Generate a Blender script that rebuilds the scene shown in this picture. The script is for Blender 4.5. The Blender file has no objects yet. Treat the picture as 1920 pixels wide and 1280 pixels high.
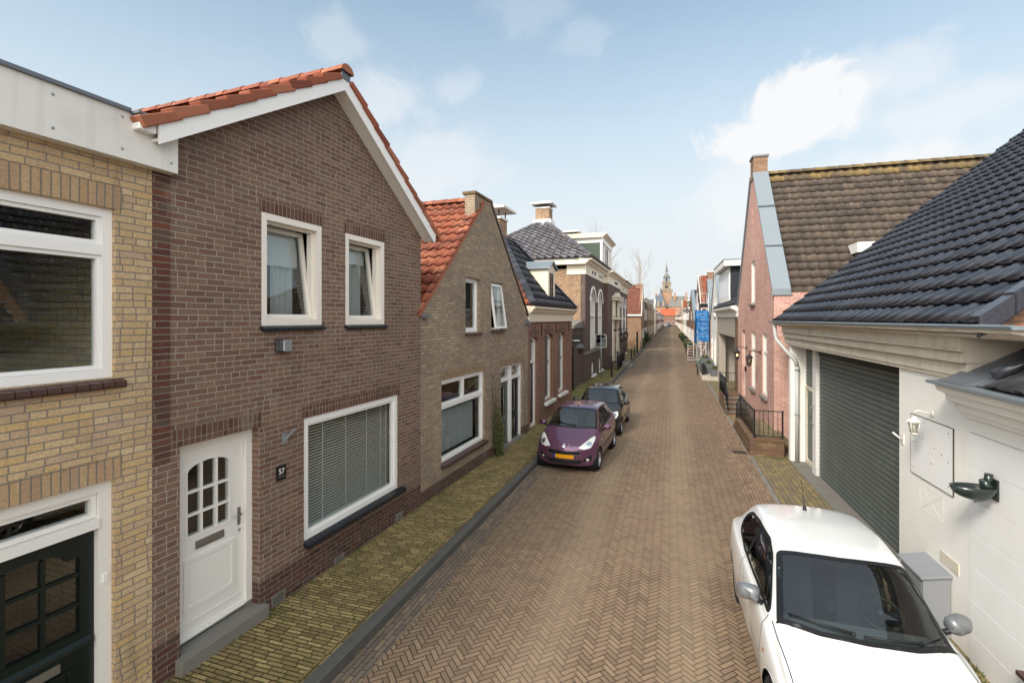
import bpy, bmesh, math, random
from mathutils import Vector, Matrix
from mathutils.geometry import tessellate_polygon, delaunay_2d_cdt
from mathutils.bvhtree import BVHTree
random.seed(7)
R = math.radians
sc = bpy.context.scene
col = sc.collection

# ------------------------------------------------------------------ helpers
def lin(h, k=1.0):
    h = h.lstrip('#'); o = []
    for i in (0, 2, 4):
        c = int(h[i:i+2], 16)/255.
        c = c/12.92 if c <= .04045 else ((c+.055)/1.055)**2.4
        o.append(c*k)
    return (o[0], o[1], o[2], 1.0)

class Fr:
    """local frame: u along a facade, w outwards, z up"""
    def __init__(s, o=(0, 0, 0), u=(1, 0, 0), w=(0, 1, 0), z=(0, 0, 1)):
        s.o = Vector(o); s.u = Vector(u).normalized(); s.w = Vector(w).normalized(); s.z = Vector(z).normalized()
    def P(s, u, w, z): return s.o + s.u*u + s.w*w + s.z*z
WORLD = Fr()

def tag(o, label=None, cat=None, group=None, kind=None):
    if label: o['label'] = label
    if cat: o['category'] = cat
    if group: o['group'] = group
    if kind: o['kind'] = kind
    return o

def empty(name, loc=(0, 0, 0), rz=0, label=None, cat=None, group=None):
    o = bpy.data.objects.new(name, None); col.objects.link(o)
    o.location = loc; o.rotation_euler = (0, 0, rz); o.empty_display_size = .2
    return tag(o, label, cat, group)

def copy_tree(o, parent=None):
    c = o.copy(); col.objects.link(c)
    if parent: c.parent = parent
    for ch in o.children: copy_tree(ch, c)
    return c

class MB:
    def __init__(s, fr=WORLD):
        s.fr = fr; s.v = []; s.f = []
    def vert(s, p): s.v.append(s.fr.P(*p)); return len(s.v)-1
    def face(s, pts, m=0, uv=None, smooth=False):
        idx = [s.vert(p) for p in pts]
        if uv is None:
            a, b, c = Vector(pts[0]), Vector(pts[1]), Vector(pts[2])
            n = (b-a).cross(c-a)
            if n.length < 1e-12 and len(pts) > 3: n = (c-a).cross(Vector(pts[3])-a)
            ax = max(range(3), key=lambda i: abs(n[i]))
            uv = [((p[1], p[2]), (p[0], p[2]), (p[0], p[1]))[ax] for p in pts]
        s.f.append((idx, m, uv, smooth)); return idx
    def face_i(s, idx, m=0, uv=None, smooth=True):
        s.f.append((idx, m, uv or [(0, 0)]*len(idx), smooth))
    def box(s, u0, u1, w0, w1, z0, z1, m=0):
        a = [(u0, w0, z0), (u1, w0, z0), (u1, w1, z0), (u0, w1, z0), (u0, w0, z1), (u1, w0, z1), (u1, w1, z1), (u0, w1, z1)]
        for q in ((3, 2, 1, 0), (4, 5, 6, 7), (0, 1, 5, 4), (1, 2, 6, 5), (2, 3, 7, 6), (3, 0, 4, 7)):
            s.face([a[i] for i in q], m)
        return s
    def _ext(s, mk, outline, holes, a, b, m=0, cap0=True, cap1=True, sides=True):
        loops = [outline]+list(holes)
        flat = [p for l in loops for p in l]
        tris = tessellate_polygon([[Vector((p[0], p[1], 0)) for p in l] for l in loops])
        for t in tris:
            if cap1: s.face([mk(flat[i], b) for i in t], m)
            if cap0: s.face([mk(flat[i], a) for i in reversed(t)], m)
        if sides:
            for l in loops:
                for i in range(len(l)):
                    p, q = l[i], l[(i+1) % len(l)]
                    s.face([mk(p, a), mk(q, a), mk(q, b), mk(p, b)], m)
        return s
    def ext(s, outline, w0, w1, holes=(), m=0, **k):      # outline in (u,z)
        return s._ext(lambda p, t: (p[0], t, p[1]), outline, holes, w0, w1, m, **k)
    def extz(s, outline, z0, z1, holes=(), m=0, **k):     # outline in (u,w)
        return s._ext(lambda p, t: (p[0], p[1], t), outline, holes, z0, z1, m, **k)
    def extu(s, outline, u0, u1, holes=(), m=0, **k):     # outline in (w,z)
        return s._ext(lambda p, t: (t, p[0], p[1]), outline, holes, u0, u1, m, **k)
    def ring(s, u0, u1, z0, z1, t, w0, w1, tb=None, m=0):
        tb = t if tb is None else tb
        return s.ext(rect(u0, u1, z0, z1), w0, w1, [rect(u0+t, u1-t, z0+tb, z1-t)], m)
    def tube(s, pts, r, n=8, m=0, cap=True, smooth=True):
        pts = [Vector(p) for p in pts]; rings = []
        rr = r if isinstance(r, (list, tuple)) else [r]*len(pts)
        ref = None
        for i, p in enumerate(pts):
            d = (pts[min(i+1, len(pts)-1)]-pts[max(i-1, 0)])
            if d.length < 1e-9: d = Vector((0, 0, 1))
            d.normalize()
            if ref is None: ref = Vector((0, 0, 1)) if abs(d.z) < .9 else Vector((1, 0, 0))
            a = d.cross(ref)
            if a.length < 1e-6: a = d.orthogonal()
            a.normalize(); b = d.cross(a); ref = -a.cross(d) if False else ref
            rings.append([s.vert(tuple(p+(a*math.cos(6.28318*k/n)+b*math.sin(6.28318*k/n))*rr[i])) for k in range(n)])
        for i in range(len(rings)-1):
            for k in range(n):
                s.face_i([rings[i][k], rings[i][(k+1) % n], rings[i+1][(k+1) % n], rings[i+1][k]], m, None, smooth)
        if cap:
            s.face_i(list(reversed(rings[0])), m, None, False); s.face_i(rings[-1], m, None, False)
        return s
    def lathe(s, prof, c=(0, 0, 0), axis='z', n=24, m=0, smooth=True, ang=6.2831853, a0=0):
        rings = []; full = ang > 6.28
        for (r, h) in prof:
            ring = []
            for k in range(n if full else n+1):
                t = a0+ang*k/n; x, y = r*math.cos(t), r*math.sin(t)
                p = (c[0]+x, c[1]+y, c[2]+h) if axis == 'z' else ((c[0]+h, c[1]+x, c[2]+y) if axis == 'x' else (c[0]+x, c[1]+h, c[2]+y))
                ring.append(s.vert(p))
            rings.append(ring)
        for i in range(len(rings)-1):
            for k in range(n):
                k2 = (k+1) % n if full else k+1
                s.face_i([rings[i][k], rings[i][k2], rings[i+1][k2], rings[i+1][k]], m, None, smooth)
        return s
    def blob(s, c, r, n=10, m=0):
        prof = [(max(1e-4, math.sin(math.pi*i/n))*r[0], -math.cos(math.pi*i/n)*r[2]) for i in range(n+1)]
        return s.lathe(prof, c, 'z', n+4, m)
    def build(s, name, mat, parent=None, bevel=0, weld=False):
        me = bpy.data.meshes.new(name)
        off = parent_world(parent)
        inv = off.inverted() if off is not None else None
        vs = [inv @ p for p in s.v] if inv is not None else s.v
        me.from_pydata([tuple(p) for p in vs], [], [f[0] for f in s.f])
        uvl = me.uv_layers.new(name='UVMap')
        flat = [c for f in s.f for uv in f[2] for c in uv]
        uvl.data.foreach_set('uv', flat)
        me.polygons.foreach_set('material_index', [f[1] for f in s.f])
        me.polygons.foreach_set('use_smooth', [f[3] for f in s.f])
        for mm in (mat if isinstance(mat, (list, tuple)) else [mat]): me.materials.append(mm)
        if weld or bevel:
            bm = bmesh.new(); bm.from_mesh(me)
            bmesh.ops.remove_doubles(bm, verts=bm.verts, dist=1e-4)
            if bevel:
                bmesh.ops.dissolve_limit(bm, angle_limit=.02, verts=bm.verts, edges=bm.edges)
                bmesh.ops.recalc_face_normals(bm, faces=bm.faces)
                es = [e for e in bm.edges if len(e.link_faces) == 2 and e.calc_face_angle(0) > .5]
                bmesh.ops.bevel(bm, geom=es, offset=bevel, segments=2, affect='EDGES', profile=.6, clamp_overlap=True)
            bm.to_mesh(me); bm.free()
        me.update()
        o = bpy.data.objects.new(name, me); col.objects.link(o)
        if parent: o.parent = parent
        return o

def parent_world(p):
    if p is None: return None
    m = Matrix.Identity(4); chain = []
    while p: chain.append(p); p = p.parent
    for q in reversed(chain):
        m = m @ Matrix.LocRotScale(q.location, q.rotation_euler.to_quaternion(), Vector((1, 1, 1)))
    return m

def rect(u0, u1, z0, z1): return [(u0, z0), (u1, z0), (u1, z1), (u0, z1)]
def arch(u0, u1, z0, z1, rise, n=10):
    """rectangle with a segmental / round head; z1 is the crown"""
    c = (u0+u1)/2; h = (u1-u0)/2; zs = z1-rise
    rad = (h*h+rise*rise)/(2*rise); a = math.asin(min(1, h/rad))
    if rise > h: a = math.pi-a
    pts = [(u0, z0), (u1, z0)]
    for i in range(n+1):
        t = a-2*a*i/n
        pts.append((c+rad*math.sin(t), z1-rad+rad*math.cos(t)))
    return pts
def inset(poly, d):
    n = len(poly); out = []
    area = sum(poly[i][0]*poly[(i+1) % n][1]-poly[(i+1) % n][0]*poly[i][1] for i in range(n))
    sg = 1 if area > 0 else -1
    for i in range(n):
        p0, p1, p2 = Vector(poly[i-1]), Vector(poly[i]), Vector(poly[(i+1) % n])
        e1 = (p1-p0).normalized(); e2 = (p2-p1).normalized()
        n1 = Vector((-e1.y, e1.x))*sg; n2 = Vector((-e2.y, e2.x))*sg
        b = (n1+n2); b = b/max(.3, 1+n1.dot(n2))
        out.append(tuple(p1+b*d))
    return out
def rnd_poly(pts, r, n=4):
    out = []; k = len(pts)
    for i in range(k):
        p0, p1, p2 = Vector(pts[i-1]), Vector(pts[i]), Vector(pts[(i+1) % k])
        rr = r[i] if isinstance(r, (list, tuple)) else r
        a = p1+(p0-p1).normalized()*min(rr, (p0-p1).length*.45); b = p1+(p2-p1).normalized()*min(rr, (p2-p1).length*.45)
        for j in range(n+1):
            t = j/n; out.append(tuple(a*(1-t)**2+p1*2*t*(1-t)+b*t*t))
    return out

# ------------------------------------------------------------------ node helpers
class NT:
    def __init__(s, name):
        s.mat = bpy.data.materials.new(name); s.mat.use_nodes = True
        s.t = s.mat.node_tree; s.t.nodes.clear()
        s.out = s.t.nodes.new('ShaderNodeOutputMaterial')
    def n(s, typ, **k):
        nd = s.t.nodes.new(typ)
        for a, b in k.items(): setattr(nd, a, b)
        return nd
    def link(s, a, b): s.t.links.new(a, b)
    def put(s, sock, v):
        if isinstance(v, bpy.types.NodeSocket): s.link(v, sock)
        else: sock.default_value = v
    def math(s, op, a, b=0., c=None):
        nd = s.n('ShaderNodeMath', operation=op); s.put(nd.inputs[0], a); s.put(nd.inputs[1], b)
        if c is not None: s.put(nd.inputs[2], c)
        return nd.outputs[0]
    def mix(s, f, a, b, mode='MIX'):
        nd = s.n('ShaderNodeMix', data_type='RGBA', blend_type=mode)
        s.put(nd.inputs[0], f); s.put(nd.inputs[6], a); s.put(nd.inputs[7], b)
        return nd.outputs[2]
    def mixf(s, f, a, b):
        nd = s.n('ShaderNodeMix', data_type='FLOAT'); s.put(nd.inputs[0], f); s.put(nd.inputs[2], a); s.put(nd.inputs[3], b)
        return nd.outputs[0]
    def ramp(s, f, stops, interp='LINEAR'):
        nd = s.n('ShaderNodeValToRGB'); nd.color_ramp.interpolation = interp
        e = nd.color_ramp.elements
        while len(e) < len(stops): e.new(.5)
        for i, (p, c) in enumerate(stops):
            e[i].position = p; e[i].color = c if not isinstance(c, (int, float)) else (c, c, c, 1)
        s.put(nd.inputs[0], f); return nd.outputs[0]
    def noise(s, vec, scale, detail=4., rough=.55, dist=0.):
        nd = s.n('ShaderNodeTexNoise'); s.put(nd.inputs['Vector'], vec)
        nd.inputs['Scale'].default_value = scale; nd.inputs['Detail'].default_value = detail
        nd.inputs['Roughness'].default_value = rough; nd.inputs['Distortion'].default_value = dist
        return nd.outputs[0]
    def sstep(s, x, a, b):
        nd = s.n('ShaderNodeMapRange', interpolation_type='SMOOTHSTEP'); s.put(nd.inputs[0], x)
        s.put(nd.inputs[1], a); s.put(nd.inputs[2], b); return nd.outputs[0]
    def white(s, x, y):
        c = s.n('ShaderNodeCombineXYZ'); s.put(c.inputs[0], x); s.put(c.inputs[1], y)
        w = s.n('ShaderNodeTexWhiteNoise', noise_dimensions='2D'); s.link(c.outputs[0], w.inputs['Vector'])
        return w.outputs['Value'], w.outputs['Color']
    def uv(s):
        u = s.n('ShaderNodeUVMap', uv_map='UVMap'); x = s.n('ShaderNodeSeparateXYZ'); s.link(u.outputs[0], x.inputs[0])
        return u.outputs[0], x.outputs[0], x.outputs[1]
    def pos(s):
        return s.n('ShaderNodeNewGeometry').outputs['Position']
    def bsdf(s, color, rough=.6, metal=0., spec=.4, bump=None, bstr=.3, bdist=.01, coat=0., **k):
        b = s.n('ShaderNodeBsdfPrincipled')
        s.put(b.inputs['Base Color'], color); s.put(b.inputs['Roughness'], rough); s.put(b.inputs['Metallic'], metal)
        b.inputs['Specular IOR Level'].default_value = spec
        if coat: b.inputs['Coat Weight'].default_value = coat; b.inputs['Coat Roughness'].default_value = .03
        for kk, vv in k.items(): s.put(b.inputs[kk.replace('_', ' ')], vv)
        if bump is not None:
            bp = s.n('ShaderNodeBump'); bp.inputs['Strength'].default_value = bstr; bp.inputs['Distance'].default_value = bdist
            s.link(bump, bp.inputs['Height']); s.link(bp.outputs[0], b.inputs['Normal'])
        s.link(b.outputs[0], s.out.inputs[0]); return s.mat

def brick_mat(name, cols, mortar, bw=.236, bh=.073, mj=.011, soldier=False, grime=.35, grimecol='#3a332c', bump=.5, offs=.5, moss=None, rough=.85, half=0.):
    t = NT(name); uv, u, v = t.uv()
    if soldier: u, v = v, u
    if soldier: offs = 0
    # small waviness so courses are not ruler straight
    wob = t.noise(uv, 3.1, 2.)
    v2 = t.math('ADD', v, t.math('MULTIPLY', t.math('SUBTRACT', wob, .5), .012))
    row = t.math('FLOOR', t.math('DIVIDE', v2, bh))
    sh = t.math('MULTIPLY', t.math('MODULO', t.math('ABSOLUTE', row), 2.), offs)
    jit = t.white(row, 3.3)[0]
    uu = t.math('ADD', t.math('ADD', t.math('DIVIDE', u, bw), sh), t.math('MULTIPLY', jit, .16 if not soldier else .0))
    ci = t.math('FLOOR', uu); fu = t.math('SUBTRACT', uu, ci)
    fv = t.math('FRACT', t.math('DIVIDE', v2, bh))
    if half:   # some stretchers are really two headers
        hr = t.white(t.math('ADD', ci, 91.), row)[0]
        ish = t.math('LESS_THAN', hr, half)
        fu2 = t.math('FRACT', t.math('MULTIPLY', fu, 2.)); hi = t.math('FLOOR', t.math('MULTIPLY', fu, 2.))
        du0 = t.math('MULTIPLY', t.math('SUBTRACT', .5, t.math('ABSOLUTE', t.math('SUBTRACT', fu, .5))), bw)
        du1 = t.math('MULTIPLY', t.math('SUBTRACT', .5, t.math('ABSOLUTE', t.math('SUBTRACT', fu2, .5))), bw/2)
        du = t.mixf(ish, du0, du1)
        cid = t.math('ADD', ci, t.math('MULTIPLY', t.math('MULTIPLY', hi, ish), .37))
    else:
        du = t.math('MULTIPLY', t.math('SUBTRACT', .5, t.math('ABSOLUTE', t.math('SUBTRACT', fu, .5))), bw)
        cid = ci
    dv = t.math('MULTIPLY', t.math('SUBTRACT', .5, t.math('ABSOLUTE', t.math('SUBTRACT', fv, .5))), bh)
    d = t.math('MINIMUM', du, dv)
    edge = t.noise(uv, 60., 2.)
    d = t.math('ADD', d, t.math('MULTIPLY', t.math('SUBTRACT', edge, .5), .006))
    bm = t.sstep(d, mj*.32, mj*.75)
    rv, rc = t.white(cid, row)
    n = len(cols); stops = [((i+.5)/n, lin(c)) for i, c in enumerate(cols)]
    base = t.ramp(rv, stops, 'LINEAR')
    lc = [lin(c) for c in cols]; mean = tuple(sum(c[i] for c in lc)/n for i in range(3))+(1.,)
    base = t.mix(.12, base, mean)
    fine = t.noise(uv, 45., 4., .65)
    base = t.mix(.55, base, t.ramp(fine, [(.25, .25), (.75, .8)]), 'OVERLAY')
    mor = t.mix(t.noise(uv, 25., 3.), lin(mortar, .8), lin(mortar, 1.15))
    c = t.mix(bm, mor, base)
    g = t.noise(uv, .8, 5., .65, .4)
    c = t.mix(t.math('MULTIPLY', t.sstep(g, .42, .75), grime), c, lin(grimecol))
    big = t.noise(uv, .35, 2.)
    c = t.mix(.35, c, t.ramp(big, [(.3, .36), (.7, .62)]), 'OVERLAY')
    mp = t.n('ShaderNodeMapping'); t.link(uv, mp.inputs[0]); mp.inputs['Scale'].default_value = (5.5, .55, 1)
    stn = t.noise(mp.outputs[0], 1., 5., .62, .3)
    c = t.mix(t.math('MULTIPLY', t.sstep(stn, .56, .74), .28), c, lin(grimecol, .8))
    mp2 = t.n('ShaderNodeMapping'); t.link(uv, mp2.inputs[0]); mp2.inputs['Scale'].default_value = (1.7, 1., 1); mp2.inputs['Location'].default_value = (7, 3, 0)
    c = t.mix(t.math('MULTIPLY', t.sstep(t.noise(mp2.outputs[0], 1.1, 6., .72), .57, .72), .22), c, lin('#b5a999'))
    if moss:
        mm = t.math('MULTIPLY', t.sstep(t.noise(uv, 2.2, 5., .7), .5, .72), .7)
        c = t.mix(mm, c, lin(moss))
    h = t.math('ADD', t.math('MULTIPLY', bm, 1.), t.math('MULTIPLY', fine, .35))
    h = t.math('ADD', h, t.math('MULTIPLY', rv, .12))
    return t.bsdf(c, rough, bump=h, bstr=bump, bdist=.008, spec=.25)

def paint_mat(name, c, rough=.45, dirt=.25, dirtcol='#8d8375', scale=1.3, bump=.05, metal=0., streak=0., coat=0., spec=.4):
    t = NT(name); p = t.pos()
    a = t.noise(p, scale, 6., .65)
    colr = t.mix(t.math('MULTIPLY', t.sstep(a, .45, .8), dirt), lin(c), lin(dirtcol))
    if streak:
        mp = t.n('ShaderNodeMapping'); t.link(p, mp.inputs[0]); mp.inputs['Scale'].default_value = (9, 9, .5)
        s2 = t.noise(mp.outputs[0], 1., 4., .6)
        colr = t.mix(t.math('MULTIPLY', t.sstep(s2, .5, .8), streak), colr, lin(dirtcol))
    f = t.noise(p, 70., 3.)
    return t.bsdf(colr, t.mixf(a, rough*.8, min(1, rough*1.25)), metal, spec, bump=f, bstr=bump, bdist=.004, coat=coat)

def tile_mat(name, cols, tw, tl, rough=.55, moss=None, mossamt=.4, speck=None, spec=.4, dark='#2a2420', wear=.4):
    t = NT(name); uv, u, v = t.uv()
    a = t.math('FLOOR', t.math('DIVIDE', u, tw)); b = t.math('FLOOR', t.math('DIVIDE', v, tl))
    rv, rc = t.white(a, b)
    n = len(cols); base = t.ramp(rv, [((i+.5)/n, lin(c)) for i, c in enumerate(cols)])
    fine = t.noise(uv, 22., 5., .7)
    base = t.mix(.5, base, t.ramp(fine, [(.25, .3), (.75, .72)]), 'OVERLAY')
    g = t.noise(uv, 2.3, 6., .7)
    base = t.mix(t.math('MULTIPLY', t.sstep(g, .5, .72), wear), base, lin(dark))
    if moss:
        mm = t.math('MULTIPLY', t.sstep(t.noise(uv, 6., 6., .75), .52, .66), mossamt)
        base = t.mix(mm, base, lin(moss))
    if speck:
        vo = t.n('ShaderNodeTexVoronoi'); t.put(vo.inputs['Vector'], uv); vo.inputs['Scale'].default_value = 11.
        sp = t.math('MULTIPLY', t.math('LESS_THAN', vo.outputs['Distance'], .16), t.math('GREATER_THAN', t.noise(uv, 1.7, 3.), .5))
        base = t.mix(t.math('MULTIPLY', sp, .8), base, lin(speck))
    return t.bsdf(base, t.mixf(fine, rough*.75, min(1., rough*1.3)), 0, spec, bump=fine, bstr=.25, bdist=.006)

def simple(name, c, rough=.5, metal=0., coat=0., spec=.4, **k):
    return NT(name).bsdf(lin(c), rough, metal, spec, coat=coat, **k)

def glass_mat(name, tint='#eef2f1', ior=1.6, rough=0.):
    t = NT(name)
    tr = t.n('ShaderNodeBsdfTransparent'); tr.inputs[0].default_value = lin(tint)
    gl = t.n('ShaderNodeBsdfGlossy'); gl.inputs['Roughness'].default_value = rough; gl.inputs[0].default_value = (1, 1, 1, 1)
    fr = t.n('ShaderNodeFresnel'); t.put(fr.inputs[0], t.mixf(t.n('ShaderNodeNewGeometry').outputs['Backfacing'], ior, 1./ior))
    mx = t.n('ShaderNodeMixShader'); t.link(fr.outputs[0], mx.inputs[0]); t.link(tr.outputs[0], mx.inputs[1]); t.link(gl.outputs[0], mx.inputs[2])
    # slight waviness of old panes
    bp = t.n('ShaderNodeBump'); bp.inputs['Strength'].default_value = .03; bp.inputs['Distance'].default_value = .02
    t.link(t.noise(t.pos(), 1.6, 2.), bp.inputs['Height']); t.link(bp.outputs[0], gl.inputs['Normal'])
    t.link(mx.outputs[0], t.out.inputs[0]); return t.mat

def herring_mat(name):
    t = NT(name); p = t.pos(); x = t.n('ShaderNodeSeparateXYZ'); t.link(p, x.inputs[0])
    X, Y = x.outputs[0], x.outputs[1]
    W = .066; N = 3.
    wob = t.noise(p, 1.1, 3.)
    wo = t.math('MULTIPLY', t.math('SUBTRACT', wob, .5), .05)
    c45 = math.sqrt(.5)
    a = t.math('ADD', t.math('MULTIPLY', t.math('ADD', X, Y), c45/W), t.math('DIVIDE', wo, W))
    b = t.math('ADD', t.math('MULTIPLY', t.math('SUBTRACT', Y, X), c45/W), t.math('DIVIDE', wo, W))
    a = t.math('ADD', a, 4000.); b = t.math('ADD', b, 4000.)
    i = t.math('FLOOR', a); j = t.math('FLOOR', b); fa = t.math('SUBTRACT', a, i); fb = t.math('SUBTRACT', b, j)
    k = t.math('FLOORED_MODULO', t.math('SUBTRACT', i, j), 2*N)
    hz = t.math('LESS_THAN', k, N-.5)
    m = t.math('SUBTRACT', k, N)
    back = t.math('SUBTRACT', N-1, m)
    lu = t.math('ADD', k, fa); lv = t.math('ADD', back, fb)
    L = t.mixf(hz, lv, lu); S = t.mixf(hz, fa, fb)
    idx = t.mixf(hz, i, t.math('SUBTRACT', i, k)); idy = t.mixf(hz, t.math('ADD', t.math('SUBTRACT', j, back), .5), j)
    dl = t.math('MULTIPLY', t.math('SUBTRACT', N/2, t.math('ABSOLUTE', t.math('SUBTRACT', L, N/2))), W)
    ds = t.math('MULTIPLY', t.math('SUBTRACT', .5, t.math('ABSOLUTE', t.math('SUBTRACT', S, .5))), W)
    d = t.math('MINIMUM', dl, ds)
    e = t.noise(p, 40., 2.); d = t.math('ADD', d, t.math('MULTIPLY', t.math('SUBTRACT', e, .5), .004))
    jw = t.noise(p, .5, 3.)
    bm = t.sstep(d, t.mixf(jw, .001, .0045), t.mixf(jw, .0055, .0105))
    rv, rc = t.white(idx, idy)
    base = t.ramp(rv, [(.05, lin('#75624e')), (.3, lin('#806c57')), (.5, lin('#857059')), (.7, lin('#8a755e')), (.88, lin('#7f6857')), (.97, lin('#8d7860'))])
    fine = t.noise(p, 30., 5., .7)
    base = t.mix(.4, base, t.ramp(fine, [(.25, .33), (.75, .7)]), 'OVERLAY')
    c = t.mix(bm, lin('#352c21'), base)
    g = t.noise(p, .45, 5., .6, .5)
    c = t.mix(t.math('MULTIPLY', t.sstep(g, .45, .75), .28), c, lin('#5c5044'))
    # worn wheel tracks, oily spots and re-laid patches
    wob2 = t.math('MULTIPLY', t.math('SUBTRACT', t.noise(p, .13, 2.), .5), 1.2)
    xx = t.math('ADD', X, wob2)
    tk = t.math('MINIMUM', t.math('ABSOLUTE', t.math('ADD', xx, 1.5)), t.math('ABSOLUTE', t.math('SUBTRACT', xx, .25)))
    c = t.mix(t.math('MULTIPLY', t.sstep(tk, .5, .05), .2), c, lin('#a8957a'))
    c = t.mix(t.math('MULTIPLY', t.sstep(t.noise(p, 1.9, 3., .5), .66, .78), .35), c, lin('#40372d'))
    cx_ = t.math('FLOOR', t.math('DIVIDE', t.math('ADD', X, 50.3), 1.7)); cy_ = t.math('FLOOR', t.math('DIVIDE', t.math('ADD', Y, 51.), 3.1))
    pv = t.white(cx_, cy_)[0]
    c = t.mix(t.math('MULTIPLY', t.math('GREATER_THAN', pv, .88), .12), c, lin('#86705f'))
    c = t.mix(t.math('MULTIPLY', t.math('LESS_THAN', pv, .1), .2), c, lin('#5d5142'))
    g2 = t.noise(p, 4.5, 4., .7)
    c = t.mix(t.math('MULTIPLY', t.sstep(g2, .62, .75), .25), c, lin('#a89a86'))
    h = t.math('ADD', t.math('MULTIPLY', bm, 1.), t.math('ADD', t.math('MULTIPLY', fine, .3), t.math('MULTIPLY', rv, .25)))
    return t.bsdf(c, .78, bump=h, bstr=.6, bdist=.006, spec=.3)

def paver_mat(name, cols, joint, pw, ph, rough=.85, moss=None, mossamt=.5, swap=False, mj=.008):
    t = NT(name); p = t.pos(); x = t.n('ShaderNodeSeparateXYZ'); t.link(p, x.inputs[0])
    u, v = (x.outputs[0], x.outputs[1]) if not swap else (x.outputs[1], x.outputs[0])
    wo = t.math('MULTIPLY', t.math('SUBTRACT', t.noise(p, 2.3, 3.), .5), .03)
    v = t.math('ADD', t.math('ADD', v, 500.), wo); u = t.math('ADD', t.math('ADD', u, 500.), wo)
    row = t.math('FLOOR', t.math('DIVIDE', v, ph))
    uu = t.math('ADD', t.math('DIVIDE', u, pw), t.white(row, 1.7)[0])
    ci = t.math('FLOOR', uu)
    fu = t.math('SUBTRACT', uu, ci); fv = t.math('FRACT', t.math('DIVIDE', v, ph))
    du = t.math('MULTIPLY', t.math('SUBTRACT', .5, t.math('ABSOLUTE', t.math('SUBTRACT', fu, .5))), pw)
    dv = t.math('MULTIPLY', t.math('SUBTRACT', .5, t.math('ABSOLUTE', t.math('SUBTRACT', fv, .5))), ph)
    d = t.math('MINIMUM', du, dv)
    d = t.math('ADD', d, t.math('MULTIPLY', t.math('SUBTRACT', t.noise(p, 35., 3.), .5), .009))
    bm = t.sstep(d, mj*.3, mj)
    rv, rc = t.white(ci, row); n = len(cols)
    base = t.ramp(rv, [((i+.5)/n, lin(c)) for i, c in enumerate(cols)])
    fine = t.noise(p, 28., 5., .7)
    base = t.mix(.5, base, t.ramp(fine, [(.25, .3), (.75, .72)]), 'OVERLAY')
    c = t.mix(bm, lin(joint), base)
    g = t.noise(p, .9, 5., .65)
    if moss:
        mm = t.math('MULTIPLY', t.sstep(t.noise(p, 1.6, 6., .7), .48, .68), mossamt)
        mm = t.math('MULTIPLY', mm, t.mixf(bm, 1., .55))
        c = t.mix(mm, c, lin(moss))
    c = t.mix(t.math('MULTIPLY', t.sstep(g, .5, .75), .3), c, lin('#4d4436'))
    h = t.math('ADD', bm, t.math('ADD', t.math('MULTIPLY', fine, .35), t.math('MULTIPLY', rv, .3)))
    return t.bsdf(c, rough, bump=h, bstr=.6, bdist=.008, spec=.25)

M = {}
M['b_yellow'] = brick_mat('yellow brick', ['#b89d76', '#c0a781', '#ab9170', '#c4ae8b', '#b59a76', '#af9780', '#bca06f'], '#877d70', bh=.068, bw=.235, grime=.12, bump=.45, half=.3)
M['s_yellow'] = brick_mat('yellow soldier brick', ['#a88b68', '#b39a76', '#9d816a', '#ad9170'], '#7f7668', bh=.068, bw=.235, soldier=True, grime=.12)
M['b_dark'] = brick_mat('dark brown brick', ['#6e5448', '#7c6253', '#61493f', '#735a4e', '#816755', '#6c4e46', '#746053'], '#a09689', bw=.225, bh=.068, grime=.25, grimecol='#6a5c4e', bump=.6, half=.14, mj=.009)
M['s_dark'] = brick_mat('dark soldier brick', ['#5f4339', '#6c5044', '#55392f'], '#857a6d', bh=.068, soldier=True, grime=.2)
M['b_plinth'] = brick_mat('purple plinth brick', ['#4d3531', '#5b3d35', '#452f2d', '#613f34', '#54423b'], '#7d7467', bw=.225, bh=.068, mj=.009, grime=.3, half=.14)
M['b_redq'] = brick_mat('red toothing brick', ['#573a33', '#613b33', '#4f332e', '#70402f', '#5d4338', '#5b4a40'], '#7d7467', bh=.068, bw=.4, grime=.3)
M['b_grey'] = brick_mat('weathered grey yellow brick', ['#8f8070', '#9d8d76', '#82746a', '#a08e76', '#8b7b6c', '#ac9a7c', '#927a69'], '#746a5e', bw=.22, bh=.066, grime=.3, grimecol='#5f5647', bump=.6, half=.3, mj=.009)
M['s_grey'] = brick_mat('weathered soldier brick', ['#937c60', '#a3896a', '#85705a'], '#6e6454', bh=.066, bw=.22, soldier=True, grime=.2)
M['b_red'] = brick_mat('red brown brick', ['#6d4437', '#7b4d3d', '#5d3a31', '#74503f', '#81543f'], '#a39585', bw=.2, bh=.06, grime=.15, mj=.01, half=.2)
M['b_man'] = brick_mat('purple brown mansion brick', ['#594841', '#64514a', '#4e3f3a', '#5d4c47'], '#6d645c', bw=.21, bh=.06, grime=.25, mj=.008)
M['b_mans'] = brick_mat('mottled mansion brick', ['#7b573f', '#8b684b', '#6d4b38', '#a18a6a', '#82593f', '#98795a'], '#a99b86', bw=.22, bh=.062, grime=.15, mj=.011, half=.9)
M['b_pink'] = brick_mat('pink red brick', ['#b88679', '#c19181', '#ad7b6f', '#c69c8b', '#b38073'], '#c6b8ac', bw=.23, bh=.075, grime=.06, mj=.013)
M['b_orange'] = brick_mat('old orange brick', ['#8d5d44', '#9d6a4a', '#7d523f', '#a2785a', '#84705a', '#6f5648'], '#6f655a', grime=.4, bump=.8, half=.3, mj=.014)
M['b_brown'] = brick_mat('brown brick', ['#80604a', '#8d6c52', '#75563f', '#937459'], '#8d8172', grime=.2)
M['b_low'] = brick_mat('mossy brown brick', ['#6b4d3b', '#7b5a44', '#5d4437', '#836a50'], '#5f574b', grime=.45, grimecol='#3d372b', half=.3, moss='#5d5a30')
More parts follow.
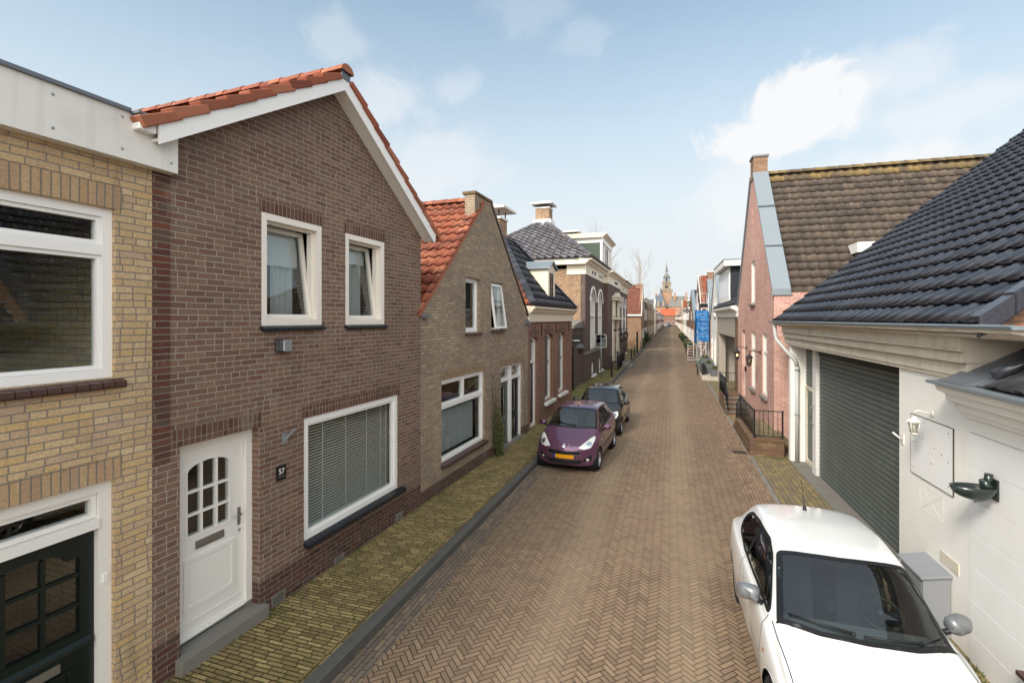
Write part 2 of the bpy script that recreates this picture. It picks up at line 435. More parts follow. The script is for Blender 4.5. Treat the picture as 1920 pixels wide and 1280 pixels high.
M['white'] = paint_mat('white paint', '#e4e1da', .4, .12, '#b9b2a6')
M['whited'] = paint_mat('dirty white paint', '#dcd9d2', .5, .35, '#9b968d', streak=.25)
M['frame'] = paint_mat('white window frame', '#e9e7e3', .3, .06, '#b9b5ad')
M['creamf'] = paint_mat('cream window frame', '#e4ddd2', .35, .08, '#b9ae9d')
M['cream'] = paint_mat('cream paint', '#d9cfba', .5, .2, '#a39a86')
M['corn'] = paint_mat('weathered cream cornice', '#cfc5b3', .6, .5, '#8d7c66', scale=2.2, streak=.3)
M['render'] = paint_mat('white render', '#eae6de', .7, .25, '#c6b9a4', scale=1.2, bump=.5, streak=.2)
M['board'] = paint_mat('white boards', '#eae8e4', .5, .16, '#c4bcae', streak=.12)
M['green'] = paint_mat('dark green paint', '#0f1a16', .3, .1, '#0d1512')
M['green2'] = paint_mat('green dormer paint', '#3e4a3c', .5, .15, '#2c342b')
M['shutter'] = paint_mat('grey green steel shutter', '#535a55', .45, .45, '#71786f', scale=2.5, streak=.45)
M['zinc'] = paint_mat('zinc sheet', '#858d92', .42, .3, '#7d868b', metal=.35, streak=.25)
M['lead'] = paint_mat('lead flashing', '#6d7178', .5, .3, '#8d8d8d', metal=.3)
M['stone'] = paint_mat('grey stone', '#77736b', .75, .4, '#55524b', scale=3, bump=.3)
M['kerb'] = paint_mat('dark concrete kerb', '#55534f', .8, .5, '#3a3834', scale=4, bump=.5)
M['sand'] = paint_mat('pale stone', '#b3a998', .75, .35, '#857b6b', scale=3, bump=.3)
M['iron'] = simple('black iron', '#14161a', .45)
M['plastic'] = simple('black plastic', '#17181a', .5)
M['alu'] = simple('brushed aluminium', '#a7a8a8', .3, .9)
M['steel'] = simple('galvanised steel', '#9b9fa2', .45, .6)
M['glass'] = glass_mat('window glass')
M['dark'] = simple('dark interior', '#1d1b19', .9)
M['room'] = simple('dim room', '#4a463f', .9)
M['curtain'] = simple('grey voile curtain', '#b9babb', .9)
M['blind'] = simple('pale roller blind', '#d5d6d8', .8)
M['slat'] = simple('cream blind slats', '#dddcd2', .45)
M['tilesill'] = simple('black glazed sill tile', '#1e2024', .3)
M['brownsill'] = paint_mat('brown glazed sill tile', '#4b352f', .35, .2, '#33241f')
M['t_red'] = tile_mat('red pantiles', ['#8a4a35', '#98563c', '#753c2d', '#8c5039', '#7c4836', '#a2654a'], .23, .3, .85, moss='#5d503a', mossamt=.65, dark='#443630', wear=.75)
M['t_black'] = tile_mat('black glazed tiles', ['#2c2d34', '#34353c', '#27282e', '#3b3c43'], .3, .35, .22, spec=.9, dark='#3c3b3b', wear=.22)
M['t_brown'] = tile_mat('brown concrete tiles', ['#4b413a', '#554a41', '#423932', '#5a4d42'], .3, .335, .85, moss='#655a44', mossamt=.25, speck='#8f8674', dark='#332d28', wear=.35)
M['t_lichen'] = tile_mat('lichen covered ridge tiles', ['#5a4c3c', '#6d5c3d', '#50463b', '#7a6640'], .3, .335, .9, moss='#8f7438', mossamt=.5, dark='#4d4335', wear=.2)
M['t_slate'] = tile_mat('dark old pantiles', ['#33343a', '#3d3e43', '#2c2d33', '#45454a'], .24, .3, .45, moss='#5a5648', mossamt=.35, dark='#1f2024', wear=.35)
M['t_grey'] = tile_mat('grey glazed pantiles', ['#57555a', '#6a676b', '#4b4a50', '#78757a', '#615a58'], .34, .36, .4, moss='#4d4a3d', mossamt=.3, dark='#2c2c30', wear=.3)
M['t_orange'] = tile_mat('bright orange tiles', ['#a85a3c', '#b26546', '#9c5339'], .25, .33, .8, dark='#8d4630', wear=.2)
M['road'] = herring_mat('herringbone clinker paving')
M['gutter'] = paver_mat('gutter clinkers', ['#6d6156', '#7a6c5e', '#635a52', '#83725f'], '#463d31', .21, .07, swap=True)
M['strip'] = paver_mat('strip of lengthwise clinkers', ['#7d6756', '#8b735f', '#826c5a', '#776052', '#937d64'], '#4a3f30', .21, .075, swap=True)
M['pave'] = paver_mat('yellow paving clinkers', ['#7f6e47', '#8f7d53', '#746443', '#9b885c', '#86744c', '#a49162'], '#332d1c', .205, .057, moss='#4b4c27', mossamt=.4, mj=.011)
M['pave2'] = paver_mat('yellow grey paving bricks', ['#7d7056', '#766a57', '#877653', '#6f6553', '#8f7d57'], '#3d3628', .21, .105, swap=True, moss='#6f6a3a', mossamt=.3)
M['moss'] = paver_mat('mossy yard paving', ['#6f6a40', '#66633c', '#7a7148'], '#3a3a20', .3, .3, moss='#55602a', mossamt=.8)
M['pavel'] = paver_mat('yellow edge clinkers', ['#71623f', '#80704a', '#65583b', '#8b7a53'], '#302b1b', .205, .073, moss='#4b4c27', mossamt=.4, mj=.011, swap=True)
M['t_rust'] = tile_mat('rust brown tiles', ['#74463a', '#804f40', '#693f34', '#7a4a3c'], .23, .3, .85, moss='#5d503a', mossamt=.4, dark='#4a352d', wear=.4)
M['pipe'] = paint_mat('pale grey pipe', '#b5b4b0', .45, .3, '#8f8d88', streak=.2)
# ------------------------------------------------------------------ building helpers
def door_gap(): pass

def wall(parent, fr, outline, holes, mat, thick=.28, name='wall'):
    mb = MB(fr); mb.ext(outline, -thick, 0, holes)
    return mb.build(name, mat, parent)

def lintel(parent, fr, u0, u1, z0, z1, mat, name='lintel', w=.004):
    return MB(fr).box(u0, u1, -.03, w, z0, z1).build(name, mat, parent)

def window(parent, fr, u0, u1, z0, z1, mat='frame', w=-.07, t=.075, d=.09, mull=(), trans=(), bar=.05, name='window', sash=True, glazing=(), gbar=.022):
    """frame with mullions (u) and transoms (z), inner sash rims and one glass child"""
    mb = MB(fr); mb.ring(u0, u1, z0, z1, t, w-d, w)
    us = [u0+t]+[x for x in mull]+[u1-t]; zs = [z0+t]+[x for x in trans]+[z1-t]
    for x in mull: mb.box(x-bar/2, x+bar/2, w-d+.004, w-.004, z0+t, z1-t)
    for zz in trans:
        for i in range(len(us)-1):
            a = us[i]+(bar/2 if i else 0); b = us[i+1]-(bar/2 if i < len(us)-2 else 0)
            mb.box(a, b, w-d+.004, w-.002, zz-bar/2, zz+bar/2)
    if sash:
        for i in range(len(us)-1):
            a = us[i]+(bar/2 if i else 0); b = us[i+1]-(bar/2 if i < len(us)-2 else 0)
            for j in range(len(zs)-1):
                c = zs[j]+(bar/2 if j else 0); e = zs[j+1]-(bar/2 if j < len(zs)-2 else 0)
                mb.ring(a+.002, b-.002, c+.002, e-.002, .035, w-d+.012, w-.022)
    for g in glazing:     # ('u',x,z0,z1) or ('z',z,u0,u1)
        if g[0] == 'u': mb.box(g[1]-gbar/2, g[1]+gbar/2, w-d+.02, w-.03, g[2], g[3])
        else: mb.box(g[2], g[3], w-d+.022, w-.032, g[1]-gbar/2, g[1]+gbar/2)
    o = mb.build(name, M[mat], parent)
    gl = MB(fr).box(u0+t*.6, u1-t*.6, w-d*.62, w-d*.62+.006, z0+t*.6, z1-t*.6).build('pane', M['glass'], o)
    return o

def arched_window(parent, fr, u0, u1, z0, z1, rise, mat='frame', w=-.14, t=.09, d=.09, bars=(), vbars=(), name='window', barmat=None, bw=.04):
    mb = MB(fr); ol = arch(u0, u1, z0, z1, rise)
    mb.ext(ol, w-d, w, [inset(ol, t)])
    o = mb.build(name, M[mat], parent)
    b2 = MB(fr)
    for zz in bars: b2.box(u0+t, u1-t, w-d+.01, w-.015, zz-bw/2, zz+bw/2)
    for x in vbars:
        b2.box(x-bw/2, x+bw/2, w-d+.012, w-.017, z0+t, z1-t-rise*.3)
    if bars or vbars: b2.build('glazing_bar', M[barmat or mat], o)
    MB(fr).ext(inset(ol, t*.6), w-d*.65, w-d*.65+.006).build('pane', M['glass'], o)
    return o

def tile_sill(parent, fr, u0, u1, z, mat, proj=.09, h=.055, n=0, w_in=-.06):
    mb = MB(fr)
    n = n or max(2, round((u1-u0)/.105)); st = (u1-u0)/n
    for i in range(n):
        a = u0+i*st+.004; b = u0+(i+1)*st-.004
        mb.extu([(w_in, z-h+.03), (proj, z-h-.02), (proj+.012, z-h), (proj+.005, z-.018), (w_in, z+.02)], a, b)
    return mb.build('sill', M[mat], parent)

def flat_sill(parent, fr, u0, u1, z, mat, proj=.1, h=.09, w_in=-.1):
    return MB(fr).extu([(w_in, z-h), (proj, z-h), (proj, z-.02), (w_in, z)], u0, u1).build('sill', M[mat], parent, bevel=.006)

def tile_roof(parent, O, A, B, mat, tw=.23, tl=.3, kind='pan', amp=.035, th=.025, clips=(), jit=.004, name='roof', slab=.08, skew=0.):
    O, A, B = Vector(O), Vector(A), Vector(B)
    N = A.cross(B).normalized()
    if N.z < 0: N = -N
    a, b = A.normalized(), B.normalized(); la, lb = A.length, B.length
    prof = {'pan': [(0, .1), (.1, .55), (.22, .95), (.32, 1), (.45, .75), (.6, .25), (.75, 0), (.9, .02)],
            'flat': [(0, 0), (.06, .0), (.1, .25), (.46, .3), (.5, .05), (.54, 0), (.6, .25), (.68, .85), (.78, 1), (.88, .85), (.96, .25)],
            'wave': [(0, .5), (.12, .85), (.25, 1), (.38, .85), (.5, .5), (.62, .15), (.75, 0), (.88, .15)]}[kind]
    nt = int(math.ceil(la/tw)); nr = int(math.ceil(lb/tl))
    xs = [(i, i*tw+s*tw, h) for i in range(nt) for (s, h) in prof if i*tw+s*tw <= la]; xs.append((nt, la, prof[0][1]))
    bm = bmesh.new(); uvl = bm.loops.layers.uv.new('UVMap')
    rnd = random.Random(len(xs)*13+nr)
    for k in range(nr):
        b0, b1 = k*tl, min((k+1)*tl, lb)
        offs = {i: (rnd.uniform(-jit, jit), rnd.uniform(-jit, jit)*1.5) for i in range(nt+1)}
        lines = []
        for (bb, lift, r) in ((b0+.03, -.004, 0), (b0, th, 1), (b1+.02, 0., 2)):
            ln = []
            for (i, x, h) in xs:
                jn, jb = offs[i] if r else (0, offs[i][1])
                ln.append((bm.verts.new(O+a*(x)+b*(bb+(jb if r < 2 else 0))+N*(h*amp+lift+(jn if r == 1 else 0))), x, bb))
            lines.append(ln)
        for r in range(2):
            for q in range(len(xs)-1):
                v = [lines[r][q], lines[r][q+1], lines[r+1][q+1], lines[r+1][q]]
                f = bm.faces.new([t[0] for t in v]); f.smooth = r == 1
                for lp, t in zip(f.loops, v):
                    lp[uvl].uv = (min(max(t[1], xs[q][0]*tw+.001), xs[q][0]*tw+tw-.001), min(max(t[2], b0+.002), b0+tl-.002))
    # boarding under the tiles
    vs = [bm.verts.new(O+a*x+b*y+N*z) for z in (-slab, -.012) for (x, y) in ((0, 0), (la, 0), (la, lb), (0, lb))]
    for q in ((0, 3, 2, 1), (4, 5, 6, 7), (0, 1, 5, 4), (1, 2, 6, 5), (2, 3, 7, 6), (3, 0, 4, 7)):
        bm.faces.new([vs[i] for i in q])
    for (co, no) in clips:
        bmesh.ops.bisect_plane(bm, geom=bm.verts[:]+bm.edges[:]+bm.faces[:], plane_co=Vector(co), plane_no=Vector(no), clear_outer=True, dist=1e-5)
    off = parent_world(parent)
    if off is not None: bmesh.ops.transform(bm, matrix=off.inverted(), verts=bm.verts)
    me = bpy.data.meshes.new(name); bm.to_mesh(me); bm.free()
    me.materials.append(mat)
    o = bpy.data.objects.new(name, me); col.objects.link(o)
    if parent: o.parent = parent
    return o

def ridge(parent, p0, p1, r, L, mat, name='ridge_tiles', up=(0, 0, 1), drop=.04, n=8):
    p0, p1 = Vector(p0), Vector(p1); d = (p1-p0); k = max(1, round(d.length/L)); d.normalize()
    upv = Vector(up); upv = (upv-d*upv.dot(d)).normalized(); sd = d.cross(upv)
    mb = MB(Fr(p0, d, sd, upv)); st = (p1-p0).length/k
    for i in range(k):
        a, b = i*st, (i+1)*st+.03
        rr = (r*1.08, r*.96)
        rings = []
        for (x, q) in ((a, rr[0]), (b, rr[1])):
            rings.append([mb.vert((x, q*math.cos(math.pi*j/n), q*math.sin(math.pi*j/n)*.85-drop)) for j in range(n+1)])
        for j in range(n):
            mb.face_i([rings[0][j], rings[0][j+1], rings[1][j+1], rings[1][j]], 0, [(i*.4+.05, .1), (i*.4+.05, .2), (i*.4+.3, .2), (i*.4+.3, .1)])
        mb.face_i(rings[0], 0, [(i*.4+.1, .1)]*(n+1), False)
    return mb.build(name, mat, parent)

def curtain(fr, u0, u1, z0, z1, w, label, n=None, amp=.025, mat='curtain', group=None, name='curtain'):
    mb = MB(fr); n = n or max(8, int((u1-u0)/.02))
    pts = [(u0+(u1-u0)*i/n, w+amp*math.sin(i*1.15)+amp*.4*math.sin(i*.37+1)) for i in range(n+1)]
    for i in range(n):
        (a, wa), (b, wb) = pts[i], pts[i+1]
        mb.face([(a, wa, z0), (b, wb, z0), (b, wb, z1), (a, wa, z1)], 0, None, True)
        mb.face([(a, wa-.004, z0), (b, wb-.004, z0), (b, wb-.004, z1), (a, wa-.004, z1)], 0, None, True)
    o = mb.build(name, M[mat])
    return tag(o, label, 'curtain', group)

def shell(mb, u0, u1, depth, z, t=.2, w0=-.28):
    """side and back walls behind a facade"""
    mb.box(u0, u0+t, -depth, w0-.001, 0, z); mb.box(u1-t, u1, -depth, w0-.001, 0, z)
    mb.box(u0+t+.001, u1-t-.001, -depth, -depth+t, 0, z)

def gable_back(mb, u0, u1, zs, ua, za, w, t=.2):
    mb.ext([(u0, zs), (u1, zs), (ua, za)], w, w+t)

def chimney(parent, fr, u0, u1, w0, w1, z0, z1, mat, name='chimney', cap=None, capz=.0, over=.25, posts=False, band=True):
    mb = MB(fr).box(u0, u1, w0, w1, z0, z1)
    o = mb.build(name, mat, parent)
    if band: MB(fr).box(u0-.05, u1+.05, w0-.05, w1+.05, z1+.001, z1+.08).build('band', M['white'], o)
    if cap:
        c = MB(fr); zc = z1+.08+capz
        uc, wc = (u0+u1)/2, (w0+w1)/2
        c.extu([(w0-over, zc), (w1+over, zc), (w1+over*1.0, zc+.09), (wc, zc+.16), (w0-over, zc+.09)], u0-over, u1+over)
        c.build('cap', M['whited'], o)
        p = MB(fr)
        for a in (u0+.05, u1-.05):
            for b in (w0+.05, w1-.05): p.box(a-.02, a+.02, b-.02, b+.02, z1+.081, zc)
        if not posts: p.box(u0+.12, u1-.12, w0+.12, w1-.12, z1+.081, zc-.002)
        p.build('cap_support', M['iron'], o)
    return o

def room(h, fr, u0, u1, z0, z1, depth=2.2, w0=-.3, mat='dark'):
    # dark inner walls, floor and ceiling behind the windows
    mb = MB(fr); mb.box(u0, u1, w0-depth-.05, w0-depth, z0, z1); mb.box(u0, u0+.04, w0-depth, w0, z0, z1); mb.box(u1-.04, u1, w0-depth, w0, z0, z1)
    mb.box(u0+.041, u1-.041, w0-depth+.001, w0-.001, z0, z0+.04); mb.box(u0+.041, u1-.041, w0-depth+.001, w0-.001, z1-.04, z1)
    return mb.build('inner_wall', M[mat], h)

# ------------------------------------------------------------------ camera
cam = bpy.data.objects.new('camera', bpy.data.cameras.new('camera')); col.objects.link(cam)
cam.location = (0, 0, 3.9)
YAW = math.atan(298/910.)
cam.rotation_euler = (R(90), 0, YAW)
cam.data.sensor_width = 36; cam.data.lens = 910/1920*36
cam.data.shift_y = -(640-598)/1920.
cam.data.clip_end = 3000; cam.data.clip_start = .05
sc.camera = cam

# ------------------------------------------------------------------ sky and sun
SUN_EL, SUN_AZ = R(38), R(203)      # azimuth measured clockwise from +Y: behind the viewer, over the left-hand roofs
world = bpy.data.worlds.new('World'); sc.world = world; world.use_nodes = True
nt = world.node_tree; nt.nodes.clear()
class WT(NT):
    def __init__(s): s.t = nt; s.out = nt.nodes.new('ShaderNodeOutputWorld')
W = WT()
sky = W.n('ShaderNodeTexSky', sky_type='NISHITA'); sky.sun_disc = False
sky.sun_elevation = SUN_EL; sky.sun_rotation = SUN_AZ; sky.air_density = 1.0; sky.dust_density = 1.6; sky.ozone_density = 1.6
gen = W.n('ShaderNodeTexCoord').outputs['Generated']
sx = W.n('ShaderNodeSeparateXYZ'); W.link(gen, sx.inputs[0]); DZ = sx.outputs[2]
def blob(c, r, squash=1.6):
    """soft round patch of sky about direction c; r in radians, flattened vertically"""
    sub = W.n('ShaderNodeVectorMath', operation='SUBTRACT'); W.link(gen, sub.inputs[0]); sub.inputs[1].default_value = c
    mul = W.n('ShaderNodeVectorMath', operation='MULTIPLY'); W.link(sub.outputs[0], mul.inputs[0]); mul.inputs[1].default_value = (1, 1, squash)
    ln = W.n('ShaderNodeVectorMath', operation='LENGTH'); W.link(mul.outputs[0], ln.inputs[0])
    return W.math('SUBTRACT', 1., W.math('DIVIDE', ln.outputs['Value'], r))
n1 = W.noise(gen, 12., 9., .6, .5); n2 = W.noise(gen, 3.2, 5., .6, .2)
mask = None
for c, r, k, sq in (((.188, .916, .352), .088, 1.01, 1.3), ((.15, .938, .314), .1, 1.01, 2.6), ((.2, .92, .325), .075, 1.01, 1.6), ((.235, .903, .345), .10, .75, 1.5), ((.385, .876, .30), .13, .5, 2.6), ((.327, .869, .372), .09, .45, 1.8),
                ((.33, .91, .245), .15, .8, 3.6), ((.115, .968, .215), .11, .6, 1.2), ((-.498, .77, .398), .10, .5, 1.6), ((-.541, .691, .479), .07, .3, 1.8), ((-.383, .821, .423), .06, .32, 1.5),
                ((-.448, .84, .307), .16, .42, 1.8), ((-.227, .813, .536), .09, .2, 2.), ((-.151, .854, .498), .07, .2, 2.)):
    e = W.math('ADD', blob(c, r, sq), W.math('MULTIPLY', W.math('SUBTRACT', n1, .5), 2.2))
    e = W.math('MULTIPLY', W.sstep(e, -.1, .75) if k <= 1 else W.sstep(e, -.16, .3), k)
    mask = e if mask is None else W.math('MAXIMUM', mask, e)
band = W.math('MULTIPLY', W.math('MULTIPLY', W.sstep(n2, .5, .75), W.sstep(DZ, .62, .1)), .3)
mask = W.math('MAXIMUM', mask, band)
haze = W.math('POWER', W.sstep(DZ, .68, .08), 1.05)
haze = W.math('ADD', W.math('ADD', .19, W.math('MULTIPLY', haze, .79)), W.math('MULTIPLY', W.sstep(DZ, .66, .95), .42))
SKYG = .12
tint = W.mix(1., sky.outputs[0], (.8, 1.08, 1.0, 1), 'MULTIPLY')
skyc = W.mix(haze, tint, (3.85, 4.05, 4.17, 1))
skyc = W.mix(W.math('MULTIPLY', mask, .93), skyc, (4.45, 4.47, 4.5, 1))
# unseen bright cloud bank behind the viewer, added to light the street
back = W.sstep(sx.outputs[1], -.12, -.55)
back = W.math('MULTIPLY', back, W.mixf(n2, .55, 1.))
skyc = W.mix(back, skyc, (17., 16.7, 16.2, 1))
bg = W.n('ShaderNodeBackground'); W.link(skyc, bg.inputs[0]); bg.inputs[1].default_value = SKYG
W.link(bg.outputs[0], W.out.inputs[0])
sun = bpy.data.objects.new('sun', bpy.data.lights.new('sun', 'SUN')); col.objects.link(sun)
sun.data.energy = 2.1; sun.data.angle = R(14); sun.data.color = (1, .94, .86)
sd = Vector((math.sin(SUN_AZ)*math.cos(SUN_EL), math.cos(SUN_AZ)*math.cos(SUN_EL), math.sin(SUN_EL)))
sun.rotation_euler = sd.to_track_quat('Z', 'Y').to_euler(); sun.location = sd*60
sc.view_settings.view_transform = 'Standard'; sc.view_settings.look = 'None'; sc.view_settings.exposure = 0.85; sc.view_settings.gamma = 1
sc.cycles.max_bounces = 6; sc.cycles.diffuse_bounces = 3; sc.cycles.glossy_bounces = 4; sc.cycles.transparent_max_bounces = 12
sc.cycles.use_denoising = True
sc.cycles.caustics_reflective = False; sc.cycles.caustics_refractive = False
sc.cycles.sample_clamp_indirect = 6

# ------------------------------------------------------------------ ground
def struct(name, mb, mat): return tag(mb.build(name, mat), kind='structure')
XL = [(-12, -3.66), (4, -3.5), (12.6, -3.4), (40, -3.34), (90, -3.36), (312, -3.6)]     # kerb line
def kx(y):
    for (y0, x0), (y1, x1) in zip(XL, XL[1:]):
        if y <= y1: return x0+(x1-x0)*(y-y0)/(y1-y0)
    return XL[-1][1]
ys = [-12, -4, 2, 4, 8, 12.6, 20, 30, 40, 60, 90, 140, 200, 312]
mb = MB(); mb.face([(-900, -400, -.03), (900, -400, -.03), (900, 2200, -.03), (-900, 2200, -.03)])
struct('ground', mb, M['stone'])
mb = MB()
for a, b in zip(ys, ys[1:]): mb.face([(kx(a)+.33, a, 0), (1.5, a, 0), (1.5, b, 0), (kx(b)+.33, b, 0)])
struct('road', mb, M['road'])
mb = MB()
for a, b in zip(ys, ys[1:]): mb.face([(kx(a), a, -.012), (kx(a)+.33, a, .0), (kx(b)+.33, b, .0), (kx(b), b, -.012)])
struct('gutter', mb, M['gutter'])
mb = MB()
for a, b in zip(ys, ys[1:]):
    A_, B_ = kx(a), kx(b)
    for pr in (((A_, -.03), (A_, .105), (B_, -.03), (B_, .105)), ((A_, .105), (A_-.02, .125), (B_, .105), (B_-.02, .125)), ((A_-.02, .125), (A_-.14, .128), (B_-.02, .125), (B_-.14, .128)), ((A_-.14, .128), (A_-.14, .0), (B_-.14, .128), (B_-.14, 0))):
        (x0, z0), (x1, z1), (x2, z2), (x3, z3) = pr
        mb.face([(x0, a, z0), (x1, a, z1), (x3, b, z3), (x2, b, z2)])
struct('kerb', mb, M['kerb'])
mb = MB()
for a, b in zip(ys, ys[1:]): mb.face([(kx(a)-.141, a, .12), (kx(b)-.141, b, .12), (-7.2, b, .125), (-7.2, a, .125)])
struct('pavement', mb, M['pave'])
mb = MB()
for a, b in zip(ys, ys[1:]): mb.face([(kx(a)-.142, a, .1285), (kx(b)-.142, b, .1285), (kx(b)-.215, b, .1265), (kx(a)-.215, a, .1265)])
struct('edge_course', mb, M['pavel'])
mb = MB()
mb.face([(-5.6, 23.2, .13), (kx(23.2)-.3, 23.2, .13), (kx(36)-.3, 36, .13), (-5.6, 36, .13)])
mb.face([(-7, 54.6, .13), (kx(54)-.5, 54.6, .13), (kx(63)-.5, 63, .13), (-7, 63, .13)])
struct('mossy_paving', mb, M['moss'])
mb = MB()
for a, b in zip(ys, ys[1:]): mb.face([(1.5, a, 0), (2.12, a, .0), (2.12, b, .0), (1.5, b, 0)])
struct('lengthwise_strip', mb, M['strip'])
mb = MB()
for a, b in zip(ys, ys[1:]): mb.face([(2.12, a, 0), (2.2, a, .02), (2.2, b, .02), (2.12, b, 0)])
struct('low_kerb', mb, M['stone'])
mb = MB()
for a, b in zip(ys, ys[1:]): mb.face([(2.2, a, .02), (3.3, a, .024), (3.3, b, .024), (2.2, b, .02)])
for a, b in zip(ys, ys[1:]): mb.face([(3.3, a, .024), (5, a, .024), (5, b, .024), (3.3, b, .024)])
struct('brick_verge', mb, M['pave2'])
# ------------------------------------------------------------------ left row
FL = Fr((-5.146, 0, 0), (.0366, 1, 0), (1, -.0366, 0))
def at(fr, u, w=0, z=0): return fr.P(u, w, z)

# ---- yellow brick house
h = empty('brick_house', at(FL, 1.5), 0, 'pale yellow brick house with deep white fascia and dark green door', 'house', 'houses along the street')
U0, U1 = -2.2, 3.555
wall(h, FL, rect(U0, U1, 0, 5.45), [rect(.55, 3.22, 3.345, 4.945), rect(1.92, 3.22, .1, 2.385)], M['b_yellow'])
mb = MB(FL); shell(mb, U0, U1, 8, 5.44); mb.build('side_wall', M['b_yellow'], h)
lintel(h, FL, .45, 3.275, 4.948, 5.17, M['s_yellow']); lintel(h, FL, 1.85, 3.275, 2.388, 2.6, M['s_yellow'])
mb = MB(FL); mb.box(U0, 3.73, .0, .13, 5.41, 5.865); mb.box(U0, 3.56, -8, -.001, 5.452, 5.78)
f = mb.build('fascia', M['whited'], h)
mb = MB(FL); mb.box(U0, 3.265, -.12, .16, 5.866, 5.9); mb.build('coping', M['lead'], f)
mb = MB(FL)
for (u, z) in ((2.67, 5.5), (3.2, 5.5), (2.67, 5.78), (3.2, 5.8), (3.66, 5.5), (2.0, 5.5)):
    mb = MB(FL); mb.lathe([(.0001, .137), (.012, .135), (.014, .13)], (u, 0, z), 'y', 8); mb.build('screw', M['steel'], f)
w = window(h, FL, .55, 3.22, 3.345, 4.945, 'frame', w=-.05, t=.085, d=.1, trans=(4.55,), bar=.1)
tile_sill(w, FL, .5, 3.285, 3.33, 'brownsill', proj=.06, h=.06)
fr_ = MB(FL); fr_.ring(1.92, 3.22, .1, 2.385, .105, -.2, -.06, tb=.001); fr_.box(2.02, 3.115, -.2, -.045, 1.95, 2.04)
fo = fr_.build('door_frame', M['white'], h)
mb = MB(FL); mb.ring(2.03, 3.11, 2.045, 2.275, .045, -.17, -.09); tr = mb.build('transom_window', M['white'], fo)
MB(FL).box(2.07, 3.07, -.14, -.134, 2.085, 2.235).build('pane', M['glass'], h)
DO = [(2.2, 1.03)]+[(3.0, 1.03), (3.0, 1.72), (2.93, 1.72)]
for i in range(9):
    t = math.pi*(i/8.); DO.append((2.6+.3*math.cos(t), 1.72+.11*math.sin(t)))
DO += [(2.27, 1.72), (2.2, 1.72)]
mb = MB(FL); mb.ext(rect(2.03, 3.11, .12, 1.948), -.18, -.125, [DO])
for x in (2.47, 2.735): mb.box(x-.017, x+.017, -.17, -.135, 1.03, 1.8)
for z in (1.29, 1.56): mb.box(2.2, 3.0, -.168, -.132, z-.016, z+.016)
mb.extu([(-.125, .9), (-.085, .9), (-.09, .93), (-.125, .96)], 2.05, 3.09)
mb.ring(2.2, 2.94, .2, .74, .04, -.125, -.108)
d = mb.build('door', M['green'], h)
MB(FL).box(2.15, 3.04, -.163, -.158, .99, 1.86).build('pane', M['glass'], d)
MB(FL).box(2.48, 2.84, -.124, -.1, .77, .85).build('letter_slot', M['alu'], d)
mb = MB(FL); mb.box(3.145, 3.185, -.06, -.045, 1.42, 1.5); mb.build('doorbell', M['frame'], fo)
MB(FL).box(1.85, 3.3, -.3, .05, .0, .16).build('doorstep', M['stone'], h)
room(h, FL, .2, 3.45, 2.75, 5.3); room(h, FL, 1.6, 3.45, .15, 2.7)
# ---- dark brown brick house, number 57
h = empty('brick_house', at(FL, 6.2), 0, 'dark brown brick gable house with white bargeboards and white door', 'house', 'houses along the street')
h57 = h
U0, U1 = 3.558, 8.79
w1 = rect(4.895, 5.97, 3.815, 5.27); w2 = rect(6.5, 7.54, 3.81, 5.265); wb = rect(5.62, 7.975, .74, 2.49); dh = rect(3.84, 4.87, .27, 2.53)
APU, APZ = 6.22, 7.5
wall(h, FL, [(U0, .55), (3.84, .55), (3.84, 2.53), (4.87, 2.53), (4.87, .55), (U1, .55), (U1, 5.7), (APU, APZ), (U0, 5.75)], [w1, w2, wb], M['b_dark'])
mb = MB(FL); mb.ext([(U0, 0), (3.84, 0), (3.84, .549), (U0, .549)], -.28, .002); mb.ext([(4.87, 0), (U1, 0), (U1, .549), (4.87, .549)], -.28, .002)
mb.build('plinth', M['b_plinth'], h)
MB(FL).box(U0-.0, 3.735, -.02, .006, 2.4, 5.41).build('toothing', M['b_redq'], h)
mb = MB(FL); shell(mb, U0, U1, 9, 5.6); mb.ext([(U0, 5.6), (U1, 5.6), (APU, APZ-.1)], -9, -8.8); mb.build('side_wall', M['b_dark'], h)
for (a, b, z) in ((4.86, 6.0, 5.273), (6.47, 7.57, 5.268)): lintel(h, FL, a, b, z, z+.19, M['s_dark'])
lintel(h, FL, 3.76, 4.9, 2.533, 2.72, M['s_dark']); lintel(h, FL, 5.58, 8.02, 2.493, 2.66, M['s_dark'])
def tilt_window(u0, u1, z0, z1, ang):
    mb = MB(FL); mb.ring(u0, u1, z0, z1, .085, -.12, .0); mb.ring(u0+.086, u1-.086, z0+.086, z1-.086, .03, -.17, -.085)
    o = mb.build('window', M['creamf'], h)
    # sash tilted inwards at the head, hinged on its foot
    zz = z0+.09; c, s_ = math.cos(ang), math.sin(ang)
    f2 = Fr(FL.P(0, -.105, zz), FL.u, FL.w*c+Vector((0, 0, 1))*s_, Vector((0, 0, 1))*c-FL.w*s_)
    mb = MB(f2); mb.ring(u0+.092, u1-.092, .0, z1-z0-.19, .06, -.055, -.0)
    sa = mb.build('sash', M['creamf'], o)
    MB(f2).box(u0+.14, u1-.14, -.03, -.024, .045, z1-z0-.235).build('pane', M['glass'], o)
    return o
tile_sill(tilt_window(4.895, 5.97, 3.815, 5.27, .13), FL, 4.87, 6.0, 3.812, 'tilesill', proj=.05, h=.05)
tile_sill(tilt_window(6.5, 7.54, 3.81, 5.265, .13), FL, 6.47, 7.57, 3.807, 'tilesill', proj=.05, h=.05)
w = window(h, FL, 5.62, 7.975, .74, 2.49, 'frame', w=-.02, t=.09, d=.1)
tile_sill(w, FL, 5.6, 8.1, .735, 'tilesill', proj=.1, h=.06)
